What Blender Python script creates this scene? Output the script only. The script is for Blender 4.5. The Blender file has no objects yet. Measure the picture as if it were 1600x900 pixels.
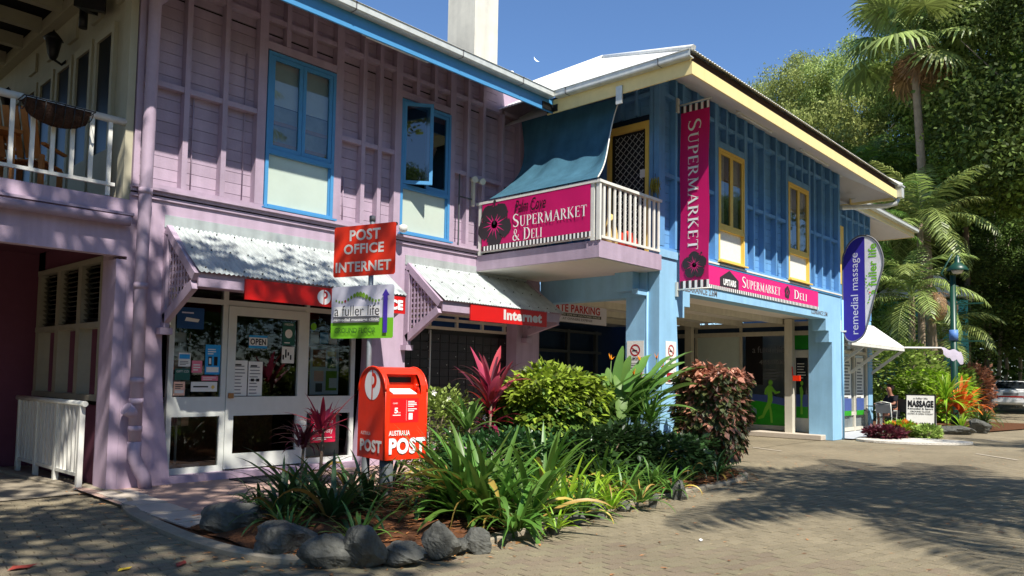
import bpy, math, random
from mathutils import Vector, Matrix, noise
random.seed(11)
S = bpy.context.scene
COL = S.collection
rad = math.radians
# ------------------------------------------------------------------ camera, sky, sun, exposure
CAM = Vector((0, 0, 1.45))
YAW, PIT, ROL, FPX, PCY = rad(42.4886), rad(3.4769), rad(0.96186), 1190.12, 517.16
fwd = Vector((math.cos(YAW)*math.cos(PIT), math.sin(YAW)*math.cos(PIT), math.sin(PIT)))
rt0 = Vector((math.sin(YAW), -math.cos(YAW), 0)); up0 = rt0.cross(fwd)
RT = rt0*math.cos(ROL) + up0*math.sin(ROL); UP = -rt0*math.sin(ROL) + up0*math.cos(ROL)
cd = bpy.data.cameras.new('camera'); cam = bpy.data.objects.new('camera', cd); COL.objects.link(cam)
cam.matrix_world = Matrix(((RT.x, UP.x, -fwd.x, CAM.x), (RT.y, UP.y, -fwd.y, CAM.y), (RT.z, UP.z, -fwd.z, CAM.z), (0, 0, 0, 1)))
cd.sensor_width = 36; cd.lens = FPX/1600*36; cd.shift_y = (PCY-450)/1600; cd.clip_start = .05; cd.clip_end = 3000
S.camera = cam
W = bpy.data.worlds.new('World'); S.world = W; W.use_nodes = True
nt = W.node_tree; bg = nt.nodes['Background']; sky = nt.nodes.new('ShaderNodeTexSky')
sky.sky_type = 'NISHITA'; sky.sun_disc = False
SUND = Vector((.38, 1, -1.43)).normalized()           # the way sunlight travels
sky.sun_elevation = math.asin(-SUND.z); sky.sun_rotation = math.atan2(-SUND.x, -SUND.y)
sky.air_density = 1.0; sky.dust_density = .0; sky.ozone_density = 8.5
nt.links.new(sky.outputs[0], bg.inputs[0]); bg.inputs[1].default_value = .106
sl = bpy.data.lights.new('sun', 'SUN'); so = bpy.data.objects.new('sun', sl); COL.objects.link(so)
sl.energy = 4.8; sl.angle = rad(.55); sl.color = (1, .95, .87)
so.rotation_euler = SUND.to_track_quat('-Z', 'Y').to_euler(); so.location = (0, 0, 40)
S.view_settings.view_transform = 'Standard'; S.view_settings.look = 'None'
S.view_settings.exposure = .72; S.view_settings.gamma = 1
S.render.resolution_x = 1600; S.render.resolution_y = 900
S.render.engine = 'CYCLES'

# a photograph pixel on a plane of the place (axis 0/1/2 = value)
def px(u, v, ax, val):
    d = fwd + RT*((u-800)/FPX) - UP*((v-PCY)/FPX)
    return CAM + d*((val-CAM[ax])/d[ax])
def G(u, v, z=0): return px(u, v, 2, z)

# ------------------------------------------------------------------ materials
def srgb(r, g, b):
    f = lambda c: (c/255/12.92 if c/255 <= .04045 else ((c/255+.055)/1.055)**2.4)
    return (f(r), f(g), f(b), 1)
MATS = {}
def mat(name, col, rough=.6, spec=.4, metal=0, var=.10, scale=6, bump=0, bscale=60, island=0, trans=0, stain=0, coat=0, emit=0, alpha=1, macro=0, objv=0):
    if name in MATS: return MATS[name]
    m = bpy.data.materials.new(name); m.use_nodes = True; t = m.node_tree; n = t.nodes; L = t.links
    p = n['Principled BSDF']; out = n['Material Output']
    c = srgb(*col) if max(col) > 1 else (*col, 1)
    p.inputs['Roughness'].default_value = rough; p.inputs['Metallic'].default_value = metal
    p.inputs['Specular IOR Level'].default_value = spec; p.inputs['Coat Weight'].default_value = coat
    if alpha < 1: p.inputs['Alpha'].default_value = alpha
    tc = n.new('ShaderNodeTexCoord')
    src = None
    def mixer(a, fac, dark, light):
        mx = n.new('ShaderNodeMix'); mx.data_type = 'RGBA'; mx.blend_type = 'MULTIPLY'; mx.inputs[0].default_value = 1
        r = n.new('ShaderNodeMapRange'); r.inputs[1].default_value = .25; r.inputs[2].default_value = .75
        r.inputs[3].default_value = dark; r.inputs[4].default_value = light
        L.new(fac, r.inputs[0])
        cc = n.new('ShaderNodeCombineColor')
        for i in range(3): L.new(r.outputs[0], cc.inputs[i])
        if a is None: mx.inputs[6].default_value = c
        else: L.new(a, mx.inputs[6])
        L.new(cc.outputs[0], mx.inputs[7]); return mx.outputs[2]
    if var:
        ns = n.new('ShaderNodeTexNoise'); ns.inputs['Scale'].default_value = scale; ns.inputs['Detail'].default_value = 6; ns.inputs['Roughness'].default_value = .65
        L.new(tc.outputs['Object'], ns.inputs['Vector']); src = mixer(src, ns.outputs[0], 1-var, 1+var)
    if stain:
        mp = n.new('ShaderNodeMapping'); mp.inputs['Scale'].default_value = (7, 7, .6); L.new(tc.outputs['Object'], mp.inputs[0])
        n2 = n.new('ShaderNodeTexNoise'); n2.inputs['Scale'].default_value = 1.0; n2.inputs['Detail'].default_value = 8; L.new(mp.outputs[0], n2.inputs['Vector'])
        src = mixer(src, n2.outputs[0], 1-stain, 1+stain*.3)
    if island:
        ge = n.new('ShaderNodeNewGeometry'); src = mixer(src, ge.outputs['Random Per Island'], 1-island, 1+island)
        oi = n.new('ShaderNodeObjectInfo'); hs = n.new('ShaderNodeHueSaturation')
        r = n.new('ShaderNodeMapRange'); r.inputs[3].default_value = .485; r.inputs[4].default_value = .515; L.new(oi.outputs['Random'], r.inputs[0]); L.new(r.outputs[0], hs.inputs['Hue'])
        r2 = n.new('ShaderNodeMapRange'); r2.inputs[3].default_value = 1-island*.7; r2.inputs[4].default_value = 1+island*.7; L.new(oi.outputs['Random'], r2.inputs[0]); L.new(r2.outputs[0], hs.inputs['Value'])
        L.new(src, hs.inputs['Color']); src = hs.outputs[0]
    if macro:
        ge = n.new('ShaderNodeNewGeometry')
        for sc_, am in ((.5, macro), (2.3, macro*.7)):
            nm = n.new('ShaderNodeTexNoise'); nm.inputs['Scale'].default_value = sc_; nm.inputs['Detail'].default_value = 9; nm.inputs['Roughness'].default_value = .7
            L.new(ge.outputs['Position'], nm.inputs['Vector']); src = mixer(src, nm.outputs[0], 1-am, 1+am*.5)
    if objv:
        oi = n.new('ShaderNodeObjectInfo'); src = mixer(src, oi.outputs['Random'], 1-objv, 1+objv)
    if src is None: p.inputs['Base Color'].default_value = c
    else: L.new(src, p.inputs['Base Color'])
    if bump:
        nb = n.new('ShaderNodeTexNoise'); nb.inputs['Scale'].default_value = bscale; nb.inputs['Detail'].default_value = 5
        L.new(tc.outputs['Object'], nb.inputs['Vector'])
        b = n.new('ShaderNodeBump'); b.inputs['Strength'].default_value = bump; b.inputs['Distance'].default_value = .02
        L.new(nb.outputs[0], b.inputs['Height']); L.new(b.outputs[0], p.inputs['Normal'])
    if trans:
        tr = n.new('ShaderNodeBsdfTranslucent'); ms = n.new('ShaderNodeMixShader'); ms.inputs[0].default_value = trans
        if src is not None: L.new(src, tr.inputs[0])
        else: tr.inputs[0].default_value = c
        L.new(p.outputs[0], ms.inputs[1]); L.new(tr.outputs[0], ms.inputs[2]); L.new(ms.outputs[0], out.inputs[0])
    if emit:
        p.inputs['Emission Color'].default_value = c; p.inputs['Emission Strength'].default_value = emit
    MATS[name] = m; return m
def glass_mat(name, tint=(.8, .85, .85), refl=.12, alpha=.75):
    m = bpy.data.materials.new(name); m.use_nodes = True; t = m.node_tree; n = t.nodes; L = t.links
    for q in list(n):
        if q.name == 'Principled BSDF': n.remove(q)
    g = n.new('ShaderNodeBsdfGlossy'); g.inputs['Roughness'].default_value = .02; g.inputs[0].default_value = (1, 1, 1, 1)
    tr = n.new('ShaderNodeBsdfTransparent'); tr.inputs[0].default_value = (*[c*alpha for c in tint], 1)
    f = n.new('ShaderNodeFresnel'); f.inputs[0].default_value = 1.5
    a = n.new('ShaderNodeMath'); a.operation = 'ADD'; a.inputs[1].default_value = refl; a.use_clamp = True
    ms = n.new('ShaderNodeMixShader'); L.new(f.outputs[0], a.inputs[0]); L.new(a.outputs[0], ms.inputs[0])
    ns = n.new('ShaderNodeTexNoise'); ns.inputs['Scale'].default_value = 1.6; b = n.new('ShaderNodeBump'); b.inputs['Strength'].default_value = .05
    L.new(ns.outputs[0], b.inputs['Height']); L.new(b.outputs[0], g.inputs['Normal'])
    L.new(tr.outputs[0], ms.inputs[1]); L.new(g.outputs[0], ms.inputs[2]); L.new(ms.outputs[0], n['Material Output'].inputs[0])
    MATS[name] = m; return m

PUR = mat('purple_render', (186, 164, 182), .75, .25, var=.09, scale=2, bump=.15, bscale=90, stain=.2, macro=.12)
PURW = mat('purple_timber', (178, 158, 175), .65, .3, var=.1, scale=3, bump=.12, bscale=40, stain=.16, macro=.12, objv=.05)
BLU = mat('pale_blue_render', (146, 192, 222), .7, .25, var=.07, scale=2, bump=.12, bscale=90, stain=.14, macro=.1)
BLUW = mat('blue_timber', (106, 158, 206), .62, .3, var=.1, scale=3, bump=.12, bscale=40, stain=.16, macro=.12, objv=.05)
BLUF = mat('blue_frame_paint', (74, 140, 188), .45, .4, var=.06, scale=8)
WHT = mat('white_paint', (224, 222, 212), .5, .4, var=.07, scale=8, stain=.14, macro=.06)
CRM = mat('cream_paint', (206, 200, 184), .65, .3, var=.09, scale=4, stain=.16, macro=.08)
YEL = mat('yellow_paint', (236, 214, 150), .55, .3, var=.06, scale=6, stain=.06)
YELD = mat('yellow_frame_paint', (226, 192, 96), .55, .3, var=.06, scale=6)
SOF = mat('soffit_white', (222, 216, 210), .8, .2, var=.04)
GUT = mat('gutter_metal', (206, 208, 200), .42, .5, metal=.25, var=.12, scale=10, stain=.15)
ZNC = mat('zinc_sheet', (194, 201, 198), .42, .5, metal=.35, var=.16, scale=5, stain=.3)
ROOFW = mat('white_roof_sheet', (226, 226, 220), .5, .4, var=.1, scale=5, stain=.14)
RUST = mat('rusty_brown_timber', (62, 42, 36), .85, .2, var=.3, scale=12)
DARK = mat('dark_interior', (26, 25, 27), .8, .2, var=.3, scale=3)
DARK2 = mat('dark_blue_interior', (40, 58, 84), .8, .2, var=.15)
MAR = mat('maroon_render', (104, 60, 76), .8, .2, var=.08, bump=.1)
BLK = mat('black_metal', (22, 22, 23), .45, .4, var=.2, scale=20)
RED = mat('signal_red', (232, 50, 14), .38, .5, var=.08, scale=9, coat=.15, stain=.12, bump=.05, bscale=30)
REDD = mat('fascia_red', (196, 22, 20), .35, .5, var=.05)
WPR = mat('white_print', (240, 238, 234), .5, .3, var=.03)
KPR = mat('black_print', (24, 22, 24), .5, .3, var=0)
GPR = mat('grey_print', (110, 110, 112), .5, .3, var=0)
GRN = mat('lime_green_print', (116, 184, 40), .45, .3, var=.04)
GRND = mat('olive_green_print', (110, 150, 40), .45, .3, var=.04)
PRP = mat('violet_print', (70, 50, 156), .45, .3, var=.04)
LIL = mat('pale_lilac_print', (206, 204, 216), .45, .3, var=.04)
MAG = mat('magenta_vinyl', (206, 26, 104), .5, .3, var=.06, scale=3, trans=.15)
MAGD = mat('magenta_board', (214, 36, 118), .5, .3, var=.04)
CHAR = mat('charcoal_print', (52, 46, 50), .55, .3, var=.05)
BLUP = mat('sky_blue_print', (40, 150, 210), .5, .3, var=.1)
PAPER = mat('paper', (222, 220, 212), .7, .2, var=.05)
BRNP = mat('brown_print', (140, 88, 60), .6, .2, var=.4, scale=30)
TEALP = mat('dark_teal_print', (44, 92, 82), .6, .2, var=.1)
ORP = mat('salmon_print', (236, 186, 160), .6, .2)
CONC = mat('concrete', (150, 140, 122), .85, .2, var=.14, scale=9, bump=.3, bscale=70, stain=0)
PATHM = mat('pink_concrete', (176, 148, 134), .85, .2, var=.14, scale=5, bump=.25, bscale=80)
SLABM = mat('pale_slab', (190, 178, 162), .8, .2, var=.1, scale=6, bump=.2)
PAVM = mat('clay_paver', (150, 138, 114), .88, .2, var=.34, scale=70, bump=.9, bscale=130, island=.07, macro=.22)
MULCH = mat('mulch', (98, 66, 46), .95, .1, var=.5, scale=35, bump=1, bscale=60)
ROCK = mat('slate_rock', (92, 92, 86), .8, .25, var=.55, scale=6, bump=1.0, bscale=22, stain=.35)
BARK = mat('bark', (120, 104, 88), .9, .1, var=.3, scale=9, bump=.8, bscale=25)
BARKP = mat('pale_bark', (170, 158, 142), .9, .1, var=.3, scale=7, bump=.6, bscale=20)
PALMB = mat('palm_trunk', (150, 132, 112), .9, .1, var=.25, scale=5, bump=.6, bscale=20)
WOOD = mat('honey_wood', (170, 112, 58), .55, .3, var=.2, scale=12)
GALV = mat('galvanised_steel', (138, 146, 150), .5, .5, metal=.4, var=.2, scale=14)
POSTG = mat('grey_post_paint', (84, 88, 90), .6, .3, var=.15)
CANV = mat('blue_shade_cloth', (66, 104, 122), .9, .05, var=.2, scale=3, trans=.03, stain=.2, bump=.2, bscale=200)
def leafm(name, col, isl=.3, trans=.35, rough=.45, spec=.45): return mat(name, col, rough, spec, var=.12, scale=3, island=isl, trans=trans)
L_STRAP = leafm('strap_leaf', (86, 122, 48), .3, .3, .42, .5); L_DARK = leafm('dark_strap_leaf', (52, 82, 42), .35, .25, .35, .55)
L_YEL = leafm('yellow_green_leaf', (138, 172, 44), .3); L_HEL = leafm('heliconia_leaf', (106, 142, 68), .2)
L_LIME = leafm('lime_bush_leaf', (146, 174, 56), .55); L_SMALL = leafm('pale_bush_leaf', (140, 160, 78), .35)
L_RED = leafm('cordyline_crimson', (138, 36, 58), .4, .3); L_PINK = leafm('cordyline_pink', (188, 76, 98), .3, .4)
L_MAR = leafm('cordyline_maroon', (86, 34, 46), .4, .25); L_COP = leafm('copper_leaf', (190, 134, 108), .55, .3); L_COPD = leafm('copper_leaf_dark', (92, 100, 56), .4, .2)
L_TREE = leafm('tree_leaf', (130, 152, 70), .4, .35, .6, .2); L_TREE2 = leafm('paperbark_leaf', (158, 170, 98), .3, .35, .6, .2)
L_TREE3 = leafm('deep_tree_leaf', (94, 116, 54), .45, .3, .6, .2)
L_PALM = leafm('palm_frond', (142, 158, 86), .3, .3); L_PDRY = leafm('dry_palm_frond', (158, 124, 88), .3, .2)
L_ORG = leafm('orange_leaf', (212, 106, 40), .3, .35)
L_FALL = leafm('fallen_leaf', (178, 120, 72), .5, .1)
PETW = mat('white_petal', (244, 240, 230), .6, .2, var=.03); PETO = mat('orange_petal', (244, 158, 30), .5, .3, var=.1)
GLS = glass_mat('shop_glass', (.8, .85, .85), .0, .85); GLW = glass_mat('upper_window_glass', (.85, .88, .85), .05, .9); GLD = glass_mat('dark_window_glass', (.5, .55, .55), .06, .5)

# ------------------------------------------------------------------ mesh builder
class MB:
    def __init__(s): s.v = []; s.f = []; s.m = []; s.mats = []; s.sm = []
    def mi(s, m):
        if m not in s.mats: s.mats.append(m)
        return s.mats.index(m)
    def face(s, pts, m=None, smooth=False):
        b = len(s.v); s.v += [Vector(p) for p in pts]; s.f.append(tuple(range(b, b+len(pts)))); s.m.append(s.mi(m) if m else 0); s.sm.append(smooth)
    def add(s, vs, fs, m=None, smooth=False):
        b = len(s.v); s.v += [Vector(p) for p in vs]; k = s.mi(m) if m else 0
        for f in fs: s.f.append(tuple(i+b for i in f)); s.m.append(k); s.sm.append(smooth)
    def box(s, a, b, m=None):
        x0, x1 = sorted((a[0], b[0])); y0, y1 = sorted((a[1], b[1])); z0, z1 = sorted((a[2], b[2]))
        s.add([(x0,y0,z0),(x1,y0,z0),(x1,y1,z0),(x0,y1,z0),(x0,y0,z1),(x1,y0,z1),(x1,y1,z1),(x0,y1,z1)],
              [(0,3,2,1),(4,5,6,7),(0,1,5,4),(1,2,6,5),(2,3,7,6),(3,0,4,7)], m); return s
    def obox(s, c, U, V, N, m=None):   # half-extent vectors
        c, U, V, N = map(Vector, (c, U, V, N))
        p = [c+U*a+V*b+N*d for d in (-1, 1) for a, b in ((-1,-1),(1,-1),(1,1),(-1,1))]
        s.add(p, [(0,3,2,1),(4,5,6,7),(0,1,5,4),(1,2,6,5),(2,3,7,6),(3,0,4,7)], m); return s
    def bar(s, a, b, w, h, m=None, up=(0,0,1)):
        a, b = Vector(a), Vector(b); d = (b-a).normalized(); u = Vector(up)
        if abs(d.dot(u)) > .98: u = Vector((0, 1, 0))
        r = d.cross(u).normalized(); u = r.cross(d)
        return s.obox((a+b)/2, r*w/2, u*h/2, (b-a)/2, m)
    def prism(s, poly, ext, m=None):   # 3d planar polygon extruded by ext
        e = Vector(ext); n = len(poly); P = [Vector(p) for p in poly]
        s.add(P+[p+e for p in P], [tuple(range(n-1, -1, -1)), tuple(range(n, 2*n))]+[(i, (i+1) % n, (i+1) % n+n, i+n) for i in range(n)], m); return s
    def tube(s, pts, rs, seg=8, m=None, cap=True):
        P = [Vector(p) for p in pts]
        if not hasattr(rs, '__len__'): rs = [rs]*len(P)
        b = len(s.v); k = s.mi(m) if m else 0; pu = None
        for i, p in enumerate(P):
            d = (P[min(i+1, len(P)-1)]-P[max(i-1, 0)]).normalized()
            if pu is None: pu = d.orthogonal().normalized()
            u = (pu-d*pu.dot(d)).normalized(); pu = u; w = d.cross(u)
            for j in range(seg):
                a = 2*math.pi*j/seg; s.v.append(p+(u*math.cos(a)+w*math.sin(a))*rs[i])
        for i in range(len(P)-1):
            for j in range(seg):
                q = (j+1) % seg; s.f.append((b+i*seg+j, b+i*seg+q, b+(i+1)*seg+q, b+(i+1)*seg+j)); s.m.append(k); s.sm.append(True)
        if cap:
            s.f.append(tuple(b+j for j in range(seg-1, -1, -1))); s.m.append(k); s.sm.append(False)
            e = b+(len(P)-1)*seg; s.f.append(tuple(e+j for j in range(seg))); s.m.append(k); s.sm.append(False)
        return s
    def lathe(s, c, prof, seg=16, m=None):
        c = Vector(c); b = len(s.v); k = s.mi(m) if m else 0
        for r, z in prof:
            for j in range(seg):
                a = 2*math.pi*j/seg; s.v.append(c+Vector((r*math.cos(a), r*math.sin(a), z)))
        for i in range(len(prof)-1):
            for j in range(seg):
                q = (j+1) % seg; s.f.append((b+i*seg+j, b+i*seg+q, b+(i+1)*seg+q, b+(i+1)*seg+j)); s.m.append(k); s.sm.append(True)
        return s
    def mesh(s, name, m=None, off=Vector((0, 0, 0))):
        me = bpy.data.meshes.new(name); me.from_pydata([p-off for p in s.v], [], s.f)
        if s.mats:
            for q in s.mats: me.materials.append(q)
            me.polygons.foreach_set('material_index', s.m)
        elif m: me.materials.append(m)
        me.polygons.foreach_set('use_smooth', s.sm); me.update(); return me
    def build(s, name, m=None, parent=None, bevel=0, **k):
        off = world(parent) if parent else (Vector(k.pop('loc')) if 'loc' in k else Vector((0, 0, 0)))
        o = bpy.data.objects.new(name, s.mesh(name, m, off)); COL.objects.link(o)
        if parent: o.parent = parent
        else: o.location = off
        if bevel:
            b = o.modifiers.new('bevel', 'BEVEL'); b.width = bevel; b.segments = 1; b.limit_method = 'ANGLE'
        for a, b in k.items(): o[a] = b
        return o
def world(o):
    v = Vector((0, 0, 0))
    while o: v += o.location; o = o.parent
    return v
def thing(name, loc, label, cat, group=None):
    o = bpy.data.objects.new(name, None); COL.objects.link(o); o.location = loc; o.empty_display_size = .2
    o['label'] = label; o['category'] = cat
    if group: o['group'] = group
    return o
def tag(o, label, cat, group=None):
    o['label'] = label; o['category'] = cat
    if group: o['group'] = group
    return o
def inst(name, me, parent, loc, rot=(0, 0, 0), sc=1):
    o = bpy.data.objects.new(name, me); COL.objects.link(o); o.parent = parent; o.location = loc; o.rotation_euler = rot
    o.scale = (sc, sc, sc) if not hasattr(sc, '__len__') else sc; return o
def B(name, a, b, m, parent, bevel=0, **k): return MB().box(a, b).build(name, m, parent, bevel, **k)

# ------------------------------------------------------------------ flat print on a plane
def fontmesh(s, bold=0, sp=1):
    sp = 1+bold*1.6 if bold > 0 else 1
    c = bpy.data.curves.new('t', 'FONT'); c.body = s; c.size = 1; c.offset = bold; c.resolution_u = 3; c.space_character = sp
    o = bpy.data.objects.new('t', c); me = bpy.data.meshes.new_from_object(o)
    vs = [v.co.copy() for v in me.vertices]; fs = [tuple(p.vertices) for p in me.polygons]
    bpy.data.objects.remove(o); bpy.data.curves.remove(c); bpy.data.meshes.remove(me); return vs, fs
# hand-drawn roman capitals: strokes of (points, widths)
def arc(cx, cy, rx, ry, a0, a1, n=8): return [(cx+rx*math.cos(rad(a0+(a1-a0)*i/n)), cy+ry*math.sin(rad(a0+(a1-a0)*i/n))) for i in range(n+1)]
TK, TN = .13, .05
def stem(x, y0=0, y1=1, w=TK): return [([(x, y0), (x, y1)], [w, w])]
def srf(x, y, w=.13): return [([(x-w, y), (x+w, y)], [.035, .035])]
GL = {
 'S': (.58, [(arc(.3, .75, .2, .22, 30, 180, 7)+arc(.3, .5, .22, .06, 150, 30, 1)[:0]+[(.12, .66), (.22, .55), (.38, .46), (.47, .36), (.5, .27)]+arc(.29, .25, .21, .23, 0, -155, 7), [.05,.05,.06,.07,.08,.09,.1,.11,.12,.13,.14,.13,.12,.11,.1,.09,.08,.07,.06,.05,.05]), ([(.48, .82), (.48, .96)], [.03, .03]), ([(.1, .04), (.1, .2)], [.03, .03])]),
 'U': (.72, [([(.16, 1), (.16, .35)]+arc(.36, .3, .2, .28, 180, 270, 4), [TK, TK, .12, .11, .09, .08, .07]), (arc(.36, .3, .2, .28, 270, 360, 4)+[(.56, 1)], [.07, .06, .05, .05, .05, .05])]+srf(.16, 1)+srf(.56, 1, .1)),
 'P': (.58, stem(.15)+[([(.15, .97)]+arc(.3, .73, .2, .24, 90, -90, 8)+[(.15, .49)], [.04,.05,.07,.1,.12,.13,.12,.1,.07,.05,.04])]+srf(.15, 0)+srf(.1, 1, .08)),
 'E': (.56, stem(.15)+[([(.15, .98), (.48, .98)], [.045]*2), ([(.15, .52), (.42, .52)], [.045]*2), ([(.15, .02), (.5, .02)], [.045]*2), ([(.49, 1), (.49, .82)], [.03]*2), ([(.42, .44), (.42, .6)], [.03]*2), ([(.51, 0), (.51, .2)], [.03]*2)]),
 'R': (.66, stem(.15)+[([(.15, .97)]+arc(.28, .74, .19, .23, 90, -90, 8)+[(.15, .51)], [.04,.05,.07,.1,.12,.13,.12,.1,.07,.05,.04]), ([(.3, .5), (.6, .02)], [.1, .12])]+srf(.15, 0)+srf(.1, 1, .08)),
 'M': (.9, [([(.14, 0), (.17, 1)], [TN]*2), ([(.17, .98), (.45, .06)], [TK]*2), ([(.45, .04), (.73, 1)], [TN]*2), ([(.73, 1), (.77, 0)], [TK]*2)]+srf(.14, 0, .09)+srf(.77, 0)+srf(.14, 1, .07)+srf(.76, 1, .08)),
 'A': (.72, [([(.1, 0), (.36, 1)], [TN]*2), ([(.35, 1), (.62, 0)], [TK]*2), ([(.19, .36), (.5, .36)], [.04]*2)]+srf(.1, 0, .09)+srf(.62, 0, .12)),
 'K': (.7, stem(.15)+[([(.17, .45), (.55, .98)], [TN]*2), ([(.26, .58), (.62, .02)], [TK]*2)]+srf(.15, 0)+srf(.15, 1)+srf(.55, 1, .09)),
 'T': (.62, stem(.31)+[([(.03, .97), (.59, .97)], [.05]*2), ([(.04, 1), (.04, .8)], [.03]*2), ([(.58, 1), (.58, .8)], [.03]*2)]+srf(.31, 0)),
 'D': (.74, stem(.15)+[([(.15, .98)]+arc(.3, .5, .34, .48, 90, -90, 10)+[(.15, .02)], [.04,.05,.07,.1,.12,.13,.13,.13,.12,.1,.07,.05,.04])]+srf(.1, 0, .09)+srf(.1, 1, .09)),
 'L': (.54, stem(.15)+[([(.15, .02), (.5, .02)], [.045]*2), ([(.5, 0), (.5, .2)], [.03]*2)]+srf(.15, 1)),
 'I': (.3, stem(.15)+srf(.15, 0)+srf(.15, 1)),
 '&': (.8, [([(.72, 0), (.5, .2), (.28, .52), (.2, .68)]+arc(.31, .82, .12, .15, 180, 0, 6)+[(.4, .66), (.2, .48)]+arc(.27, .25, .2, .23, 150, 300, 6)+[(.55, .2), (.66, .5)], [.1,.12,.12,.1,.07,.05,.05,.05,.06,.07,.07,.06,.07,.09,.1,.11,.11,.1,.08,.06,.05,.05,.05][:21])]),
 ' ': (.35, []) }
def serif(s, small=.78, sp=.04):
    vs, fs, x = [], [], 0
    for i, ch in enumerate(s):
        big = i == 0 or s[i-1] == ' '
        k = 1 if big else small
        w, st = GL[ch]
        for pts, ws in st:
            ws = list(ws)+[ws[-1]]*(len(pts)-len(ws))
            b = len(vs)
            for j, p in enumerate(pts):
                q0, q1 = pts[max(0, j-1)], pts[min(len(pts)-1, j+1)]
                dx, dy = q1[0]-q0[0], q1[1]-q0[1]; l = math.hypot(dx, dy) or 1
                nx, ny = -dy/l*ws[j]/2, dx/l*ws[j]/2
                vs += [Vector((x+(p[0]+nx)*k, (p[1]+ny)*k, 0)), Vector((x+(p[0]-nx)*k, (p[1]-ny)*k, 0))]
            for j in range(len(pts)-1): fs.append((b+2*j+1, b+2*j+3, b+2*j+2, b+2*j))
        x += (w+sp)*k
    return vs, fs
class Print:
    def __init__(s, O, U, V, step=.0012):
        s.O, s.U, s.V = Vector(O), Vector(U).normalized(), Vector(V).normalized(); s.N = s.U.cross(s.V); s.mb = MB(); s.e = .002; s.step = step
    def P(s, u, v): return s.O+s.U*u+s.V*v+s.N*s.e
    def poly(s, pts, m): s.e += s.step; s.mb.face([s.P(*p) for p in pts], m); return s
    def rect(s, u0, v0, u1, v1, m): return s.poly([(u0, v0), (u1, v0), (u1, v1), (u0, v1)], m)
    def ell(s, cu, cv, ru, rv, m, n=24, a0=0, a1=360): return s.poly([(cu+ru*math.cos(rad(a0+(a1-a0)*i/n)), cv+rv*math.sin(rad(a0+(a1-a0)*i/n))) for i in range(n+(a1-a0 < 360))], m)
    def ring(s, cu, cv, r0, r1, m, n=28, a0=0, a1=360):
        s.e += s.step
        for i in range(n):
            a, b = rad(a0+(a1-a0)*i/n), rad(a0+(a1-a0)*(i+1)/n)
            s.mb.face([s.P(cu+r*math.cos(t), cv+r*math.sin(t)) for r, t in ((r0, a), (r1, a), (r1, b), (r0, b))], m)
        return s
    def text(s, t, u0, v0, u1, v1, m, bold=0, rot=0, kind='sans', shear=0):
        s.e += s.step
        vs, fs = fontmesh(t, bold) if kind == 'sans' else serif(t)
        if not vs: return s
        xs = [v.x for v in vs]; ys = [v.y for v in vs]; x0, x1, y0, y1 = min(xs), max(xs), min(ys), max(ys)
        def mp(v):
            a, b = (v.x-x0)/(x1-x0), (v.y-y0)/(y1-y0)
            if rot == 90: a, b = 1-b, a        # reads upwards
            if rot == -90: a, b = b, 1-a       # reads downwards
            return s.P(u0+a*(u1-u0)+shear*b, v0+b*(v1-v0))
        s.mb.add([mp(v) for v in vs], fs, m); return s
    def lines(s, u0, v0, u1, v1, n, m, fill=.45, seed=1):
        r = random.Random(seed); h = (v1-v0)/n
        for i in range(n):
            s.rect(u0, v0+h*i, u0+(u1-u0)*(.6+.4*r.random()), v0+h*(i+fill), m); s.e -= s.step
        s.e += s.step; return s
    def build(s, parent, name='print'): return s.mb.build(name, None, parent)
def hibiscus(p, cu, cv, r, dark, pink, rot=0, vs=1.0):
    e0 = p.e
    for k in range(5):
        a0 = rad(rot+72*k); pts = []
        for i in range(15):
            t = i/14; w = math.sin(math.pi*min(t**1.35, .999))**.7*.42*r*(1+.13*math.sin(i*2.4+k*2))
            pts.append((t, w))
        out = [(cu+math.cos(a0)*r*(.12+.88*t)-math.sin(a0)*w, cv+vs*(math.sin(a0)*r*(.12+.88*t)+math.cos(a0)*w)) for t, w in pts]
        out += [(cu+math.cos(a0)*r*(.12+.88*t)+math.sin(a0)*w, cv+vs*(math.sin(a0)*r*(.12+.88*t)-math.cos(a0)*w)) for t, w in reversed(pts[1:-1])]
        p.poly(out, dark); p.e = e0
    p.e = e0+p.step
    for k in range(15):
        a = rad(rot+24*k+12); l = r*(.5+.2*(k % 2)); w = r*.05
        p.poly([(cu-math.sin(a)*w, cv+vs*math.cos(a)*w), (cu+math.sin(a)*w, cv-vs*math.cos(a)*w), (cu+math.cos(a)*l, cv+vs*math.sin(a)*l)], pink); p.e = e0+p.step
    p.ell(cu, cv, r*.18, r*.18*vs, pink)
    a = rad(rot+36); p.poly([(cu+math.cos(a)*r*t-math.sin(a)*w, cv+vs*(math.sin(a)*r*t+math.cos(a)*w)) for t, w in ((0, .05*r), (.9, .03*r), (1.0, .09*r), (1.08, 0), (1.0, -.09*r), (.9, -.03*r), (0, -.05*r))], dark)
def postlogo(p, cu, cv, r, fg, bgm, rv=None):
    rv = rv or r; p.ell(cu, cv, r, rv, fg, 30)
    p.rect(cu-r*.09, cv-rv*1.0, cu+r*.06, cv+rv*1.0, bgm)
    e = p.e; p.ell(cu+r*.12, cv+rv*.3, r*.42, rv*.5, bgm, 22, -100, 100); p.ell(cu+r*.02, cv+rv*.3, r*.22, rv*.28, fg, 18, -100, 100)

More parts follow.
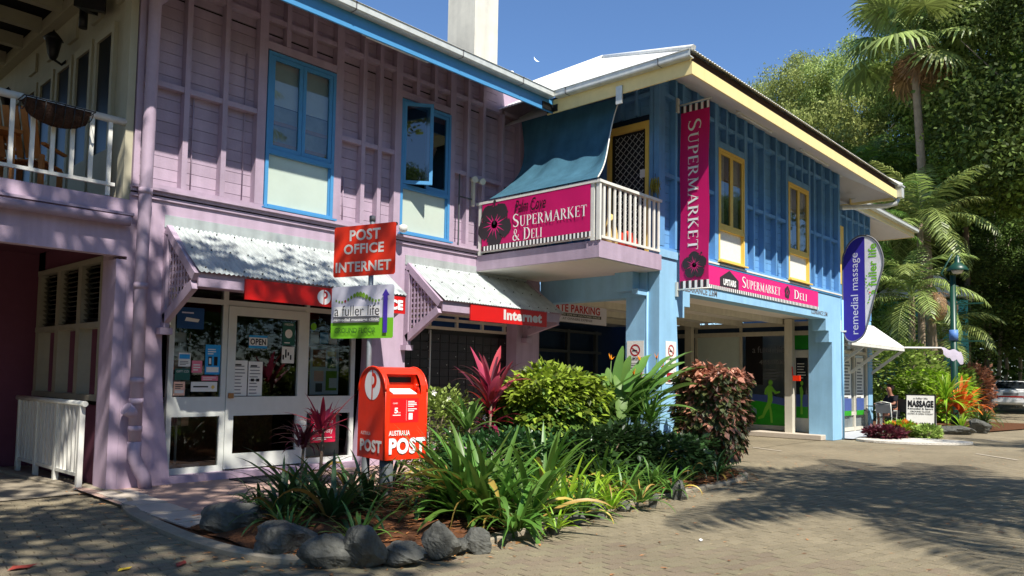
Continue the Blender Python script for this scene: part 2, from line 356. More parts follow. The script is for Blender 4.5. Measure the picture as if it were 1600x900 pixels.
def corrug(mb, O, U, lu, V, N, pitch=.076, amp=.009, m=None, nv=1, sag=0):
    O, U, V, N = Vector(O), Vector(U).normalized(), Vector(V), Vector(N).normalized()
    n = int(lu/pitch*6); b = len(mb.v); k = mb.mi(m) if m else 0
    for j in range(nv+1):
        for i in range(n+1):
            u = lu*i/n; mb.v.append(O+U*u+V*(j/nv)+N*(amp*math.cos(2*math.pi*u/pitch)))
    for j in range(nv):
        for i in range(n): mb.f.append((b+j*(n+1)+i, b+j*(n+1)+i+1, b+(j+1)*(n+1)+i+1, b+(j+1)*(n+1)+i)); mb.m.append(k); mb.sm.append(True)
    return mb

# ================================================================== GROUND
def sheet(name, pts, z, m, kind='structure'):
    mb = MB(); mb.face([(x, y, z) for x, y in pts]); o = mb.build(name, m); o['kind'] = kind; return o
EARTH = mat('earth', (92, 84, 62), .95, .1, var=.4, scale=1.5, bump=.6, bscale=20)
sheet('ground', [(-400, -400), (900, -400), (900, 900), (-400, 900)], -.05, EARTH)
# driveway: brick-paved sheet, the nearest pavers are real pieces
PA = rad(-9)                                     # direction of the paver rows
def paving_mat():
    m = PAVM.copy(); m.name = 'paving_far'; t = m.node_tree; n = t.nodes; L = t.links; p = n['Principled BSDF']
    tc = n.new('ShaderNodeTexCoord'); mp = n.new('ShaderNodeMapping'); mp.inputs['Rotation'].default_value = (0, 0, -PA)
    L.new(tc.outputs['Object'], mp.inputs[0]); br = n.new('ShaderNodeTexBrick'); L.new(mp.outputs[0], br.inputs['Vector'])
    br.inputs['Scale'].default_value = 1; br.inputs['Brick Width'].default_value = .22; br.inputs['Row Height'].default_value = .11
    br.inputs['Mortar Size'].default_value = .004; br.inputs['Mortar Smooth'].default_value = .3; br.offset = .5
    br.inputs['Color1'].default_value = srgb(150, 138, 114); br.inputs['Color2'].default_value = srgb(142, 131, 108); br.inputs['Mortar'].default_value = srgb(98, 89, 74)
    mx = n.new('ShaderNodeMix'); mx.data_type = 'RGBA'; mx.blend_type = 'MULTIPLY'; mx.inputs[0].default_value = 1
    ns = n.new('ShaderNodeTexNoise'); ns.inputs['Scale'].default_value = .7; ns.inputs['Detail'].default_value = 7; L.new(tc.outputs['Object'], ns.inputs[0])
    r = n.new('ShaderNodeMapRange'); r.inputs[1].default_value = .3; r.inputs[2].default_value = .7; r.inputs[3].default_value = .8; r.inputs[4].default_value = 1.15; L.new(ns.outputs[0], r.inputs[0])
    cc = n.new('ShaderNodeCombineColor'); [L.new(r.outputs[0], cc.inputs[i]) for i in range(3)]
    L.new(br.outputs[0], mx.inputs[6]); L.new(cc.outputs[0], mx.inputs[7]); L.new(mx.outputs[2], p.inputs['Base Color'])
    return m
PAVF = paving_mat()
drive = sheet('driveway', [(-18, -16), (60, -16), (60, 15), (-18, 15)], -.009, PAVF)
KERB = [(3.05, 14), (3.2, 11.2), (3.45, 9.45), (3.12, 8.0), (3.0, 6.4), (3.12, 5.5), (3.5, 4.95), (4.3, 4.64), (5.5, 4.76), (6.6, 4.9), (7.76, 5.0), (9.8, 5.02), (10.7, 5.1), (11.5, 5.5), (11.9, 6.3)]
def inside_kerb(x, y):
    poly = KERB+[(11.9, 14)]; c = False; j = len(poly)-1
    for i in range(len(poly)):
        a, b = poly[i], poly[j]
        if (a[1] > y) != (b[1] > y) and x < (b[0]-a[0])*(y-a[1])/(b[1]-a[1])+a[0]: c = not c
        j = i
    return c
def smooth_poly(P, n=5):
    out = []
    for i in range(len(P)-1):
        p0, p1, p2, p3 = P[max(i-1, 0)], P[i], P[i+1], P[min(i+2, len(P)-1)]
        for k in range(n):
            t = k/n; out.append(tuple(.5*((2*p1[a])+(-p0[a]+p2[a])*t+(2*p0[a]-5*p1[a]+4*p2[a]-p3[a])*t*t+(-p0[a]+3*p1[a]-3*p2[a]+p3[a])*t**3) for a in (0, 1)))
    return out+[P[-1]]
KS = smooth_poly(KERB)
KJ = []
mb = MB(); segs = []
for i in range(len(KS)-1):
    a, b = Vector((*KS[i], 0)), Vector((*KS[i+1], 0)); d = (b-a).normalized(); n_ = Vector((-d.y, d.x, 0))
    segs.append((a, n_))
segs.append((Vector((*KS[-1], 0)), segs[-1][1]))
kerb_prof = [(-.005, -.03), (-.002, .028), (.012, .04), (.12, .042), (.13, .02), (.13, -.03)]
vs = [a+n_*q+Vector((0, 0, z)) for a, n_ in segs for q, z in kerb_prof]; K = len(kerb_prof)
mb.add(vs, [(i*K+j, i*K+j+1, (i+1)*K+j+1, (i+1)*K+j) for i in range(len(segs)-1) for j in range(K-1)])
kerb = mb.build('kerb', CONC); kerb['kind'] = 'structure'
# footpath inside the kerb and a row of edge blocks
sheet('footpath', [(3.28, 9.9), (3.2, 6.8), (12.2, 6.6), (12.2, 10.2), (3.3, 10.2)], .034, PATHM)
mbp = MB()
for k in range(9):
    y = 9.55-k*.3; x = 3.36-.02*k if k < 6 else 3.24
    o = B('edge_block', (x-.02, y-.29, 0), (x+.36, y, .041+.003*(k % 2)), SLABM, bpy.data.objects['footpath'])
sheet('recess_floor', [(-8, 9.8), (3.6, 9.8), (3.6, 15), (-8, 15)], .004, CONC)
sheet('carport_floor', [(12.2, 7.3), (19.3, 7.3), (19.3, 15), (12.2, 15)], -.003, PAVF)
B('clinic_step', (19.35, 7.2, 0), (20.35, 14, .13), SLABM, None, .01, kind='structure')
sheet('terrace', [(20.3, 6.75), (26.3, 6.6), (27, 9.5), (20.35, 9.5)], .03, mat('terrace_tile', (176, 180, 184), .7, .3, var=.08, scale=5))
# real pavers
cu, su = math.cos(PA), math.sin(PA); cand = []
for r in range(-60, 90):
    for c in range(-20, 90):
        a = (c+(.5 if r % 2 else 0))*.22; b = r*.11; x = a*cu-b*su; y = a*su+b*cu
        if x < .5 or y < -2 or x > 13 or y > 12: continue
        d = Vector((x, y, 0))-CAM; z = d.dot(fwd)
        if z < 1: continue
        uu = 800+FPX*d.dot(RT)/z; vv = PCY-FPX*d.dot(UP)/z
        if uu < -25 or uu > 1625 or vv > 915 or vv < 700: continue
        if min((Vector((x, y, 0))-s_[0]).length for s_ in segs) < .13 or inside_kerb(x, y): continue
        if 11.3 < x and y > 6.9: continue
        cand.append((d.length, x, y))
cand.sort(); rnd = random.Random(3)
pv = MB(); w_, h_ = .1072, .0522
pv.add([(-w_, -h_, -.012), (w_, -h_, -.012), (w_, h_, -.012), (-w_, h_, -.012), (-w_+.003, -h_+.003, .0), (w_-.003, -h_+.003, .0), (w_-.003, h_-.003, .0), (-w_+.003, h_-.003, .0)],
       [(4, 5, 6, 7), (0, 1, 5, 4), (1, 2, 6, 5), (2, 3, 7, 6), (3, 0, 4, 7)])
pme = pv.mesh('paver', PAVM)
rest = MB()
for i, (d, x, y) in enumerate(cand):
    z = rnd.uniform(-.0015, .0015); tx, ty = rnd.uniform(-.008, .008), rnd.uniform(-.012, .012)
    if i < 290:
        inst('paver', pme, drive, (x, y, z), (ty, tx, PA+rnd.uniform(-.008, .008)))
    elif i < 5200:
        Mx = Matrix.Translation((x, y, z)) @ Matrix.Rotation(PA+rnd.uniform(-.008, .008), 4, 'Z') @ Matrix.Rotation(tx, 4, 'Y') @ Matrix.Rotation(ty, 4, 'X')
        rest.add([Mx @ v for v in pv.v], pv.f)
rest.build('far_pavers', PAVM, drive, kind='stuff')
# garden soil mound
mb = MB(); N = 46; XA, XB, YA, YB_ = 3.0, 12.0, 4.6, 7.9
def bed_h(x, y):
    return .03+.13*max(0, min(1, (y-4.85)/1.0))*max(0, min(1, (x-3.15)/.6))*max(0, min(1, (7.6-y)/.6))*max(0, min(1, (11.6-x)/.8))+.03*noise.noise(Vector((x*2.2, y*2.2, 0)))
idx = {}
for i in range(N+1):
    for j in range(N//2+1):
        x = XA+(XB-XA)*i/N; y = YA+(YB_-YA)*j/(N//2)
        ok = inside_kerb(x, y) and min((Vector((x, y, 0))-s_[0]).length for s_ in segs) > .09 and y < 7.55 and not (x < 4.0 and y > 6.9)
        if ok: idx[(i, j)] = len(mb.v); mb.v.append(Vector((x, y, bed_h(x, y))))
for (i, j), k in idx.items():
    if all(q in idx for q in ((i+1, j), (i+1, j+1), (i, j+1))): mb.f.append((k, idx[(i+1, j)], idx[(i+1, j+1)], idx[(i, j+1)])); mb.m.append(0); mb.sm.append(True)
soil = mb.build('garden_soil', MULCH); soil['kind'] = 'structure'
sheet('garden_base', [(p[0]+.1 if p[0] < 4 else p[0], p[1]+.1) for p in KERB[3:]]+[(11.6, 7.4), (4.2, 7.4)], .025, MULCH)
# leaf litter
def litter(name, n, region, seed, m, parent=None, size=.05):
    r = random.Random(seed); mb = MB(); k = 0
    while k < n:
        x, y, z = region(r)
        l, w, a = size*r.uniform(.5, 1.4), size*r.uniform(.15, .35), r.uniform(0, 6.28); c, s_ = math.cos(a), math.sin(a)
        t = r.uniform(.2, .7)*l
        P = [(-l, 0, 0), (-.3*l, -w, t*.3), (.5*l, -w*.7, t*.4), (l, 0, t*.2), (.5*l, w*.7, t*.1), (-.3*l, w, t*.35)]
        mb.add([(x+c*p[0]-s_*p[1], y+s_*p[0]+c*p[1], z+.004+p[2]*.5) for p in P], [(0, 1, 4, 5), (1, 2, 3, 4)]); k += 1
    return mb.build(name, m, kind='stuff')
def reg_bed(r):
    while True:
        x, y = r.uniform(3.2, 11.5), r.uniform(4.75, 7.3)
        if inside_kerb(x, y) and (r.random() < .25 or y < 5.6): return x, y, bed_h(x, y)
litter('leaf_litter', 1500, reg_bed, 5, L_FALL)
def reg_drive(r):
    while True:
        x, y = r.uniform(1.5, 22), r.uniform(-1, 9)
        if not inside_kerb(x, y) and not (x > 11 and y > 6.5): return x, y, .002
def reg_kerb(r):
    a_, n_ = r.choice(segs[8:]); q = a_-n_*abs(r.gauss(0, .16))+Vector((r.uniform(-.1, .1), 0, 0)); return q.x, q.y, .002
litter('kerb_litter', 420, reg_kerb, 12, L_FALL, size=.03)
litter('fallen_leaves', 620, reg_drive, 6, L_FALL, size=.032)
litter('fine_debris', 900, reg_drive, 7, mat('straw', (196, 178, 140), .8, .1, var=.3), size=.013)
for (u, v, c, l) in ((742/4+2, 0, 0, 0),):
    pass
def fallen(u, v, m, s, label, a):
    p = G(u, v); mb = MB(); c, q = math.cos(a), math.sin(a)
    P = [(-1, 0, 0), (-.5, -.35, .12), (.3, -.4, .05), (1, 0, .15), (.3, .4, .1), (-.5, .35, .2)]
    mb.add([(p.x+s*(c*x-q*y), p.y+s*(q*x+c*y), .006+z*s) for x, y, z in P], [(0, 1, 5), (1, 2, 4, 5), (2, 3, 4)])
    tag(mb.build('fallen_leaf', m), label, 'leaf')
fallen(195, 891, mat('yellow_leaf', (238, 200, 60), .6, .3), .06, 'single yellow fallen leaf on the shaded paving at bottom left', .3)
fallen(283, 883, mat('red_leaf', (140, 60, 50), .6, .3), .08, 'reddish brown fallen leaf on the paving near the kerb', .8)
fallen(35, 889, mat('red_leaf', (140, 60, 50), .6, .3), .1, 'large dull red fallen leaf at the bottom left corner', .1)
fallen(1095, 845, mat('white_scrap', (236, 236, 240), .6, .3), .045, 'small white scrap of litter on the sunlit pavers', .5)
# painted parking lines
for (u0, v0, u1, v1) in ((1175, 699, 1222, 705), (1540, 687, 1575, 692), (1525, 709, 1590, 719)):
    a, b = G(u0, v0), G(u1, v1); d = (b-a).normalized(); n_ = Vector((-d.y, d.x, 0))*.05
    mb = MB(); m_line = 0; n_ = n_*.6; mb.face([a-n_+Vector((0, 0, .004)), b-n_+Vector((0, 0, .004)), b+n_+Vector((0, 0, .004)), a+n_+Vector((0, 0, .004))]); mb.build('parking_line', SLABM, kind='structure')

# ================================================================== PURPLE BUILDING
YF = 9.7
pb = thing('purple_building', (3.6, YF, 0), 'two-storey purple timber and render building with blue framed upstairs windows', 'building')
def pillar(xl, xr, z1, cl, cr, name='pillar'):  # front face with a flare towards the foot
    n = 12; L_ = [(xl-cl*max(0, 1-(i/n)*z1/1.9)**1.6, z1*i/n) for i in range(n+1)]; R_ = [(xr+cr*max(0, 1-(i/n)*z1/1.9)**1.6, z1*i/n) for i in range(n+1)]
    mb = MB(); mb.prism([(x, YF, z) for x, z in L_]+[(x, YF, z) for x, z in reversed(R_)], (0, .26, 0)); return mb.build(name, PUR, pb)
pillar(3.62, 4.08, 2.56, 0, .19); pillar(7.33, 8.0, 2.56, .16, .14); pillar(10.72, 11.38, 2.9, .03, .1)
B('wall', (3.62, YF, 2.56), (10.72, YF+.25, 3.62), PUR, pb)
B('wall', (10.72, YF, 2.9), (11.38, YF+.25, 3.62), PUR, pb)
B('wall', (4.262, YF+.02, 0), (7.165, YF+.3, .12), PUR, pb); B('wall', (8.13, YF+.02, 0), (10.7, YF+.3, .3), PUR, pb)
B('wall', (3.56, YF+.26, 0), (3.62, YF+.6, 3.6), PUR, pb)                 # return into the recess
B('wall', (3.5, YF, 0), (3.618, YF+.4, 2.8), PUR, pb)
B('sill_moulding', (3.62, YF-.05, 3.66), (9.62, YF-.002, 3.70), PURW, pb); B('sill_moulding', (3.62, YF-.09, 3.702), (9.62, YF+.1, 3.735), PURW, pb)
B('sill_moulding', (3.62, YF-.03, 3.60), (9.62, YF-.002, 3.64), PURW, pb)
B('bottom_plate', (3.64, YF-.004, 3.737), (11.36, YF+.12, 3.8), PURW, pb)
B('wall_backing', (3.64, YF+.15, 3.62), (11.38, YF+.22, 6.3), DARK, pb); B('wall_backing', (3.64, YF+.15, 6.3), (10.2, YF+.22, 7.02), DARK, pb)
W1 = (5.40, 6.53); W2 = (7.82, 8.92)
def boards(parent, along, lo, hi, plane, th, z0, z1, holes, m, pitch=.152):
    k = 0; z = z0
    while z < z1-.02:
        zt = min(z+pitch-.006, z1)
        cuts = sorted([h for h in holes if h[2] < zt and h[3] > z])
        segs_, x = [], lo
        for h in cuts: segs_.append((x, h[0])); x = h[1]
        segs_.append((x, hi))
        for a, b in segs_:
            if b-a < .03: continue
            if along == 'x': mb = MB().box((a, plane, z), (b, plane+th, zt))
            else: mb = MB().box((plane, a, z), (plane+th, b, zt))
            mb.build('weatherboard', m, parent)
        z += pitch
HP = [(5.39, 6.54, 3.6, 6.05), (7.81, 8.93, 3.6, 6.05)]
boards(pb, 'x', 3.64, 11.38, YF+.12, .02, 3.745, 6.3, HP, PURW); boards(pb, 'x', 3.64, 10.2, YF+.12, .02, 3.745+.152*17, 7.0, [], PURW)
def stud(parent, x, y, z0, z1, w, m, d=.118): return B('stud', (x-w/2, y, z0), (x+w/2, y+d, z1), m, parent)
for x in (3.68, 4.27, 4.79, 7.07, 7.39, 9.36, 9.75, 10.26, 10.75, 11.2): stud(pb, x, YF, 3.802, 6.98 if x < 10 else 6.4, .07, PURW)
for x in (5.32, 6.60, 7.755, 8.965): stud(pb, x, YF-.004, 3.802, 6.98, .13, PURW)
for x in (5.71, 6.14, 8.16, 8.56): stud(pb, x, YF, 6.16, 6.98, .07, PURW)
for a, b in ((5.386, 6.534), (7.821, 8.899)): B('header', (a, YF-.002, 6.04), (b, YF+.12, 6.155), PURW, pb)
xs = [3.68, 4.27, 4.79, 5.32]
def rails(parent, y, xs, zs, w, m, wd={}):
    for a, b in zip(xs, xs[1:]):
        for z in zs: B('rail', (a+wd.get(a, w)/2+.001, y+.012, z-.035), (b-wd.get(b, w)/2-.001, y+.118, z+.035), m, parent)
wdp = {5.32: .13, 6.60: .13, 7.755: .13, 8.965: .13}
rails(pb, YF, xs, (5.1, 6.47), .07, PURW, wdp); rails(pb, YF, [6.60, 7.07, 7.39, 7.755], (5.08, 6.47), .07, PURW, wdp)
rails(pb, YF, [8.965, 9.36, 9.75, 10.26, 10.75, 11.2], (5.07, 6.44), .07, PURW, wdp)
rails(pb, YF, [5.32, 5.71, 6.14, 6.6], (6.49,), .07, PURW, wdp); rails(pb, YF, [7.755, 8.16, 8.56, 8.965], (6.43,), .07, PURW, wdp)
for x, z1 in ((4.40, 5.05), (5.12, 5.9), (6.78, 4.5), (7.5, 6.4)):
    MB().tube([(x, YF+.1, 3.81), (x, YF+.1, z1)], .009, 6).build('conduit', PURW, pb)

def window(parent, x0, x1, y, z0, z1, zt, fm, lower, glass, openleaf=False, backs=None, blind=True):
    """two casements above a fixed pane, in a frame standing in the wall (front at y)"""
    wf = .055
    fr = MB(); f = .05
    fr.box((x0, y, z0), (x0+f, y+.12, z1)); fr.box((x1-f, y, z0), (x1, y+.12, z1)); fr.box((x0+f, y, z1-f), (x1-f, y+.12, z1)); fr.box((x0+f, y, zt-.03), (x1-f, y+.12, zt+.04)); fr.box((x0+f, y-.02, z0), (x1-f, y+.12, z0+.04))
    fr.box((x1-f-.02, y+.03, z0+.042), (x1-f-.001, y+.1, zt-.032))
    w = fr.build('window', fm, parent)
    B('sill', (x0-.03, y-.07, z0-.03), (x1+.03, y+.06, z0-.002), fm, w)
    xm = (x0+x1)/2; zb, zu = zt+.045, z1-f-.004
    for k, (a, b) in enumerate(((x0+f+.004, xm-.003), (xm+.003, x1-f-.004))):
        s_ = MB(); t = .055
        s_.box((a, y+.01, zb), (a+t, y+.05, zu)); s_.box((b-t, y+.01, zb), (b, y+.05, zu)); s_.box((a+t, y+.01, zb), (b-t, y+.05, zb+t)); s_.box((a+t, y+.01, zu-t), (b-t, y+.05, zu))
        g = MB(); g.face([(a+t, y+.03, zb+t), (b-t, y+.03, zb+t), (b-t, y+.03, zu-t), (a+t, y+.03, zu-t)])
        if openleaf and k == 0:                    # hinged on its left edge, swung outwards
            ang = rad(-openleaf); c, q = math.cos(ang), math.sin(ang)
            for m_ in (s_, g): m_.v = [Vector((a+(p.x-a)*c-(p.y-y-.03)*q, y+.03+(p.x-a)*q+(p.y-y-.03)*c, p.z)) for p in m_.v]
        so_ = s_.build('sash', fm, w); g.build('pane', glass, w)
    g = MB(); g.face([(x0+f, y+.06, z0+.042), (x1-f-.02, y+.06, z0+.042), (x1-f-.02, y+.06, zt-.032), (x0+f, y+.06, zt-.032)]); g.build('pane', lower, w)
    return w
FROST = mat('frosted_pane', (186, 198, 184), .12, .5, var=.06, scale=2)
w1 = window(pb, *W1, YF-.01, 3.78, 6.02, 4.58, BLUF, FROST, GLW)
w2 = window(pb, *W2, YF-.01, 3.78, 6.02, 4.56, BLUF, FROST, GLD, openleaf=38)
BLIND = mat('window_blind', (214, 216, 206), .7, .2, var=.1, scale=3)
B('blind', (5.46, YF+.1, 5.3), (6.47, YF+.11, 5.98), BLIND, w1)
for z in (4.72, 5.02): B('shelf', (5.46, YF+.1, z), (6.47, YF+.13, z+.05), WOOD, w1)
B('room_back', (5.45, YF+.135, 4.6), (6.48, YF+.14, 5.3), mat('room_back', (150, 154, 140), .8, .2, var=.3, scale=5), w1)
# eave: fascia, gutter, roof
EZ = 6.15; EY = 8.49
mb = MB().box((-1.5, EY, EZ), (10.27, EY+.03, EZ+.26)); mb.build('fascia', BLUF, pb)
def gutter(parent, x0, x1, y, z, name='gutter', axis='x', m=GUT, joints=()):
    pr = [(0, .0), (-.11, .0), (-.125, .02), (-.125, .10), (-.14, .112), (-.125, .124), (-.115, .11), (-.115, .02), (0, .012)]
    mb = MB()
    f = (lambda s_, p: (s_, y+p[0], z+p[1])) if axis == 'x' else (lambda s_, p: (y+p[0], s_, z+p[1]))
    n = len(pr); vs = [f(x0, p) for p in pr]+[f(x1, p) for p in pr]
    mb.add(vs, [(i, (i+1) % n, (i+1) % n+n, i+n) for i in range(n)]+[tuple(range(n)), tuple(range(2*n-1, n-1, -1))])
    g = mb.build(name, m, parent)
    for j in joints:
        q = MB(); vs = [f(j, (p[0]*1.03-.002, p[1]-.003)) for p in pr[:6]]+[f(j+.02, (p[0]*1.03-.002, p[1]-.003)) for p in pr[:6]]
        q.add(vs, [(i, i+1, i+7, i+6) for i in range(5)]); q.build('gutter_joint', GPR, g)
    return g
gutter(pb, -1.5, 10.13, EY-.002, EZ+.22, joints=(2.2, 5.9, 7.9, 9.3))
mb = MB(); corrug(mb, (-1.5, EY-.08, EZ+.33), (1, 0, 0), 11.8, (0, 5.2, 2.6), (0, -.45, .9)); mb.build('roof', ROOFW, pb)
mb = MB(); mb.face([(-1.5, EY+.04, EZ+.2), (10.2, EY+.04, EZ+.2), (10.2, YF+.1, 7.0), (-1.5, YF+.1, 7.0)]); mb.build('soffit', PURW, pb)
# leaves caught in the gutter
r_ = random.Random(9); mb = MB()
for k in range(160):
    x = r_.uniform(4, 10.1); y, z = EY-.06, EZ+.34; a = r_.uniform(0, 6.28); l = r_.uniform(.02, .07)
    mb.add([(x, y, z), (x+l*math.cos(a), y+.02, z+l*abs(math.sin(a))), (x+.012, y, z+.004)], [(0, 1, 2)])
mb.build('gutter_debris', L_FALL, pb, kind='stuff')
# fluorescent batten under the eave
def tube_light(parent, a, b, name='batten_light'):
    a, b = Vector(a), Vector(b); o = MB().bar(a, b, .09, .05).build(name, WHT, parent)
    d = (b-a)*.04; MB().tube([a+d-Vector((0, 0, .045)), b-d-Vector((0, 0, .045))], .019, 8).build('tube', mat('tube_glass', (226, 228, 224), .3, .5, var=0), o); return o
tube_light(pb, (6.72, 9.3, 6.62), (8.06, 9.3, 6.62))
# chimney
cx0 = 11.2; cy0 = 11.5
ch = B('chimney', (cx0, cy0, 6.5), (11.92, cy0+.86, 12.5), CRM, pb)
MATS['cream_paint'].node_tree.nodes['Principled BSDF'].inputs['Base Color']
MB().tube([(11.75, 10.9, 7.3), (11.75, 10.9, 8.02)], .045, 8).build('vent_pipe', WHT, pb)
# downpipe at the corner
DPX, DPY = 3.79, YF-.12
pp = [(4.15, DPY-.3, 6.5), (px(243, 8, 1, DPY).x, DPY, 6.05), (px(233, 200, 1, DPY).x, DPY, px(233, 200, 1, DPY).z), (px(222, 400, 1, DPY).x, DPY, px(222, 400, 1, DPY).z), (DPX-.03, DPY, .55)]
dp = MB().tube(pp, .075, 14).build('downpipe', PURW, pb)
def pipex(z):
    for a, b in zip(pp[1:], pp[2:]):
        if b[2] <= z <= a[2]: return b[0]+(a[0]-b[0])*(z-b[2])/(a[2]-b[2])
    return DPX-.03
for z in (3.62, 2.45, 1.3, 1.05, .72): MB().tube([(pipex(z), DPY, z), (pipex(z+.07), DPY, z+.07)], .083, 14).build('collar', PURW, dp)
MB().tube([(DPX-.03, DPY, .6), (DPX-.03, DPY, .42), (DPX+.02, DPY-.02, .28), (DPX+.09, DPY-.03, .16), (DPX+.11, DPY-.03, .02)], .08, 14).build('elbow', PURW, dp)
MB().tube([(DPX-.02, DPY, .92), (DPX-.16, DPY-.03, 1.0)], [.07, .078], 14).build('inlet', PURW, dp)
MB().bar((9.12, YF-.03, 3.64), (9.12, YF-.03, 5.02), .02, .02).build('conduit', POSTG, pb)
MB().bar((9.12, YF-.03, 4.62), (9.5, YF-.03, 4.62), .018, .018).build('conduit', POSTG, pb)
sb = thing('security_light', (9.5, YF-.05, 4.75), 'small cream twin floodlight on the purple wall left of the balcony', 'light')
for dx in (-.09, .11): MB().tube([(9.5+dx, YF-.02, 4.98), (9.5+dx-.03, YF-.16, 4.95)], [.03, .06], 10).build('lamp_head', CRM, sb)
MB().bar((9.42, YF-.03, 4.98), (9.62, YF-.03, 4.98), .06, .05).build('bracket', CRM, sb); MB().bar((9.46, YF-.03, 4.5), (9.46, YF-.03, 4.95), .05, .05).build('bracket', CRM, sb)
cc = thing('security_camera', (7.62, YF-.05, 3.86), 'small grey dome security camera just left of the second blue window', 'camera')
MB().tube([(7.66, YF, 3.9), (7.66, YF-.13, 3.88)], .03, 8).build('arm', BLK, cc); MB().lathe((7.74, YF-.2, 3.74), [(0, 0), (.05, .015), (.07, .05), (.07, .11), (.03, .13), (0, .13)], 14).build('dome', WHT, cc)

# ---- shop front one (post office)
YS = YF+.2
sf = MB(); FR = mat('shop_frame', (206, 208, 200), .5, .35, var=.05, stain=.05)
def frame(x0, x1, z0, z1, y=YS, d=.07): sf.box((x0, y, z0), (x1, y+d, z1))
for x0, x1, z0, z1 in ((4.262, 4.33, .12, 2.56), (4.98, 5.05, .12, 2.56), (6.28, 6.33, .12, 2.56), (7.1, 7.17, .12, 2.56), (4.33, 4.98, .12, .2), (4.33, 4.98, .86, 1.12), (4.33, 4.98, 2.37, 2.44), (5.05, 6.28, 2.37, 2.44), (6.33, 7.1, .12, .2), (6.33, 7.1, .86, 1.12), (6.33, 7.1, 2.37, 2.44)): frame(x0, x1, z0, z1)
shop = sf.build('shop_front', FR, pb)
dr = MB()
for x0, x1, z0, z1 in ((5.055, 5.17, .14, 2.365), (6.15, 6.275, .14, 2.365), (5.17, 6.15, .14, .34), (5.17, 6.15, .86, 1.12), (5.17, 6.15, 2.24, 2.365)): dr.box((x0, YS-.015, z0), (x1, YS+.04, z1))
dr.build('shop_door', FR, shop); B('door_handle', (5.08, YS-.045, 1.1), (5.15, YS-.016, 1.17), mat('brass', (180, 130, 90), .35, .5, metal=.8), shop)
for x0, x1, z0, z1 in ((4.33, 4.98, .2, .86), (4.33, 4.98, 1.12, 2.37), (4.33, 4.98, 2.44, 2.56), (5.17, 6.15, .34, .86), (5.17, 6.15, 1.12, 2.24), (5.05, 6.28, 2.44, 2.56), (6.33, 7.1, .2, .86), (6.33, 7.1, 1.12, 2.37), (6.33, 7.1, 2.44, 2.56)):
    mb = MB(); mb.face([(x0, YS+.03, z0), (x1, YS+.03, z0), (x1, YS+.03, z1), (x0, YS+.03, z1)]); mb.build('pane', GLS, shop)
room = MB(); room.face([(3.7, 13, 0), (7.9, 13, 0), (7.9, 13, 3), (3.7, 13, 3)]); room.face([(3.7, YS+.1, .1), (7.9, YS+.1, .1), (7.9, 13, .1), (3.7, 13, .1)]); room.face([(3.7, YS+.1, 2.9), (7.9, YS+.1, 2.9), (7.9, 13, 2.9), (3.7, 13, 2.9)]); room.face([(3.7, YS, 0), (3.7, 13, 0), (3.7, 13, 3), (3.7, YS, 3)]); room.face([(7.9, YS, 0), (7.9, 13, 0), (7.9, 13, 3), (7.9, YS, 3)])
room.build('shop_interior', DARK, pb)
# things in the window
def poster(x0, x1, z0, z1, base, label, cat='poster', fn=None, y=YS+.052, name='poster'):
    t = thing(name, ((x0+x1)/2, y, z0), label, cat); B('sheet', (x0, y, z0), (x1, y+.004, z1), base, t)
    p = Print((x0, y, z0), (1, 0, 0), (0, 0, 1)); p.step = .0006; p.e = .0006; fn and fn(p, x1-x0, z1-z0); 
    if p.mb.f: p.build(t)
    return t
yo = YS+.022
poster(5.38, 5.66, 1.80, 1.98, BLUP, 'blue and white OPEN sign hanging in the glass door', 'sign', lambda p, w, h: (p.rect(0, .035, w, h-.03, PAPER), p.text('OPEN', .02, .045, w-.02, h-.045, KPR, .03)), name='open_sign', y=yo)
poster(4.76, 4.97, 1.42, 1.82, BLUP, 'blue poster with phone pictures in the left shop window', fn=lambda p, w, h: (p.rect(.02, .03, w-.02, .1, PAPER), p.rect(.04, .12, .09, .24, KPR), p.rect(.12, .12, .17, .24, KPR), p.rect(.05, .14, .08, .22, PAPER), p.lines(.03, .27, .15, .36, 3, PAPER)), y=yo)
def pl(p, w, h): p.lines(.02, .03, w-.03, h-.04, 9, GPR, .3, 4); p.rect(.03, h-.07, w*.6, h-.05, KPR)
poster(5.14, 5.37, 1.13, 1.62, PAPER, 'white notice sheet low on the left of the glass door', 'notice', pl, y=YS+.018, name='notice')
poster(5.385, 5.6, 1.13, 1.61, PAPER, 'white notice sheet beside the first low in the glass door', 'notice', lambda p, w, h: (pl(p, w, h), p.rect(.04, .2, .09, .24, KPR), p.rect(.12, .2, .17, .24, KPR)), y=YS+.018, name='notice')
poster(5.9, 6.1, 1.86, 2.2, TEALP, 'dark teal notice with pale disc at the upper right of the glass door', 'notice', lambda p, w, h: (p.ell(w/2, h*.5, .06, .065, PAPER), p.text('MEDIBANK'[:5], .03, h-.05, w-.03, h-.02, PAPER), p.lines(.03, .03, w-.03, .06, 1, PAPER)), name='notice', y=yo)
poster(5.9, 6.1, 1.6, 1.84, PAPER, 'black and white printed notice below the teal notice on the glass door', 'notice', lambda p, w, h: [p.rect(.01+.04*k, .05+.03*((k*7) % 3), .035+.04*k, .12+.04*((k*5) % 3), KPR) for k in range(4)], name='notice', y=yo)
poster(4.58, 4.94, 1.19, 1.32, PAPER, 'long white banner sticker with yellow diamond low in left shop window', 'sticker', lambda p, w, h: (p.rect(.03, .055, w*.65, .075, KPR), p.poly([(w-.06, .03), (w-.03, .06), (w-.06, .09), (w-.09, .06)], YELD)), name='sticker', y=yo)
poster(4.35, 4.5, 1.14, 1.32, ORP, 'small pink and white notice in the bottom corner of left shop window', 'notice', lambda p, w, h: (p.rect(.015, .03, w-.015, .07, PAPER), p.lines(.02, .09, w-.02, h-.02, 3, KPR)), name='notice', y=yo)
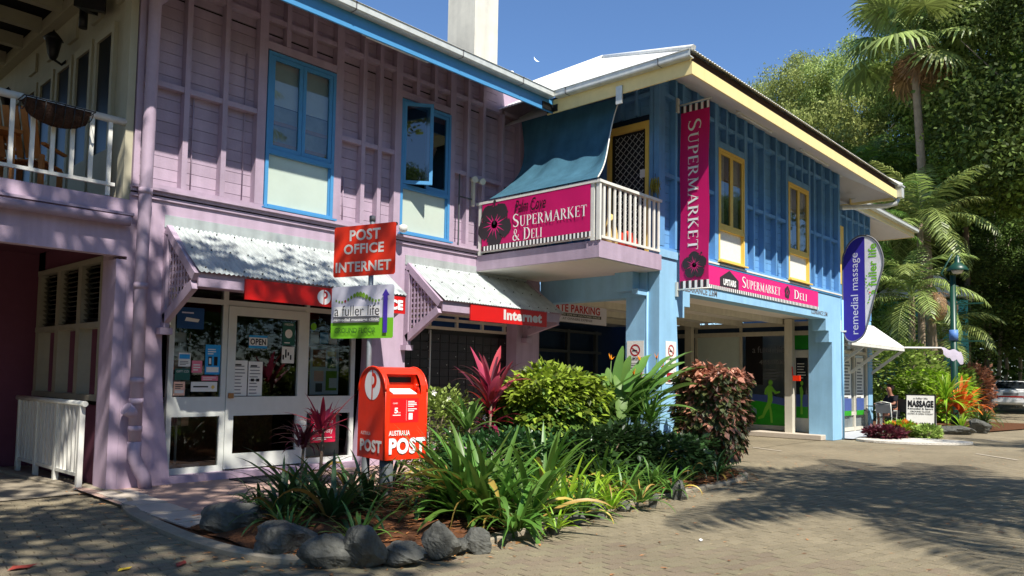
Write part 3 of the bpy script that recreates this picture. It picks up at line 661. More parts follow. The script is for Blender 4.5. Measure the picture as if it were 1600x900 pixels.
poster(4.72, 4.95, 1.335, 1.40, mat('pink_print', (220, 120, 140), .5, .3), 'pink and white strip notice under the blue phone poster', 'notice', lambda p, w, h: p.lines(.02, .015, w-.02, h-.01, 2, PAPER), name='notice', y=yo)
poster(4.36, 4.56, 1.34, 1.49, TEALP, 'faded green gift card notice at left edge of shop window', 'notice', lambda p, w, h: p.text('GIFT CO', .02, h-.05, w-.02, h-.02, PAPER), name='notice', y=yo)
poster(6.42, 6.93, 1.14, 1.86, mat('display_board', (196, 206, 212), .5, .3), 'tall pale display board of small pictures in right shop window', 'display board', lambda p, w, h: (p.rect(.04, .42, .27, .68, BRNP), p.rect(.3, .58, .46, .66, YEL), p.rect(.3, .4, .46, .56, TEALP), p.rect(.07, .2, .24, .36, ORP), p.rect(.1, .04, .22, .17, POSTG), p.rect(.28, .06, .48, .36, GRND), p.rect(.34, .1, .48, .25, PAPER)), name='display_board', y=YS+.09)
tag(MB().lathe((6.42, YS+.028, 2.16), [(0, 0)], 3).build('tmp'), '', ''); bpy.data.objects.remove(bpy.data.objects['tmp'])
pr = Print((6.4, YS+.028, 2.16), (1, 0, 0), (0, 0, 1)); pr.ell(.02, 0, .05, .055, GRN, 20); tag(pr.mb.build('round_sticker'), 'round green sticker at top of the right shop window', 'sticker')
poster(6.42, 6.86, .42, .84, mat('crimson_print', (190, 24, 60), .5, .3), 'crimson poster with white lettering low in the right shop window', fn=lambda p, w, h: (p.text('Join the', .04, .26, w-.05, .36, PAPER), p.text('fun today', .04, .12, w-.05, .22, PAPER), p.lines(.04, .04, w-.04, .09, 2, PAPER)), y=yo)
poster(4.36, 4.72, 2.02, 2.3, mat('navy_print', (24, 70, 120), .5, .3), 'dark blue poster at the top of the left shop window', fn=lambda p, w, h: (p.poly([(.1, .1), (.28, .09), (.3, .13), (.12, .15)], PAPER), p.lines(.06, .2, .3, .24, 1, LIL)), y=yo)
poster(4.4, 4.56, 1.52, 1.7, PAPER, 'small white card with a blue band left of the phone poster', 'notice', lambda p, w, h: (p.rect(.01, .1, w-.01, .16, BLUP), p.lines(.02, .02, w-.02, .08, 3, GPR)), name='notice', y=yo)
poster(4.58, 4.72, 1.44, 1.6, mat('pink_print', (220, 120, 140), .5, .3), 'small pink gift card packet beside the phone poster', 'notice', lambda p, w, h: p.lines(.02, .03, w-.02, h-.03, 3, PAPER), name='notice', y=yo)
mg = thing('magazine_rack', (6.7, YS+.4, 1.2), 'wire rack of magazines behind the right shop window', 'magazine rack')
for r0 in range(3):
    for k in range(4): B('magazine', (6.38+k*.17, YS+.3+.06*r0, 1.92+.0*r0-.22*r0), (6.38+k*.17+.14, YS+.31+.06*r0, 2.1-.22*r0), (BRNP, PAPER, BLUP, ORP, GRND)[(k+r0*2) % 5], mg)
dk = thing('shop_counter', (5.7, 11.4, .1), 'pale shop counter deep inside the post office', 'counter'); B('counter_top', (5.0, 11.3, 1.0), (6.6, 11.9, 1.05), WHT, dk); B('counter_front', (5.0, 11.32, .1), (6.6, 11.4, .99), BRNP, dk)
B('counter_panel', (6.36, YS+.2, .2), (7.05, YS+.22, .84), PAPER, pb)
rk = thing('card_rack', (4.62, YS+.5, .12), 'white wire spinner rack of cards behind the left shop window', 'card rack')
MB().tube([(4.62, YS+.5, .14), (4.62, YS+.5, 2.1)], .018, 8).build('pole', WHT, rk); MB().bar((4.3, YS+.5, .17), (4.95, YS+.5, .17), .06, .04).build('base', WHT, rk); MB().bar((4.62, YS+.25, .17), (4.62, YS+.75, .17), .06, .04).build('base', WHT, rk)
r_ = random.Random(21)
for lv in range(7):
    z = .78+.19*lv
    for k in range(4):
        a = 1.57*k+.5+lv*.1; c = Vector((4.62+.13*math.cos(a), YS+.5+.13*math.sin(a), z)); u = Vector((-math.sin(a), math.cos(a), 0))*.075
        MB().obox(c, u, (0, 0, .065), Vector((math.cos(a), math.sin(a), 0))*.003).build('card', r_.choice([PAPER, PAPER, LIL, ORP, GPR, WPR]), rk)
B('door_mat', (5.0, 9.1, .036), (6.1, 9.62, .05), mat('rubber_mat', (58, 58, 62), .9, .1, var=.2, scale=40), None)
tag(bpy.data.objects['door_mat'], 'dark grey door mat in front of the post office door', 'door mat')

# ---- shop front two: wall of private boxes
YP = YF+.28
pob = thing('post_box_wall', (8.2, YP, .3), 'dark wall of small locked mail boxes under the Internet sign', 'mail boxes')
B('backing', (8.1, YP+.03, .3), (10.75, YP+.1, 2.3), BLK, pob)
DKB = mat('dark_brown_steel', (40, 32, 34), .4, .5, var=.2, scale=10)
bd = MB().box((-.1, 0, 0), (.1, .02, .135)); bd.box((-.05, -.004, .09), (.05, 0, .1)); bdm = bd.mesh('mail_box_door', DKB)
lk = MB().tube([(.06, -.004, .05), (.06, 0, .05)], .008, 6).mesh('lock', GUT)
for c in range(12):
    for r in range(12):
        x = 8.25+c*.214+(.03 if c > 2 else 0); z = .4+r*.15
        inst('mail_box_door', bdm, pob, (x-8.2, 0, z-.3))
        if (c*7+r*5) % 4 == 0: inst('lock', lk, pob, (x-8.2, 0, z-.3))
B('mullion', (8.775, YP-.02, .3), (8.8, YP+.03, 2.25), GUT, pob)
tr_ = MB(); [tr_.box((8.12, YP-.02, z), (10.72, YP+.04, z+.05)) for z in (2.27, 2.42, 2.52)]; [tr_.box((x, YP-.015, 2.32), (x+.05, YP+.035, 2.52)) for x in (8.12, 8.75, 9.4, 10.05, 10.65)]
tr_.build('transom_frame', CRM, pb)

# ---- awnings
def awning(parent, x0, x1, zt, name, group, zf=2.64, yf=8.78, feet=(2.0, 2.0), panelz=.16, fl=3.43):
    t = B(name, (x0, YF-.012, fl-.16), (x1, YF-.002, fl), ZNC, parent)
    mb = MB(); V = Vector((0, yf-YF, zf-(fl-.13))); corrug(mb, (x0+.04, YF-.01, fl-.13), (1, 0, 0), x1-x0-.04, V, (0, -V.z, V.y*-1) if False else Vector((1, 0, 0)).cross(-V)*1, .062, .009); mb.build('sheet', ZNC, t)
    B('fascia_board', (x0+.06, yf+.04, zf-.14-panelz*.2), (x1-.06, yf+.07, zf-.015), PURW, t)
    for xs_, foot in ((x0+.0, feet[0]), (x1-.08, feet[1])):
        xa, xb = xs_, xs_+.07
        top = (fl-.16); P = lambda y, z: (xa, y, z)
        MB().bar((xs_+.035, YF-.04, top-.02), (xs_+.035, yf+.06, zf-.06), .07, .11).build('bracket', PURW, t)
        MB().box((xa, YF-.11, foot), (xb, YF-.002, top-.1)).build('bracket', PURW, t)
        MB().bar((xs_+.035, YF-.06, foot+.1), (xs_+.035, yf+.1, zf-.15), .07, .12).build('bracket', PURW, t)
        B('bracket_foot', (xa-.05, YF-.14, foot-.09), (xb+.03, YF-.002, foot-.005), PURW, t)
        # lattice between the members
        def inside(y, z):
            s_ = (YF-.1-y)/(YF-.1-yf-.1)
            return 0 < s_ < 1 and foot+.2+s_*(zf-.15-foot-.1) < z < top-.12+s_*(zf-.0-top)
        xm = xs_+.035
        for k in range(7):
            y = YF-.14-k*.085; zs = [z/100 for z in range(150, 340) if inside(y, z/100)]
            if len(zs) > 5: MB().box((xm-.008, y-.016, zs[0]-.04), (xm, y+.016, zs[-1]+.04)).build('lattice_slat', PURW, t)
        for k in range(12):
            z = foot+.25+k*.085; ys = [y/100 for y in range(870, 970) if inside(y/100, z)]
            if len(ys) > 5: MB().box((xm+.001, ys[0]-.03, z-.016), (xm+.009, ys[-1]+.03, z+.016)).build('lattice_slat', PURW, t)
    return t
awning(pb, 4.05, 7.28, 3.3, 'awning', '')
awning(pb, 7.96, 10.98, 3.3, 'awning', '', feet=(1.95, 2.2))
# red sign boards along the awning fronts
rs = thing('post_office_fascia_sign', (4.7, 8.8, 2.36), 'red fascia sign with white post emblem under first awning edge', 'sign')
B('board', (4.69, 8.79, 2.36), (7.24, 8.815, 2.615), REDD, rs)
p = Print((4.69, 8.79, 2.36), (1, 0, 0), (0, 0, 1)); postlogo(p, 1.14, .125, .105, WPR, REDD, .1)
p.text('POST OFFICE', 1.34, .05, 2.5, .2, WPR, .06); p.build(rs)
rs2 = thing('internet_fascia_sign', (8.6, 8.8, 2.37), 'red fascia sign lettered Internet under the second awning edge', 'sign')
B('board', (8.6, 8.79, 2.36), (10.52, 8.815, 2.63), REDD, rs2)
p = Print((8.6, 8.79, 2.36), (1, 0, 0), (0, 0, 1)); p.text('Internet', .78, .06, 1.78, .235, mat('silver_print', (205, 200, 196), .4, .4), .05); p.build(rs2)

# ---- verandah on the left
VX = 3.6
va = B('verandah_floor', (-6, YF, 2.84), (3.62, YF+.14, 3.54), PUR, pb)
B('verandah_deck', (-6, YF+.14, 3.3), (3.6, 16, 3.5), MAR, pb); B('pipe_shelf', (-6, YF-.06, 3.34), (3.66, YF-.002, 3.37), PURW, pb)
MB().tube([(-6, YF-.09, 3.2), (3.6, YF-.09, 3.26)], .06, 12).build('drain_pipe', PURW, pb)
rl = MB().tube([(-6, YF+.06, 4.5), (3.55, YF+.06, 4.5)], .045, 10).build('balustrade', WHT, pb)
B('bottom_rail', (-6, YF+.03, 3.68), (3.45, YF+.07, 3.72), WHT, rl)
for k in range(17): B('baluster', (3.38-k*.205-.022, YF+.045, 3.56 if k == 0 else 3.72), (3.38-k*.205+.022, YF+.075, 4.47), WHT, rl)
CRD = mat('verandah_timber', (176, 170, 146), .7, .2, var=.08, scale=4)
B('verandah_wall', (VX+.02, YF+.2, 3.5), (VX+.1, 18, 7.0), CRD, pb)
B('corner_post', (VX-.06, YF+.02, 3.5), (VX+.03, YF+.24, 6.95), CRD, pb)
B('verandah_plate', (VX-.12, YF+.25, 6.62), (VX+.02, 18, 6.8), CRD, pb)
for y0 in (10.35, 11.15, 11.95, 12.75, 13.55, 14.3):
    f = MB(); f.box((VX-.03, y0, 3.55), (VX+.02, y0+.09, 5.98)); f.box((VX-.03, y0+.6, 3.55), (VX+.02, y0+.69, 5.98)); f.box((VX-.03, y0+.09, 5.86), (VX+.02, y0+.6, 5.98)); f.box((VX-.03, y0+.09, 3.55), (VX+.02, y0+.6, 4.3))
    d = f.build('french_door', CRD, pb); g = MB(); g.face([(VX, y0+.09, 4.3), (VX, y0+.6, 4.3), (VX, y0+.6, 5.86), (VX, y0+.09, 5.86)]); g.build('pane', mat('black_pane', (18, 22, 24), .3, .15, var=0), d)
for y0 in (10.0, 10.9, 11.85, 12.8, 13.7):
    B('block', (VX-.02, y0, 6.2), (VX+.02, y0+.35, 6.5), CRD, pb)
for k in range(7): B('rafter', (-5, 10.25+k*.95, 6.65), (VX-.12, 10.37+k*.95, 6.85), CRD, pb)
for k in range(5): B('purlin', (-4.4+k*1.75, YF, 6.86), (-4.28+k*1.75, 17, 6.96), CRD, pb)
B('verandah_roof', (-6, EY+.1, 7.0), (VX+.15, 18, 7.05), DARK, pb)
hb = thing('hanging_planter', (2.9, YF-.04, 4.2), 'long coir-lined wire trough planter hooked over the white verandah rail', 'planter')
COIR = mat('coir', (58, 42, 34), .95, .1, var=.5, scale=18, bump=1, bscale=50)
mb = MB(); n = 14
vs = []
for i in range(n+1):
    x = 2.42+i*.049; e = math.sin(math.pi*i/n)**.35
    for j in range(7):
        a = math.pi*j/6; vs.append((x+.01*math.sin(i*3), YF-.06-.11*math.cos(a)*1.0, 4.45-.24*e*math.sin(a)))
mb.add(vs, [(i*7+j, i*7+j+1, i*7+j+8, i*7+j+7) for i in range(n) for j in range(6)], None, True); mb.build('liner', COIR, hb)
for i in range(0, 15, 2):
    x = 2.42+i*.049; MB().tube([(x, YF-.06-.12*math.cos(math.pi*j/6), 4.46-.25*(math.sin(math.pi*max(i, .6)/14.0)**.35 if i < 14 else .4)*math.sin(math.pi*j/6)) for j in range(7)], .006, 5).build('wire', BLK, hb)
MB().tube([(2.4, YF-.18, 4.46), (3.13, YF-.18, 4.46), (3.13, YF+.05, 4.46), (2.4, YF+.05, 4.46), (2.4, YF-.18, 4.46)], .008, 5).build('wire', BLK, hb)
def chair(loc, ang, label):
    t = thing('wooden_chair', loc, label, 'chair'); t.rotation_euler = (0, 0, ang)
    def L(a, b, w, h, nm): mb = MB(); mb.bar(a, b, w, h); me = mb.mesh(nm, WOOD); inst(nm, me, t, (0, 0, 0))
    for sx in (-.24, .24):
        for sy in (-.22, .22): L((sx, sy, 0), (sx, sy, .42 if sy < 0 else .5), .05, .05, 'leg')
        L((sx*1.15, -.25, .62), (sx*1.15, .28, .62), .05, .03, 'armrest')
    for k in range(5): L((-.22+.11*k, -.22, .43), (-.22+.11*k, .22, .43), .09, .02, 'seat_slat')
    for k in range(5): L((-.2+.1*k, .22, .45), (-.2+.1*k, .4, 1.02), .07, .02, 'back_slat')
chair((2.75, 10.5, 3.5), 2.4, 'honey wood slatted chair behind the verandah planter'); chair((1.9, 10.9, 3.5), -.6, 'honey wood chair at far left of the verandah beside the table')
t = thing('verandah_table', (2.2, 10.4, 3.5), 'small honey wood table on the verandah at left edge', 'table')
B('tabletop', (1.85, 10.1, 4.18), (2.55, 10.7, 4.22), WOOD, t); [B('leg', (x, y, 3.5), (x+.05, y+.05, 4.18), WOOD, t) for x in (1.9, 2.45) for y in (10.15, 10.6)]
ln = thing('wall_lantern', (VX-.16, 12.2, 5.9), 'black carriage lantern on the cream verandah wall', 'lantern')
MB().lathe((VX-.2, 12.2, 5.9), [(0, 0), (.04, .02), (.07, .08), (.11, .3), (.14, .31), (.06, .4), (.02, .43), (0, .47)], 6).build('lamp_body', BLK, ln); MB().tube([(VX-.2, 12.2, 5.93), (VX-.08, 12.2, 5.88), (VX, 12.2, 5.98)], .02, 6).build('arm', BLK, ln)
ln = thing('wall_lantern', (VX-.16, 14.4, 5.6), 'smaller far black lantern beside the verandah rail end', 'lantern')
MB().lathe((VX-.2, 14.4, 5.6), [(0, 0), (.04, .02), (.12, .3), (.14, .31), (.06, .4), (0, .47)], 6).build('lamp_body', BLK, ln); MB().tube([(VX-.2, 14.4, 5.6), (VX-.2, 14.4, 5.2)], .012, 6).build('stem', BLK, ln)
sp = thing('loudspeaker', (VX-.2, 10.85, 6.1), 'black wall loudspeaker and sensor at top of cream verandah wall', 'loudspeaker')
MB().obox((VX-.2, 10.6, 6.25), (.12, -.05, 0), (0, 0, .12), (.04, .1, .03)).build('cabinet', BLK, sp); MB().obox((VX-.22, 10.85, 6.3), (.1, .05, 0), (0, 0, .1), (-.04, .08, .03)).build('cabinet', BLK, sp); MB().tube([(VX-.15, 11.15, 6.08), (VX-.15, 11.15, 6.34)], .055, 10).build('sensor', BLK, sp)
# recess below: louvred windows, rail and walls
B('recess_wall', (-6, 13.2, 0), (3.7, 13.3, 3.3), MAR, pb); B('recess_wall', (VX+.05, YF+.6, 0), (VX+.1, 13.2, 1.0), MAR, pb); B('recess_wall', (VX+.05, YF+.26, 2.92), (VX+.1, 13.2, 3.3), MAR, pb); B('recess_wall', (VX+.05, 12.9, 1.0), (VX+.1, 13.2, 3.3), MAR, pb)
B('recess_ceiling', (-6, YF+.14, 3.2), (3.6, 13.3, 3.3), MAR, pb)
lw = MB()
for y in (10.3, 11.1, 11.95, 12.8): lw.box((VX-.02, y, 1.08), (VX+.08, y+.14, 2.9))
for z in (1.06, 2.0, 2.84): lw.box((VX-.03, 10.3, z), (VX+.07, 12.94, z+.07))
lw_o = lw.build('louvre_window', mat('shaded_louvre_paint', (140, 132, 116), .7, .2, var=.1), pb)  # paint darkened, the shade of the recess is put into its colour
for k in range(11):
    MB().obox((VX+.05, 11.6, 2.1+k*.068), (.028, 0, -.026), (0, 1.28, 0), (.003, 0, .003)).build('louvre', GLD, lw_o)
g = MB(); g.face([(VX+.06, 10.3, 1.1), (VX+.06, 12.9, 1.1), (VX+.06, 12.9, 2.0), (VX+.06, 10.3, 2.0)]); g.build('pane', GLD, lw_o)
B('room_back', (VX+.5, 10.1, .9), (VX+.52, 13, 3.1), DARK, lw_o)
rr = thing('handrail', (3.35, 11.4, 0), 'low white metal balustrade beside the recessed louvre windows', 'railing')
MB().tube([(3.35, 10.05, 1.04), (3.35, 12.75, 1.04)], .035, 10).build('top_rail', WHT, rr); B('bottom_rail', (3.33, 10.15, .16), (3.37, 12.6, .2), WHT, rr)
for k in range(18): B('baluster', (3.335, 10.27+k*.135-.02, .2), (3.365, 10.27+k*.135+.02, 1.01), WHT, rr)
for y in (10.15, 11.0, 11.8, 12.6): B('post', (3.32, y-.03, 0), (3.38, y+.03, 1.02), WHT, rr)

# ================================================================== BLUE BUILDING
YB = 7.02; XL = 11.4; XR = 20.3
bb = thing('blue_building', (XL, YB, 0), 'two-storey blue building with drive-through, balcony and white hipped roof', 'building')
# street front of the ground floor: a wall with a wide opening whose corners step in
front = [(11.44, 0), (12.14, 0), (12.12, 1.6), (12.05, 2.6), (12.05, 3.05)]
colA = MB().prism([(x, YB, z) for x, z in [(11.44, 0), (12.17, 0), (12.1, 1.6), (12.02, 2.6), (12.02, 3.6), (11.44, 3.6)]], (0, .22, 0)).build('pillar', BLU, bb)
bm = MB().prism([(x, YB+.004, z) for x, z in [(12.022, 2.58), (12.3, 2.58), (12.3, 2.79), (12.5, 2.79), (12.5, 3.04), (19.24, 3.04), (19.24, 2.75), (19.45, 2.75), (19.45, 2.47), (19.66, 2.47), (19.66, 0), (20.3, 0), (20.3, 3.66), (12.022, 3.66)]], (0, .34, 0)).build('beam', BLU, bb)
B('pillar', (19.66, YB+.345, 0), (20.3, YB+.6, 3.6), BLU, bb)
B('trim_board', (12.03, YB-.03, 3.70), (XR+.02, YB+.1, 3.735), WHT, bb); B('trim_board', (12.03, YB-.018, 3.665), (XR+.02, YB+.1, 3.695), BLUF, bb)
B('trim_board', (XL-.01, YB-.03, 3.602), (12.025, YB+.1, 3.735), BLU, bb)
MB().tube([(XR+.02, YB-.03, 0), (XR+.02, YB-.03, 3.6)], .03, 8).build('conduit', BLU, bb)
# left side of the ground floor
B('pillar', (XL, 7.28, 0), (XL+.3, 7.68, 2.9), BLU, bb); MB().tube([(XL+.02, 7.25, 0), (XL+.02, 7.25, 3.0)], .022, 8).build('downpipe', BLU, bb)
B('beam', (XL, 7.245, 2.902), (XL+.3, YF-.002, 3.34), BLU, bb); B('beam', (XL+.002, YF+.262, 2.902), (XL+.3, 13, 3.34), BLU, bb)
B('bracket_block', (XL-.22, 7.4, 3.0), (XL-.002, 7.78, 3.345), BLU, bb); B('bracket_block', (XL-.3, 7.24, 2.92), (XL-.002, 7.36, 3.02), BLU, bb)
B('ceiling', (XL+.3, YB+.345, 3.12), (XR-.02, 15, 3.2), SOF, bb)
for y in (8.3, 9.6, 10.9, 12.2): B('ceiling_beam', (XL+.31, y, 2.98), (XR-.3, y+.1, 3.118), CRM, bb)
# dark shops at the back of the drive-through
bk = MB()
for x in (11.2, 12.35, 13.6, 14.9, 16.2, 17.6, 19.0): bk.box((x, 13.9, 0), (x+.12, 14.0, 2.9))
for z in (2.2, 2.8): bk.box((10.6, 13.905, z), (19.3, 13.995, z+.08))
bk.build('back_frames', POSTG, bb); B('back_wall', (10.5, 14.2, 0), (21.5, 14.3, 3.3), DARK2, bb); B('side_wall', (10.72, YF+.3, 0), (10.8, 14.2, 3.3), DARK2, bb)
for x in (12.9, 15.6): MB().tube([(x, 12.6, 0), (x, 12.6, 1.1)], .09, 12).build('bollard_pipe', CRM, bb)
# upper floor
boards(bb, 'x', XL+.02, XR-.02, YB+.12, .02, 3.75, 6.98, [(13.6, 14.75, 3.6, 6.07), (16.96, 18.19, 3.6, 6.07)], BLUW)
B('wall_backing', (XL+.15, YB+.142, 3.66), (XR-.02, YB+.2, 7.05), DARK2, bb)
B('bottom_plate', (XL+.01, YB+.004, 3.737), (XR-.01, YB+.118, 3.79), BLUW, bb)
for x, w in ((XL+.1, .2), (12.0, .07), (12.26, .07), (12.8, .07), (13.53, .135), (14.80, .13), (15.2, .06), (15.71, .06), (16.33, .06), (16.91, .11), (18.24, .11), (18.55, .055), (19.05, .055), (19.62, .055), (20.22, .13)): stud(bb, x, YB-(.004 if w > .1 else 0), 3.8, 6.98, w, BLUW)
for x in (13.97, 14.36, 17.38, 17.8): stud(bb, x, YB, 6.2, 6.98, .055, BLUW)
for a, b in ((13.6, 14.73), (16.968, 18.182)): B('header', (a, YB-.002, 6.06), (b, YB+.12, 6.19), BLUW, bb)
wb = {XL+.1: .2, 13.53: .135, 14.80: .13, 16.91: .11, 18.24: .11, 20.22: .13}
rails(bb, YB, [XL+.1, 12.0, 12.26, 12.8, 13.53], (5.1, 6.55), .07, BLUW, wb); rails(bb, YB, [14.80, 15.2, 15.71, 16.33, 16.91], (5.1, 6.55), .06, BLUW, wb)
rails(bb, YB, [18.24, 18.55, 19.05, 19.62, 20.22], (5.1, 6.55), .055, BLUW, wb); rails(bb, YB, [13.53, 13.97, 14.36, 14.80], (6.52,), .055, BLUW, wb); rails(bb, YB, [16.91, 17.38, 17.8, 18.24], (6.52,), .055, BLUW, wb)
for x, z in ((15.8, 4.7), (16.62, 4.4)): MB().tube([(x, YB+.1, 3.8), (x, YB+.1, z)], .012, 6).build('conduit', BLUW, bb)
SCR = mat('lattice_screen', (226, 224, 212), .5, .4, var=.12, scale=30)
wA = window(bb, 13.605, 14.728, YB-.012, 3.80, 6.05, 4.45, YELD, SCR, GLW); wC = window(bb, 16.972, 18.178, YB-.012, 3.80, 6.05, 4.43, YELD, SCR, GLW)
for w_, x0, x1 in ((wA, 13.67, 14.65), (wC, 17.04, 18.1)):
    B('curtain', (x0, YB+.09, 4.5), (x0+.34, YB+.1, 5.98), mat('curtain', (176, 172, 156), .9, .1, var=.3, scale=12), w_); B('curtain', (x1-.3, YB+.09, 4.5), (x1, YB+.1, 5.98), mat('curtain', (150, 146, 130)), w_)
# upper wall over the balcony, with its door
B('wall_backing', (XL+.14, YB+.2, 3.62), (XL+.2, YF, 7.05), DARK2, bb)
boards(bb, 'y', YB+.12, YF, XL+.12, .018, 3.63, 6.98, [(7.2, 8.12, 3.5, 6.08)], BLUW)
for y, w in ((7.17, .09), (8.16, .09), (8.6, .06), (9.05, .06), (9.5, .06)): B('stud', (XL, y-w/2, 3.63), (XL+.118, y+w/2, 6.98), BLUW, bb)
for y in (7.5, 7.85): B('stud', (XL, y-.03, 6.2), (XL+.118, y+.03, 6.98), BLUW, bb)
B('rail', (XL+.01, 7.22, 6.5), (XL+.116, 8.11, 6.57), BLUW, bb)
df = MB(); df.box((XL-.02, 7.22, 3.63), (XL+.1, 7.29, 6.05)); df.box((XL-.02, 8.04, 3.63), (XL+.1, 8.11, 6.05)); df.box((XL-.02, 7.29, 5.93), (XL+.1, 8.04, 6.05)); dfo = df.build('door_frame', YELD, bb)
B('screen_door', (XL+.06, 7.29, 3.63), (XL+.1, 8.04, 5.93), mat('dark_screen', (34, 36, 40), .5, .3, var=.2, scale=20), dfo)
dm = MB(); 
for k in range(-9, 20):
    for sgn in (1, -1):
        z0 = 3.7+k*.13; a = Vector((XL+.055, 7.36, z0 if sgn > 0 else z0+.62)); b = Vector((XL+.055, 7.98, z0+.62 if sgn > 0 else z0))
        lo, hi = (a, b) if a.z < b.z else (b, a); dlt = hi-lo
        t0 = max(0, (3.7-lo.z)/dlt.z); t1 = min(1, (5.88-lo.z)/dlt.z)
        if t1 > t0: dm.bar(lo+dlt*t0, lo+dlt*t1, .006, .012, None, (1, 0, 0))
dm.build('diamond_grille', GUT, dfo, kind='stuff')
for y0, y1 in ((7.295, 7.36), (7.975, 8.035)): B('door_stile', (XL+.04, y0, 3.63), (XL+.058, y1, 5.93), BLK, dfo)
B('door_sticker', (XL+.035, 7.31, 5.05), (XL+.039, 7.43, 5.2), PAPER, dfo)
B('end_wall', (XR-.12, YB+.12, 3.6), (XR, 15, 7.1), BLUW, bb); B('end_wall', (XR-.1, YB+.6, 0), (XR-.01, 7.62, 3.6), BLU, bb)
# eaves
E2 = 6.15; XE = 10.25; YE = 5.73; XE2 = 21.6; YBK = 17.7
fs = MB().box((XE, YE, E2), (XE2-.9, YE+.03, E2+.2)); fs.build('fascia', YEL, bb)
B('fascia', (XE, YE+.03, E2), (XE+.03, 8.63, E2+.24), YEL, bb); B('fascia', (XE+.034, YE+.034, E2+.2), (XE2-.9, YE+.06, E2+.34), RUST, bb)
mb = MB(); mb.face([(XE+.03, YE+.03, E2+.02), (XE2-.8, YE+.03, E2+.02), (XR, YB+.12, 6.97), (XL+.12, YB+.12, 6.97)]); mb.face([(XE+.03, YE+.03, E2+.02), (XL+.12, YB+.12, 6.97), (XL+.12, YBK-1, 6.97), (XE+.03, YBK, E2+.02)])
mb.face([(XE2-.8, YE+.03, E2+.02), (XE2-.8, YBK, E2+.02), (XR, YBK-1.2, 6.97), (XR, YB+.12, 6.97)]); mb.build('soffit', SOF, bb)
B('fascia', (XE2-.83, YE+.032, E2), (XE2-.8, YBK, E2+.2), YEL, bb)
ap = Vector((16.2, 11.7, 10.0)); c0 = Vector((XE-.07, YE-.06, E2+.34)); c1 = Vector((XE-.07, YBK, E2+.34)); c2 = Vector((XE2-.75, YE-.06, E2+.34)); c3 = Vector((XE2-.75, YBK, E2+.34))
def roofplane(a, b, apx, nm):   # triangular corrugated plane a-b along the eave
    U = (b-a).normalized(); Lw = (b-a).length; mb = MB(); n = int(Lw/.08*4); N = U.cross(apx-a).normalized()
    if N.z < 0: N = -N
    ta = (apx-a).dot(U)
    foot = a+U*ta; H = apx-foot
    base = len(mb.v)
    for i in range(n+1):
        u = Lw*i/n; f = (u/ta if u < ta else (Lw-u)/(Lw-ta)); w = N*(.009*math.cos(2*math.pi*u/.08))
        mb.v += [a+U*u+w, a+U*u+H*f+w]
    for i in range(n): mb.f.append((2*i, 2*i+2, 2*i+3, 2*i+1)); mb.m.append(0); mb.sm.append(True)
    return mb.build(nm, ROOFW, bb)
roofplane(c0, c1, ap, 'roof'); roofplane(c0, c2, ap, 'roof'); roofplane(c2, c3, ap, 'roof')
hp = MB(); hp.tube([c0+Vector((0, 0, .03)), ap+Vector((0, 0, .03))], .045, 6); hp.tube([c1+Vector((0, 0, .03)), ap+Vector((0, 0, .03))], .05, 6); hp.tube([c2+Vector((0, 0, .03)), ap+Vector((0, 0, .03))], .05, 6); hp.build('hip_cap', ROOFW, bb)
gutter(bb, YE-.03, 8.36, XE-.002, E2+.23, axis='y', joints=(6.25, 8.1), m=GUT)
B('valley_plate', (XE-.02, 8.38, E2+.02), (XE-.001, 8.62, E2+.14), BLK, bb); B('valley_plate', (XE-.3, EY-.02, E2+.02), (XE-.022, EY-.001, E2+.14), BLK, bb)
rh = MB(); rh.box((XE2-.98, YE-.12, E2+.02), (XE2-.78, YE+.1, E2+.28)); rh.box((XE2-1.0, YE-.14, E2+.285), (XE2-.76, YE+.12, E2+.32)); rho = rh.build('rain_head', GUT, bb)
gutter(bb, YE+.1, YBK, XE2-.79, E2+.2, axis='y')
MB().tube([(XE2-.9, YE, E2+.0), (XE2-.9, YE+.04, E2-.12), (XE2-1.0, YE+.25, E2-.17), (XR+.1, YB-.12, E2-.12), (XR-.05, YB-.04, E2-.14)], .06, 12).build('downpipe', GUT, bb)
for a, b in ((13.4, 14.95), (16.45, 18.1)): tube_light(bb, (a, 6.5, 6.6), (b, 6.5, 6.6))
# ---- balcony
XB = 9.6
bl = B('balcony', (XB, 6.98, 3.35), (XL+.04, YF-.01, 3.62), PURW, bb)
B('balcony_soffit', (XB+.02, 7.0, 3.335), (XL, YF-.02, 3.348), SOF, bl)
B('handrail', (XB-.04, 6.94, 4.53), (XB+.05, YF-.01, 4.575), WHT, bl); B('handrail', (XB+.052, 6.945, 4.53), (XL-.0, 7.03, 4.575), WHT, bl)
B('bottom_rail', (XB-.02, 7.06, 3.66), (XB+.02, YF-.02, 3.7), WHT, bl); B('bottom_rail', (XB+.06, 6.97, 3.66), (XL-.02, 7.01, 3.7), WHT, bl)
for y in (6.99, 7.1, 9.6): B('post', (XB-.022, y-.035, 3.62), (XB+.022, y+.035, 4.53), WHT, bl)
for k in range(12): x = XB+.13+k*.147; B('baluster', (x-.025, 6.975, 3.7), (x+.025, 7.0, 4.53), WHT, bl)
for k in range(16): y = 7.25+k*.15; B('baluster', (XB-.005, y-.02, 3.7), (XB+.018, y+.02, 4.53), WHT, bl)
bx = thing('red_toy_box', (10.9, 7.3, 3.62), 'red and yellow bundle on the balcony floor behind the white rail', 'bundle')
MB().lathe((10.85, 7.35, 3.62), [(0, 0), (.2, .02), (.23, .15), (.19, .3), (.08, .36), (0, .37)], 10).build('bag', mat('bag_red', (206, 60, 40), .7, .2, var=.2), bx); MB().lathe((10.5, 7.4, 3.62), [(0, 0), (.12, .03), (.15, .2), (.1, .4), (.04, .6), (0, .62)], 9).build('bag', mat('bag_straw', (196, 170, 110), .8, .2, var=.3), bx)
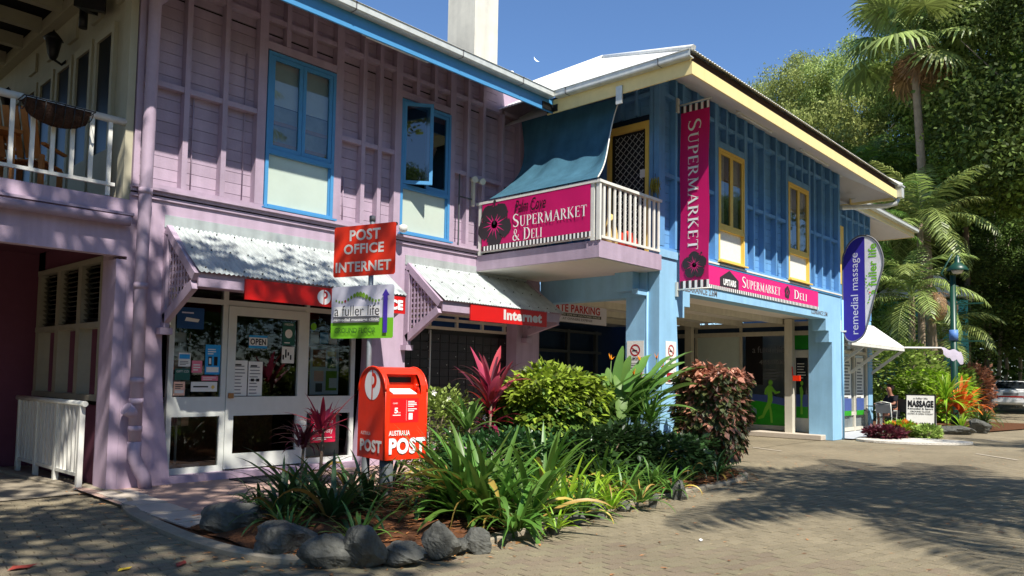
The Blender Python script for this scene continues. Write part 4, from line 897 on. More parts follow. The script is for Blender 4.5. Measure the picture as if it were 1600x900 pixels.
# shade cloth hung from the fascia to the rail
cl = thing('shade_cloth', (9.9, 8.2, 4.6), 'sagging blue shade cloth hung over the left side of the balcony', 'shade cloth')
mb = MB(); nu, nv = 40, 22; P00, P10, P01, P11 = Vector((10.72, 9.66, 6.42)), Vector((10.72, 7.36, 6.32)), Vector((XB-.05, 9.35, 4.6)), Vector((XB-.05, 6.98, 4.6))
vs = []
for j in range(nv+1):
    for i in range(nu+1):
        a, b = i/nu, j/nv; q = (P00*(1-a)+P10*a)*(1-b)+(P01*(1-a)+P11*a)*b
        w_ = math.sin(math.pi*b)*(.05*math.sin(a*9+1)+.03*math.sin(a*23+b*3)+.14*math.sin(math.pi*a)); q = q+Vector((.75, 0, -.3))*(w_+.30*math.sin(math.pi*b**1.25))
        pull = .16*math.sin(math.pi*b)*(1 if a < .5 else -1)*abs(2*a-1)**4; vs.append(q+Vector((0, -pull, 0)))
mb.add(vs, [(j*(nu+1)+i, j*(nu+1)+i+1, (j+1)*(nu+1)+i+1, (j+1)*(nu+1)+i) for j in range(nv) for i in range(nu)], None, True); mb.build('cloth', CANV, cl)
MB().tube([vs[k*(nu+1)+nu] for k in range(nv+1)], .012, 6).build('hem_rope', WHT, cl)
MB().tube([P00, P10], .025, 8).build('roller', DARK2, cl); B('bracket', (XE-.03, 7.0, 5.98), (XE-.001, 7.12, 6.28), GUT, cl)
# plant garland beside the balcony door
gb = thing('tassel', (XL-.05, 7.1, 4.4), 'small dried yellow green tassel hanging at the balcony corner', 'tassel')
mb = MB(); r_ = random.Random(4)
for k in range(120):
    a = r_.uniform(0, 6.28); z = 4.98-abs(r_.gauss(0, .12)); c = Vector((XL-.06+.06*math.cos(a), 7.06+.07*math.sin(a), z)); mb.bar(c, c+Vector((r_.gauss(0, .02), r_.gauss(0, .02), -r_.uniform(.08, .16))), .012, .003)
mb.build('fibres', mat('dry_straw', (140, 132, 60), .9, .1, var=.4, scale=30), gb); MB().tube([(XL-.06, 7.06, 4.9), (XL-.05, 7.06, 5.05)], .006, 5).build('string', BLK, gb)

# ---- banners and signs on the blue building
t = thing('balcony_banner', (XB-.03, 8.3, 3.7), 'magenta vinyl banner with black hibiscus on the balcony rail, lettered Palm Cove Supermarket & Deli', 'banner', 'magenta supermarket signs')
mb = MB(); n = 24; y0, y1, z0, z1 = 9.53, 7.13, 3.68, 4.54; vs = []
for i in range(n+1):
    for j in range(7): vs.append((XB-.035-.003*math.sin(i*1.1+j*.5)*math.sin(math.pi*j/6), y0+(y1-y0)*i/n, z0+(z1-z0)*j/6))
mb.add(vs, [(i*7+j, (i+1)*7+j, (i+1)*7+j+1, i*7+j+1) for i in range(n) for j in range(6)], None, True); mb.build('vinyl', MAG, t)
p = Print((XB-.0375, y0, z0), (0, -1, 0), (0, 0, 1), .0015); Wd, H = 2.4, .86
hibiscus(p, .31, .45, .42, CHAR, MAGD, 54, .98)
for k in range(31): p.rect(.02+k*.0775, .0, .02+k*.0775+.041, .085, KPR if False else CHAR); p.e -= p.step
for k in range(31): p.rect(.061+k*.0775, .0, .061+k*.0775+.0365, .085, WPR); p.e -= p.step
p.e += p.step*2
p.text('Palm Cove', .80, .58, 1.48, .80, KPR, .004, shear=.03); p.text('SUPERMARKET', .76, .34, 2.34, .57, WPR, kind='serif'); p.text('& DELI', .76, .10, 1.42, .31, WPR, kind='serif'); p.build(t)
t = thing('hanging_banner', (12.0, 6.65, 3.1), 'tall narrow magenta banner reading Supermarket downwards, projecting from the blue wall', 'banner', 'magenta supermarket signs')
mb = MB(); n = 30; y0, y1, z0, z1 = 6.94, 6.37, 3.08, 6.38; vs = []
for i in range(n+1):
    for j in range(7): vs.append((12.0+.003*math.sin(i*.9)*math.sin(math.pi*j/6), y0+(y1-y0)*j/6+.01*math.sin(i*.4), z0+(z1-z0)*i/n))
mb.add(vs, [(i*7+j, i*7+j+1, (i+1)*7+j+1, (i+1)*7+j) for i in range(n) for j in range(6)], None, True); mb.build('vinyl', MAG, t)
p = Print((11.9965, y0, z0), (0, -1, 0), (0, 0, 1), .0015)
for zz in (0, 3.3-.12):
    for k in range(5): p.rect(.01+k*.115, zz, .01+k*.115+.057, zz+.13, CHAR); p.e -= p.step
    for k in range(5): p.rect(.067+k*.115, zz, .067+k*.1145+.05, zz+.13, WPR); p.e -= p.step
p.e += p.step*2; p.text('SUPERMARKET', .16, .68, .42, 3.02, WPR, rot=-90, kind='serif'); hibiscus(p, .29, .40, .25, CHAR, MAGD, 20); p.build(t)
for z in (3.06, 6.42):
    MB().tube([(12.0, YB-.02, z), (12.0, 6.33, z)], .014, 8).build('pole', WHT, t); MB().box((11.96, YB-.04, z-.12), (12.04, YB-.006, z+.14)).build('bracket', GUT, t)
t = thing('wall_sign', (16, YB-.02, 3.28), 'long magenta board lettered Upstairs Supermarket Deli above the drive-through', 'sign', 'magenta supermarket signs')
B('board', (12.9, YB-.02, 3.29), (18.69, YB-.003, 3.655), MAGD, t)
p = Print((12.9, YB-.02, 3.20), (1, 0, 0), (0, 0, 1)); p.e = .002
q = p.e
for k in range(70): p.rect(.0+k*.0827, .02, .0+k*.0827+.042, .09, KPR); p.e = q
for k in range(70): p.rect(.042+k*.0827, .02, .042+k*.0827+.04, .09, WPR); p.e = q
p.e += .002; p.poly([(.72, .1), (1.52, .1), (1.52, .27), (1.12, .44), (.72, .27)], CHAR); p.text('UPSTAIRS', .86, .13, 1.4, .26, WPR, .04)
p.text('SUPERMARKET', 1.68, .16, 3.55, .39, WPR, kind='serif'); hibiscus(p, 3.93, .27, .15, CHAR, MAGD, 10); p.text('DELI', 4.3, .16, 5.05, .37, WPR, kind='serif'); p.build(t)
t = thing('clearance_lettering', (18.5, YB, 3.1), 'small dark CLEARANCE 2.5M lettering at right end of the blue beam', 'lettering'); p = Print((18.3, YB+.003, 3.06), (1, 0, 0), (0, 0, 1)); p.text('CLEARANCE 2.5M', 0, .04, 1.05, .15, GPR, .02); p.build(t)
t = thing('clearance_lettering', (12.6, YB, 3.1), 'larger dark clearance lettering half hidden by the hanging banner', 'lettering'); p = Print((12.2, YB+.003, 3.04), (1, 0, 0), (0, 0, 1)); p.text('CLEARANCE 2.6M', 0, .03, 1.35, .16, GPR, .02); p.build(t)
def nosmoke(t, p, w, h):
    p.ring(w/2, h*.78, w*.23, w*.3, mat('sign_red', (170, 30, 40), .5, .3)); e = p.e; p.poly([(w*.3, h*.855), (w*.27, h*.835), (w*.7, h*.70), (w*.73, h*.72)], MATS['sign_red']); p.rect(w*.33, h*.76, w*.62, h*.785, KPR)
    p.text('NO SMOKING', w*.06, h*.56, w*.94, h*.61, KPR, .04); p.lines(w*.12, h*.34, w*.88, h*.52, 3, GPR, .3, 3); p.rect(w*.08, h*.06, w*.92, h*.26, mat('sign_red', (170, 30, 40))); p.lines(w*.15, h*.1, w*.85, h*.22, 2, WPR); p.build(t)
t = thing('no_smoking_sign', (XL-.01, 7.45, 1.4), 'white no smoking notice on the shaded side pillar beside the balcony', 'sign', 'no smoking signs'); B('plate', (XL-.008, 7.3, 1.38), (XL-.002, 7.65, 2.13), PAPER, t); nosmoke(t, Print((XL-.008, 7.65, 1.38), (0, -1, 0), (0, 0, 1)), .35, .75)
t = thing('no_smoking_sign', (11.82, YB-.01, 1.4), 'white no smoking notice on the sunlit front pillar', 'sign', 'no smoking signs'); B('plate', (11.65, YB-.008, 1.38), (12.0, YB-.002, 2.13), PAPER, t); nosmoke(t, Print((11.65, YB-.008, 1.38), (1, 0, 0), (0, 0, 1)), .35, .75)
t = thing('parking_sign', (13, 10.5, 2.7), 'white private parking sign hanging in the shade of the drive-through', 'sign'); B('board', (12.2, 10.5, 2.7), (14.77, 10.52, 3.14), LIL, t)
p = Print((12.2, 10.5, 2.7), (1, 0, 0), (0, 0, 1)); p.text('PRIVATE PARKING', .12, .22, 2.3, .40, mat('sign_red', (170, 30, 40)), .03); p.rect(.6, .13, 2.35, .2, KPR); p.text('TOWAWAY ZONE ANY UNAUTHORISED VEHICLES', .65, .145, 2.3, .185, WPR); p.text('AT OWNERS EXPENSE', .9, .05, 2.0, .1, KPR); p.build(t)
# clinic shop inside the drive-through
XC = 20.2
cf = MB()
for y0, y1 in ((7.62, 7.72), (8.28, 8.36), (9.7, 9.78), (11.1, 11.18), (12.7, 12.8)): cf.box((XC, y0, .14), (XC+.08, y1, 3.1))
for z in (2.70, 2.95): cf.box((XC-.04, 7.6, z), (XC+.07, 13, z+.12))
cf.box((XC-.01, 8.36, .14), (XC+.06, 13, .26))
co = cf.build('clinic_front', CRM, bb)
for y in (8.05, 11.0): B('column', (XC-.55, y, .13), (XC-.37, y+.2, 3.1), CRM, bb)
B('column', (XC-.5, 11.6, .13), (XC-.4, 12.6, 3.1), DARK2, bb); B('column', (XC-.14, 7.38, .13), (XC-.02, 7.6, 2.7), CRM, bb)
def pane(x, y0, y1, z0, z1, m, par): g = MB(); g.face([(x, y1, z0), (x, y0, z0), (x, y0, z1), (x, y1, z1)]); return g.build('pane', m, par)
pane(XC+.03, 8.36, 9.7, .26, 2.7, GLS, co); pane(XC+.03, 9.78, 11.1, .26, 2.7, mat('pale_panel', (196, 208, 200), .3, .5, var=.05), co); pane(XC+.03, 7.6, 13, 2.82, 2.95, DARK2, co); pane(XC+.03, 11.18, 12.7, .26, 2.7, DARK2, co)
B('clinic_door', (XC-.02, 7.73, .14), (XC+.03, 8.27, 2.3), WHT, co); pane(XC-.024, 7.84, 8.16, .5, 2.1, mat('dark_pane', (40, 46, 52), .1, .5, var=.2), co); B('transom_panel', (XC, 7.73, 2.32), (XC+.03, 8.27, 2.7), mat('green_panel', (30, 140, 40), .5, .3), co)
B('door_handle', (XC-.06, 7.77, 1.15), (XC-.025, 7.8, 1.35), GUT, co); B('clinic_interior', (XC+.7, 7.9, .1), (XC+.75, 13, 3.1), CRM, bb)
t = thing('window_decal', (XC, 9.0, .26), 'green landscape and runner decal on the massage clinic window', 'decal'); p = Print((XC+.02, 9.7, .26), (0, -1, 0), (0, 0, 1))
GD = mat('decal_green', (44, 150, 34), .4, .3, var=.15); GL2 = mat('decal_light_green', (120, 186, 60), .4, .3); BD = mat('decal_blue', (70, 90, 150), .4, .3)
p.poly([(0, .3), (1.34, .3), (1.34, .72), (.8, .82), (0, .84)], BD); p.poly([(0, 0), (1.34, 0), (1.34, .52), (.9, .6), (.4, .66), (0, .62)], GD)
run = [(.62, .18), (.7, .4), (.78, .55), (.72, .7), (.74, .95), (.66, 1.0), (.56, .9), (.52, .78), (.58, .74), (.63, .84), (.64, .6), (.6, .45), (.5, .34), (.38, .36), (.37, .3), (.52, .26), (.6, .3), (.56, .18)]
run = [(.80, .02), (.86, .02), (.84, .3), (.80, .5), (.86, .62), (.84, .88), (.95, .8), (1.06, .84), (1.06, .89), (.95, .87), (.84, 1.02), (.74, 1.04), (.64, .94), (.62, .8), (.68, .76), (.7, .88), (.72, .7), (.7, .55), (.62, .4), (.56, .22), (.44, .16), (.44, .1), (.6, .14), (.68, .3), (.76, .42), (.78, .26)]
p.poly([(x+.02, y+.05) for x, y in run], GL2); p.ell(.82, 1.16, .06, .075, GL2); p.rect(.1, 1.1, .6, 2.55, KPR); p.text('a fuller life', .3, 1.98, 1.22, 2.16, GPR, 0); p.text('4055 3034', .5, 1.66, 1.28, 1.78, GPR, .02); p.lines(.62, 1.25, 1.2, 1.58, 4, GPR, .3); p.build(t)
t = thing('window_decal', (XC, 8.0, .5), 'small green runner decal on the narrow clinic door', 'decal'); p = Print((XC-.028, 8.16, .5), (0, -1, 0), (0, 0, 1)); p.rect(0, 0, .32, .3, GD); p.rect(0, .3, .32, .62, BD); p.poly([(.12, .1), (.18, .1), (.17, .5), (.2, .7), (.16, .85), (.1, .8), (.12, .5)], GL2); p.ell(.16, .92, .04, .06, GL2); p.lines(.04, 1.05, .28, 1.5, 6, PAPER, .3); p.build(t)
t = thing('red_hose_bracket', (XC-.6, 7.98, 1.45), 'small red hose fitting on the cream column of the clinic', 'hose fitting'); MB().obox((XC-.62, 7.9, 1.55), (.04, 0, 0), (0, .09, 0), (0, 0, .07)).build('box', RED, t); MB().tube([(XC-.62, 8.0, 1.6), (XC-.62, 8.02, 1.85)], .015, 6).build('lever', RED, t)
t = thing('picture_row', (XC, 10.4, 1.55), 'row of three small dark pictures on the pale clinic panel', 'pictures'); [B('picture', (XC+.005, 9.98+k*.36, 1.6), (XC+.02, 10.2+k*.36, 1.8), (BRNP, DARK2, BLK)[k], t) for k in range(3)]

# ================================================================== ANNEXE
AY = 7.8; AX1 = 25.2
an = thing('blue_annexe', (22.7, AY, 0), 'far blue building end with flared eave behind the massage flag', 'building')
B('wall', (XR, AY+.12, 3.3), (AX1, AY+.2, 6.8), BLUW, an); B('wall', (AX1-.1, AY+.2, 0), (AX1, 12, 6.8), BLUW, an)
boards(an, 'x', XR+.02, AX1, AY+.1, .018, 3.4, 6.75, [], BLUW, .19)
for k in range(10): x = XR+.1+k*.53; stud(an, x, AY-.01, 3.4, 6.75, .07, BLUW, .108)
for z in (5.0, 6.3): B('rail', (XR+.02, AY+.01, z), (AX1-.03, AY+.09, z+.07), BLUW, an)
B('wall', (XR, AY, 2.9), (AX1, AY+.11, 3.38), BLU, an); B('pillar', (AX1-.35, AY-.02, 0), (AX1+.02, AY+.2, 2.9), BLU, an)
B('window', (21.9, AY-.03, 4.3), (22.75, AY+.05, 6.0), YELD, an)
sfn = MB()
for x in (XR+.05, 21.4, 22.5, 23.6, 24.7): sfn.box((x, AY, .03), (x+.12, AY+.08, 2.9))
for z in (.05, .5, 2.3, 2.8): sfn.box((XR, AY+.005, z), (24.8, AY+.075, z+.1))
so_ = sfn.build('shop_front', CRM, an); mb = MB(); mb.face([(XR, AY+.05, .1), (24.8, AY+.05, .1), (24.8, AY+.05, 2.9), (XR, AY+.05, 2.9)]); mb.build('pane', mat('grey_pane', (120, 128, 128), .15, .5, var=.3, scale=3), so_)
t = thing('price_lists', (23, AY-.02, .9), 'tall printed treatment lists in the annexe window', 'notice')
for x0, x1 in ((22.65, 23.3), (23.75, 24.4)):
    B('sheet', (x0, AY-.012, .5), (x1, AY-.004, 2.2), PAPER, t); p = Print((x0, AY-.012, .5), (1, 0, 0), (0, 0, 1)); p.lines(.05, .5, x1-x0-.05, 1.62, 12, GPR, .5); p.rect(0, .12, x1-x0, .5, BD); p.rect(0, 0, x1-x0, .14, GD); p.build(t)
# its roof: eave with gutter and wide soffit
AE = 6.15; AYE = 6.88; AXE = 26.6
B('fascia', (XR+.4, AYE, AE), (AXE, AYE+.03, AE+.18), YEL, an); B('fascia', (AXE-.03, AYE+.03, AE), (AXE, 13, AE+.18), YEL, an)
mb = MB(); mb.face([(XR+.3, AYE+.03, AE+.02), (AXE-.03, AYE+.03, AE+.02), (AX1, AY+.1, 6.75), (XR+.3, AY+.1, 6.75)]); mb.face([(AXE-.03, AYE+.03, AE+.02), (AXE-.03, 13, AE+.02), (AX1, 13, 6.75), (AX1, AY+.1, 6.75)]); mb.build('soffit', SOF, an)
gutter(an, XR+.4, AXE+.05, AYE, AE+.15); mb = MB(); mb.face([(XR+.3, AYE-.05, AE+.27), (AXE+.05, AYE-.05, AE+.27), (AXE-3, 11, 8.3), (XR, 11, 8.3)]); mb.face([(AXE+.05, AYE-.05, AE+.27), (AXE+.05, 14, AE+.27), (AXE-3, 11, 8.3)]); mb.build('roof', ROOFW, an)
# white awning over the tables
aw = MB(); corrug(aw, (XR+.1, AY-.01, 3.25), (1, 0, 0), 5.0, (0, -.95, -.72), (0, -.6, .8), .08, .009)
a_ = aw.build('awning', ROOFW, an)
mb = MB(); mb.bar((XR+.1, 6.86, 2.48), (25.2, 6.86, 2.48), .04, .08); mb.bar((25.2, AY, 3.2), (25.2, 6.86, 2.5), .05, .09)
for x in (21.6, 23.3, 25.15): mb.bar((x, AY, 1.75), (x, 6.9, 2.44), .05, .08); mb.bar((x, AY, 2.5), (x, 6.9, 2.5), .05, .07)
mb.build('awning_frame', WHT, a_)
for k in range(7): MB().bar((24.8, AY-.05, 1.95+k*.09), (24.8, AY-.45+k*.03, 1.95+k*.09), .02, .02).build('lattice_slat', WHT, a_)
MB().tube([(25.2, 6.86, 2.55), (26.8, 6.2, 2.6)], .03, 8).build('arm', WHT, a_)
t = thing('cloth_valance', (26.9, 6.0, 2.2), 'lilac white scalloped cloth at the end of the long awning arm', 'awning cloth')
mb = MB(); a = Vector((26.75, 6.2, 2.6)); b = a+Vector((.42, -.46, -.1)); n = 12
vs = [a.lerp(b, i/n)+Vector((0, -.06*(j > 0), -.0-j*(.10+.04*abs(math.sin(i*.8))+.08*i/n)+.03*math.sin(i))) for i in range(n+1) for j in range(3)]
mb.add(vs, [(i*3+j, i*3+j+1, i*3+j+4, i*3+j+3) for i in range(n) for j in range(2)], None, True); mb.build('cloth', mat('lilac_cloth', (206, 196, 210), .8, .1, trans=.3), t)
# teardrop flag
t = thing('teardrop_flag', (XR+.03, 6.5, 2.4), 'tall teardrop flag in violet and white reading remedial massage, a fuller life', 'flag')
LP = [(.0, .28), (.0, 2.0), (.06, 2.35), (.2, 2.6), (.42, 2.73), (.66, 2.70), (.86, 2.52), (.98, 2.2), (.99, 1.9), (.88, 1.5), (.74, 1.0), (.62, .5), (.52, .2), (.36, .04), (.2, .0), (.07, .08)]
LP = smooth_poly(LP+[LP[0]], 3)[:-1]
XF = XR+.03; MB().prism([(XF, 6.98-u, 2.5+v) for u, v in LP], (.006, 0, 0)).build('cloth', mat('flag_white', (236, 234, 236), .6, .2, trans=.2), t)
p = Print((XF, 6.98, 2.5), (0, -1, 0), (0, 0, 1)); vi = [(min(u, .56), v) for u, v in LP]; vi = [(u*.96+.015, .03+v*.975) for u, v in vi]; p.poly(vi, mat('flag_indigo', (54, 44, 150), .5, .3))
p.text('remedial massage', .2, .2, .44, 2.3, LIL, 0, rot=90); p.text('a fuller life', .64, 1.2, .84, 2.5, GRN, .02, rot=90)
for k in range(9): p.ell(.63+.05*math.sin(k*.7), 1.0+k*.085, .022, .022, GRN if k != 3 else RED, 10)
p.build(t); MB().tube([(XF, 6.98-u, 2.5+v) for u, v in LP]+[(XF, 6.98-LP[0][0], 2.5+LP[0][1])], .02, 6, GPR).build('edge_pole', GPR, t); MB().bar((XR, YB-.02, 2.78), (XF, 6.9, 2.78), .04, .04).build('bracket', WHT, t)

# ================================================================== POST BOX
WA, DA = rad(-7), rad(83)
U = Vector((math.cos(WA), math.sin(WA), 0)); Dv = Vector((math.cos(DA), math.sin(DA), 0)); Zv = Vector((0, 0, 1))
pc = G(600, 720, .56); pc = px(600, 720, 1, 6.5); z0 = pc.z
PO = Vector((pc.x, pc.y, z0)); PWd, PD, PH = .53, .58, 1.0
t = thing('post_box', (pc.x+.2, pc.y+.2, .05), 'glossy red street posting box on two short posts among the plants', 'post box')
def prof(n=12):     # side outline: flat front and back, rounded top
    r = PD/2; pts = [(0, 0)]
    for i in range(n+1):
        a = math.pi-math.pi*i/n; pts.append((r+r*math.cos(a), PH-r*.92+r*.92*math.sin(a)))
    pts.append((PD, 0)); return pts
def bodypts(u): return [PO+U*u+Dv*d+Zv*z for d, z in prof()]
hz0, hz1, hu0, hu1 = .70, .93, .05, .45
A, Bq = bodypts(0), bodypts(PWd); n = len(A); mb = MB()
mb.face(list(A)); mb.face(list(reversed(Bq)))
for i in range(1, n-1):
    if i == 1 or True:
        a0, a1, b0, b1 = A[i], A[i+1], Bq[i], Bq[i+1]
        zc = (a0.z+a1.z)/2-z0
        # leave the mouth open on the front curve
        if i < 6 and zc > hz0:
            mb.face([a0, a1, a0+U*hu0+(a1-a0), a0+U*hu0]) if False else mb.face([a0, A[i]+U*hu0, A[i+1]+U*hu0, a1])
            mb.face([A[i]+U*hu1, b0, b1, A[i+1]+U*hu1])
            if zc > hz1: mb.face([A[i]+U*hu0, A[i]+U*hu1, A[i+1]+U*hu1, A[i+1]+U*hu0], None, True)
        else: mb.face([a0, b0, b1, a1], None, True)
fz = A[1].z-z0     # top of flat front
mb.face([PO, PO+U*PWd, PO+U*PWd+Zv*hz0, PO+Zv*hz0]); mb.face([PO+Zv*hz0, PO+U*hu0+Zv*hz0, A[1]+U*hu0, A[1]]); mb.face([PO+U*hu1+Zv*hz0, PO+U*PWd+Zv*hz0, Bq[1], A[1]+U*hu1])
mb.face([PO, A[-1], Bq[-1], PO+U*PWd])
# recess
q = [PO+U*u+Dv*d+Zv*z for d in (0, .17) for u, z in ((hu0, hz0), (hu1, hz0), (hu1, hz1+.02), (hu0, hz1+.02))]
q[2] = A[5]+U*hu1; q[3] = A[5]+U*hu0
mb.face([q[4], q[5], q[6], q[7]]); mb.face([q[0], q[1], q[5]-Zv*-.03, q[4]+Zv*.03]); mb.face([q[0], q[4], q[7], q[3]]); mb.face([q[1], q[2], q[6], q[5]]); mb.face([q[3], q[7], q[6], q[2]])
body = mb.build('body', RED, t)
rim = MB(); [rim.tube(pp_, .012, 6) for pp_ in (A[1:-1], Bq[1:-1])]; rim.tube([PO, PO+Zv*.9], .007, 6); rim.tube([PO-Zv*0+U*PWd, PO+U*PWd+Zv*.8], .007, 6); rim.build('rim', RED, t)
MB().obox(PO+U*.25+Dv*.08+Zv*(hz0+.035), U*.15, Dv*.07+Zv*.025, Zv*.004).build('chute_plate', WPR, t)
MB().obox(PO+U*.25+Dv*.165+Zv*.86, U*.17, Zv*.03, Dv*.004).build('slot', BLK, t); MB().tube([PO+U*.40+Dv*.05+Zv*.80, PO+U*.44+Dv*.05+Zv*.80], .02, 8).build('lock', RED, t)
p = Print(PO+Zv*0, U, Zv); p.step = .0008; p.e = .0012
p.rect(.06, .40, .42, .66, mat('bright_red_label', (236, 24, 28), .4, .4)); p.rect(.262, .42, .264, .64, WPR); p.text('CLEARED', .09, .60, .15, .615, WPR); p.text('5', .11, .50, .155, .56, WPR, .04); p.text('PM', .16, .50, .185, .512, WPR); p.lines(.09, .475, .24, .495, 1, WPR)
p.lines(.28, .57, .40, .64, 4, WPR, .5); p.lines(.28, .52, .40, .56, 2, WPR, .5); p.rect(.29, .43, .34, .50, WPR)
p.text('AUSTRALIA', .045, .26, .31, .315, WPR, .02); p.text('POST', .05, .06, .515, .235, WPR, .045); p.build(t)
p = Print(PO+Dv*PD, -Dv, Zv); p.step = .0008; p.e = .0012
postlogo(p, .3, .80, .165, WPR, RED, .165); p.text('AUSTRALIA', .08, .25, .29, .29, PAPER, .01); p.text('POST', .07, .07, .53, .205, PAPER, .045); p.build(t)
for u, d in ((.1, .18), (.1, .4)):
    pass
b0 = PO+U*.09+Dv*.1; MB().tube([(b0.x, b0.y, 0), (b0.x, b0.y, z0)], .075, 16).build('post', POSTG, t)
b1 = PO+U*.02+Dv*.42; MB().tube([(b1.x, b1.y, 0), (b1.x, b1.y, z0)], .045, 12).build('post', POSTG, t)

# ================================================================== SIGN POST
SA = rad(104); SU = -Vector((math.cos(SA), math.sin(SA), 0)); SN = Vector((0, 0, 1)).cross(SU)*-1
SN = SU.cross(Zv)
base = px(573, 700, 1, 7.15); bp = Vector((base.x, base.y, 0))
t = thing('sign_post', (bp.x, bp.y, 0), 'slim galvanised pole behind the red post box carrying two boards', 'pole')
def onsign(u, v):     # pixel on the vertical plane of the boards
    d = fwd + RT*((u-800)/FPX) - UP*((v-PCY)/FPX); n_ = SN; k = (bp+SN*.045-CAM).dot(n_)/d.dot(n_); q = CAM+d*k; return (q-bp-SN*.045).dot(SU), q.z
MB().tube([(bp.x, bp.y, 0), (bp.x-.01, bp.y, onsign(570, 344)[1]+.05)], .03, 12).build('pole', GALV, t); MB().tube([(bp.x-.01, bp.y, onsign(570, 346)[1]), (bp.x-.01, bp.y, onsign(570, 342)[1]+.03)], .036, 12).build('cap', GPR, t)
def board(tl, br, m, label, fn):
    u0, z1 = onsign(*tl); u1, z0_ = onsign(*br); O = bp+SN*.045+SU*u0+Zv*z0_; w, h = u1-u0, z1-z0_
    t = thing('sign_board', O, label, 'sign', 'boards on the pole'); r = .02
    pts = [(r, 0), (w-r, 0), (w, r), (w, h-r), (w-r, h), (r, h), (0, h-r), (0, r)]
    MB().prism([O+SU*a+Zv*b for a, b in pts], -SN*.004).build('plate', m, t); p = Print(O, SU, Zv); p.step = .0008; p.e = .0012; fn(p, w, h); p.build(t)
    for zz in (.06, h-.06): MB().obox(O+SU*(w/2)+Zv*zz-SN*.02, SU*.06, Zv*.012, SN*.014).build('clamp', GALV, t)
    return t
SIL = mat('reflective_silver', (222, 214, 206), .4, .5, var=.12, scale=20)
board((523, 356), (617, 428), mat('orange_red_sign', (234, 54, 26), .4, .4, var=.04), 'upper orange red board lettered POST OFFICE INTERNET', lambda p, w, h: (p.text('POST', w*.26, h*.70, w*.76, h*.92, SIL, .03), p.text('OFFICE', w*.17, h*.44, w*.82, h*.64, SIL, .03), p.text('INTERNET', w*.04, h*.09, w*.94, h*.29, SIL, .03)))
def lifeboard(p, w, h):
    p.poly([(.0, .02), (.02, .0), (w-.02, 0), (w, .02), (w, h*.38), (w*.6, h*.39), (0, h*.30)], GRN)
    for k in range(15):
        x = w*(.08+.05*k); y = h*(.77+.07*math.sin((k-4.6)*.55)); r = w*(.013+.014*math.exp(-((k-8.5)/3.6)**2)); p.ell(x, y, r, r*1.3, GRND if k != 3 else mat('sign_red', (170, 30, 40)), 12)
    p.rect(w*.05, h*.42, w*.80, h*.61, WPR); p.text('a fuller life', w*.07, h*.43, w*.79, h*.63, KPR, -.005); p.rect(w*.05, h*.30, w*.80, h*.40, GPR); p.text('remedial massage clinic', w*.06, h*.31, w*.79, h*.385, WPR, .02)
    p.text('GROUND FLOOR', w*.08, h*.10, w*.74, h*.20, mat('dark_green_print', (50, 90, 40), .5, .3), 0)
    p.rect(w*.855, h*.1, w*.92, h*.8, PRP); p.poly([(w*.83, h*.79), (w*.95, h*.79), (w*.888, h*.92)], PRP)
board((519, 449), (614, 528), LIL, 'lower lilac and green board lettered a fuller life with violet arrow', lifeboard)

# ================================================================== ROCKS
def rock(u, v, wpx, hpx, label, seed, grp='dark slate rocks edging the bed'):
    p = G(u, v, .03); dep = (p-CAM).dot(fwd); w = wpx*dep/FPX; h = hpx*dep/FPX; r = random.Random(seed)
    dirs = [Vector((r.gauss(0, 1), r.gauss(0, 1), r.gauss(0, 1))).normalized() for _ in range(15)]; offs = [r.uniform(.52, .9) for _ in dirs]
    mb = MB(); nu_, nv_ = 34, 20; vs = []
    ang = r.uniform(0, 3.1)
    for i in range(nv_+1):
        th = math.pi*i/nv_
        for j in range(nu_):
            ph = 2*math.pi*j/nu_; d = Vector((math.sin(th)*math.cos(ph), math.sin(th)*math.sin(ph), math.cos(th)))
            R_ = 1.0
            for dd, o_ in zip(dirs, offs):
                c = d.dot(dd)
                if c > .05: R_ = min(R_, o_/c)
            R_ *= 1.08+.09*noise.noise(d*2.3+Vector((seed, 0, 0)))+.06*noise.noise(d*6+Vector((seed, 3, 0)))+.04*noise.noise(d*14+Vector((seed, 5, 0)))
            vs.append(d*R_)
    c, q = math.cos(ang), math.sin(ang)
    back = Vector((fwd.x, fwd.y, 0)).normalized(); side = Vector((RT.x, RT.y, 0)).normalized()
    cen = Vector((p.x, p.y, 0))+back*w*.38
    out = [cen+side*(v.x*w*.56)+back*(v.y*w*.42)+Vector((0, 0, .02+(v.z+.55)*h*.68)) for v in vs]
    mb.add(out, [(i*nu_+j, i*nu_+(j+1) % nu_, (i+1)*nu_+(j+1) % nu_, (i+1)*nu_+j) for i in range(nv_) for j in range(nu_)], None, False)
    o = mb.build('rock', ROCK, None, loc=(cen.x, cen.y, 0)); tag(o, label, 'rock', grp); return o
for k, (u, v, w, h, lb) in enumerate([(350, 838, 90, 48, 'pale topped slate rock at the left end of the bed'), (402, 830, 50, 34, 'small rock behind the two leftmost big rocks of the bed'), (432, 868, 112, 52, 'broad flat dark slate rock left of the strappy plants'), (506, 884, 84, 54, 'rounded dark slate rock in the shade, third big one from left'), (562, 886, 74, 56, 'dark jagged slate rock below the grey post'), (628, 882, 76, 34, 'low flat slate rock between jagged and pointed rocks'), (682, 874, 64, 54, 'tall pointed grey slate rock standing in sun'), (712, 864, 36, 26, 'small slate rock right behind the pointed one'), (742, 862, 52, 32, 'sunlit slate rock under the big strap leaves'), (866, 832, 26, 22, 'small grey rock at bed edge under yellow green leaves'), (932, 808, 42, 28, 'grey rock at the kerb below the low lilies'), (975, 796, 24, 16, 'little grey rock at the kerb between two larger'), (1022, 790, 20, 22, 'small stone by the kerb, left of the white one'), (1064, 778, 24, 26, 'pale whitish stone at the kerb near bed corner'), (900, 818, 34, 20, 'flat grey stone half covered by leaf litter')]):
    rock(u, v, w, h, lb, k+3)

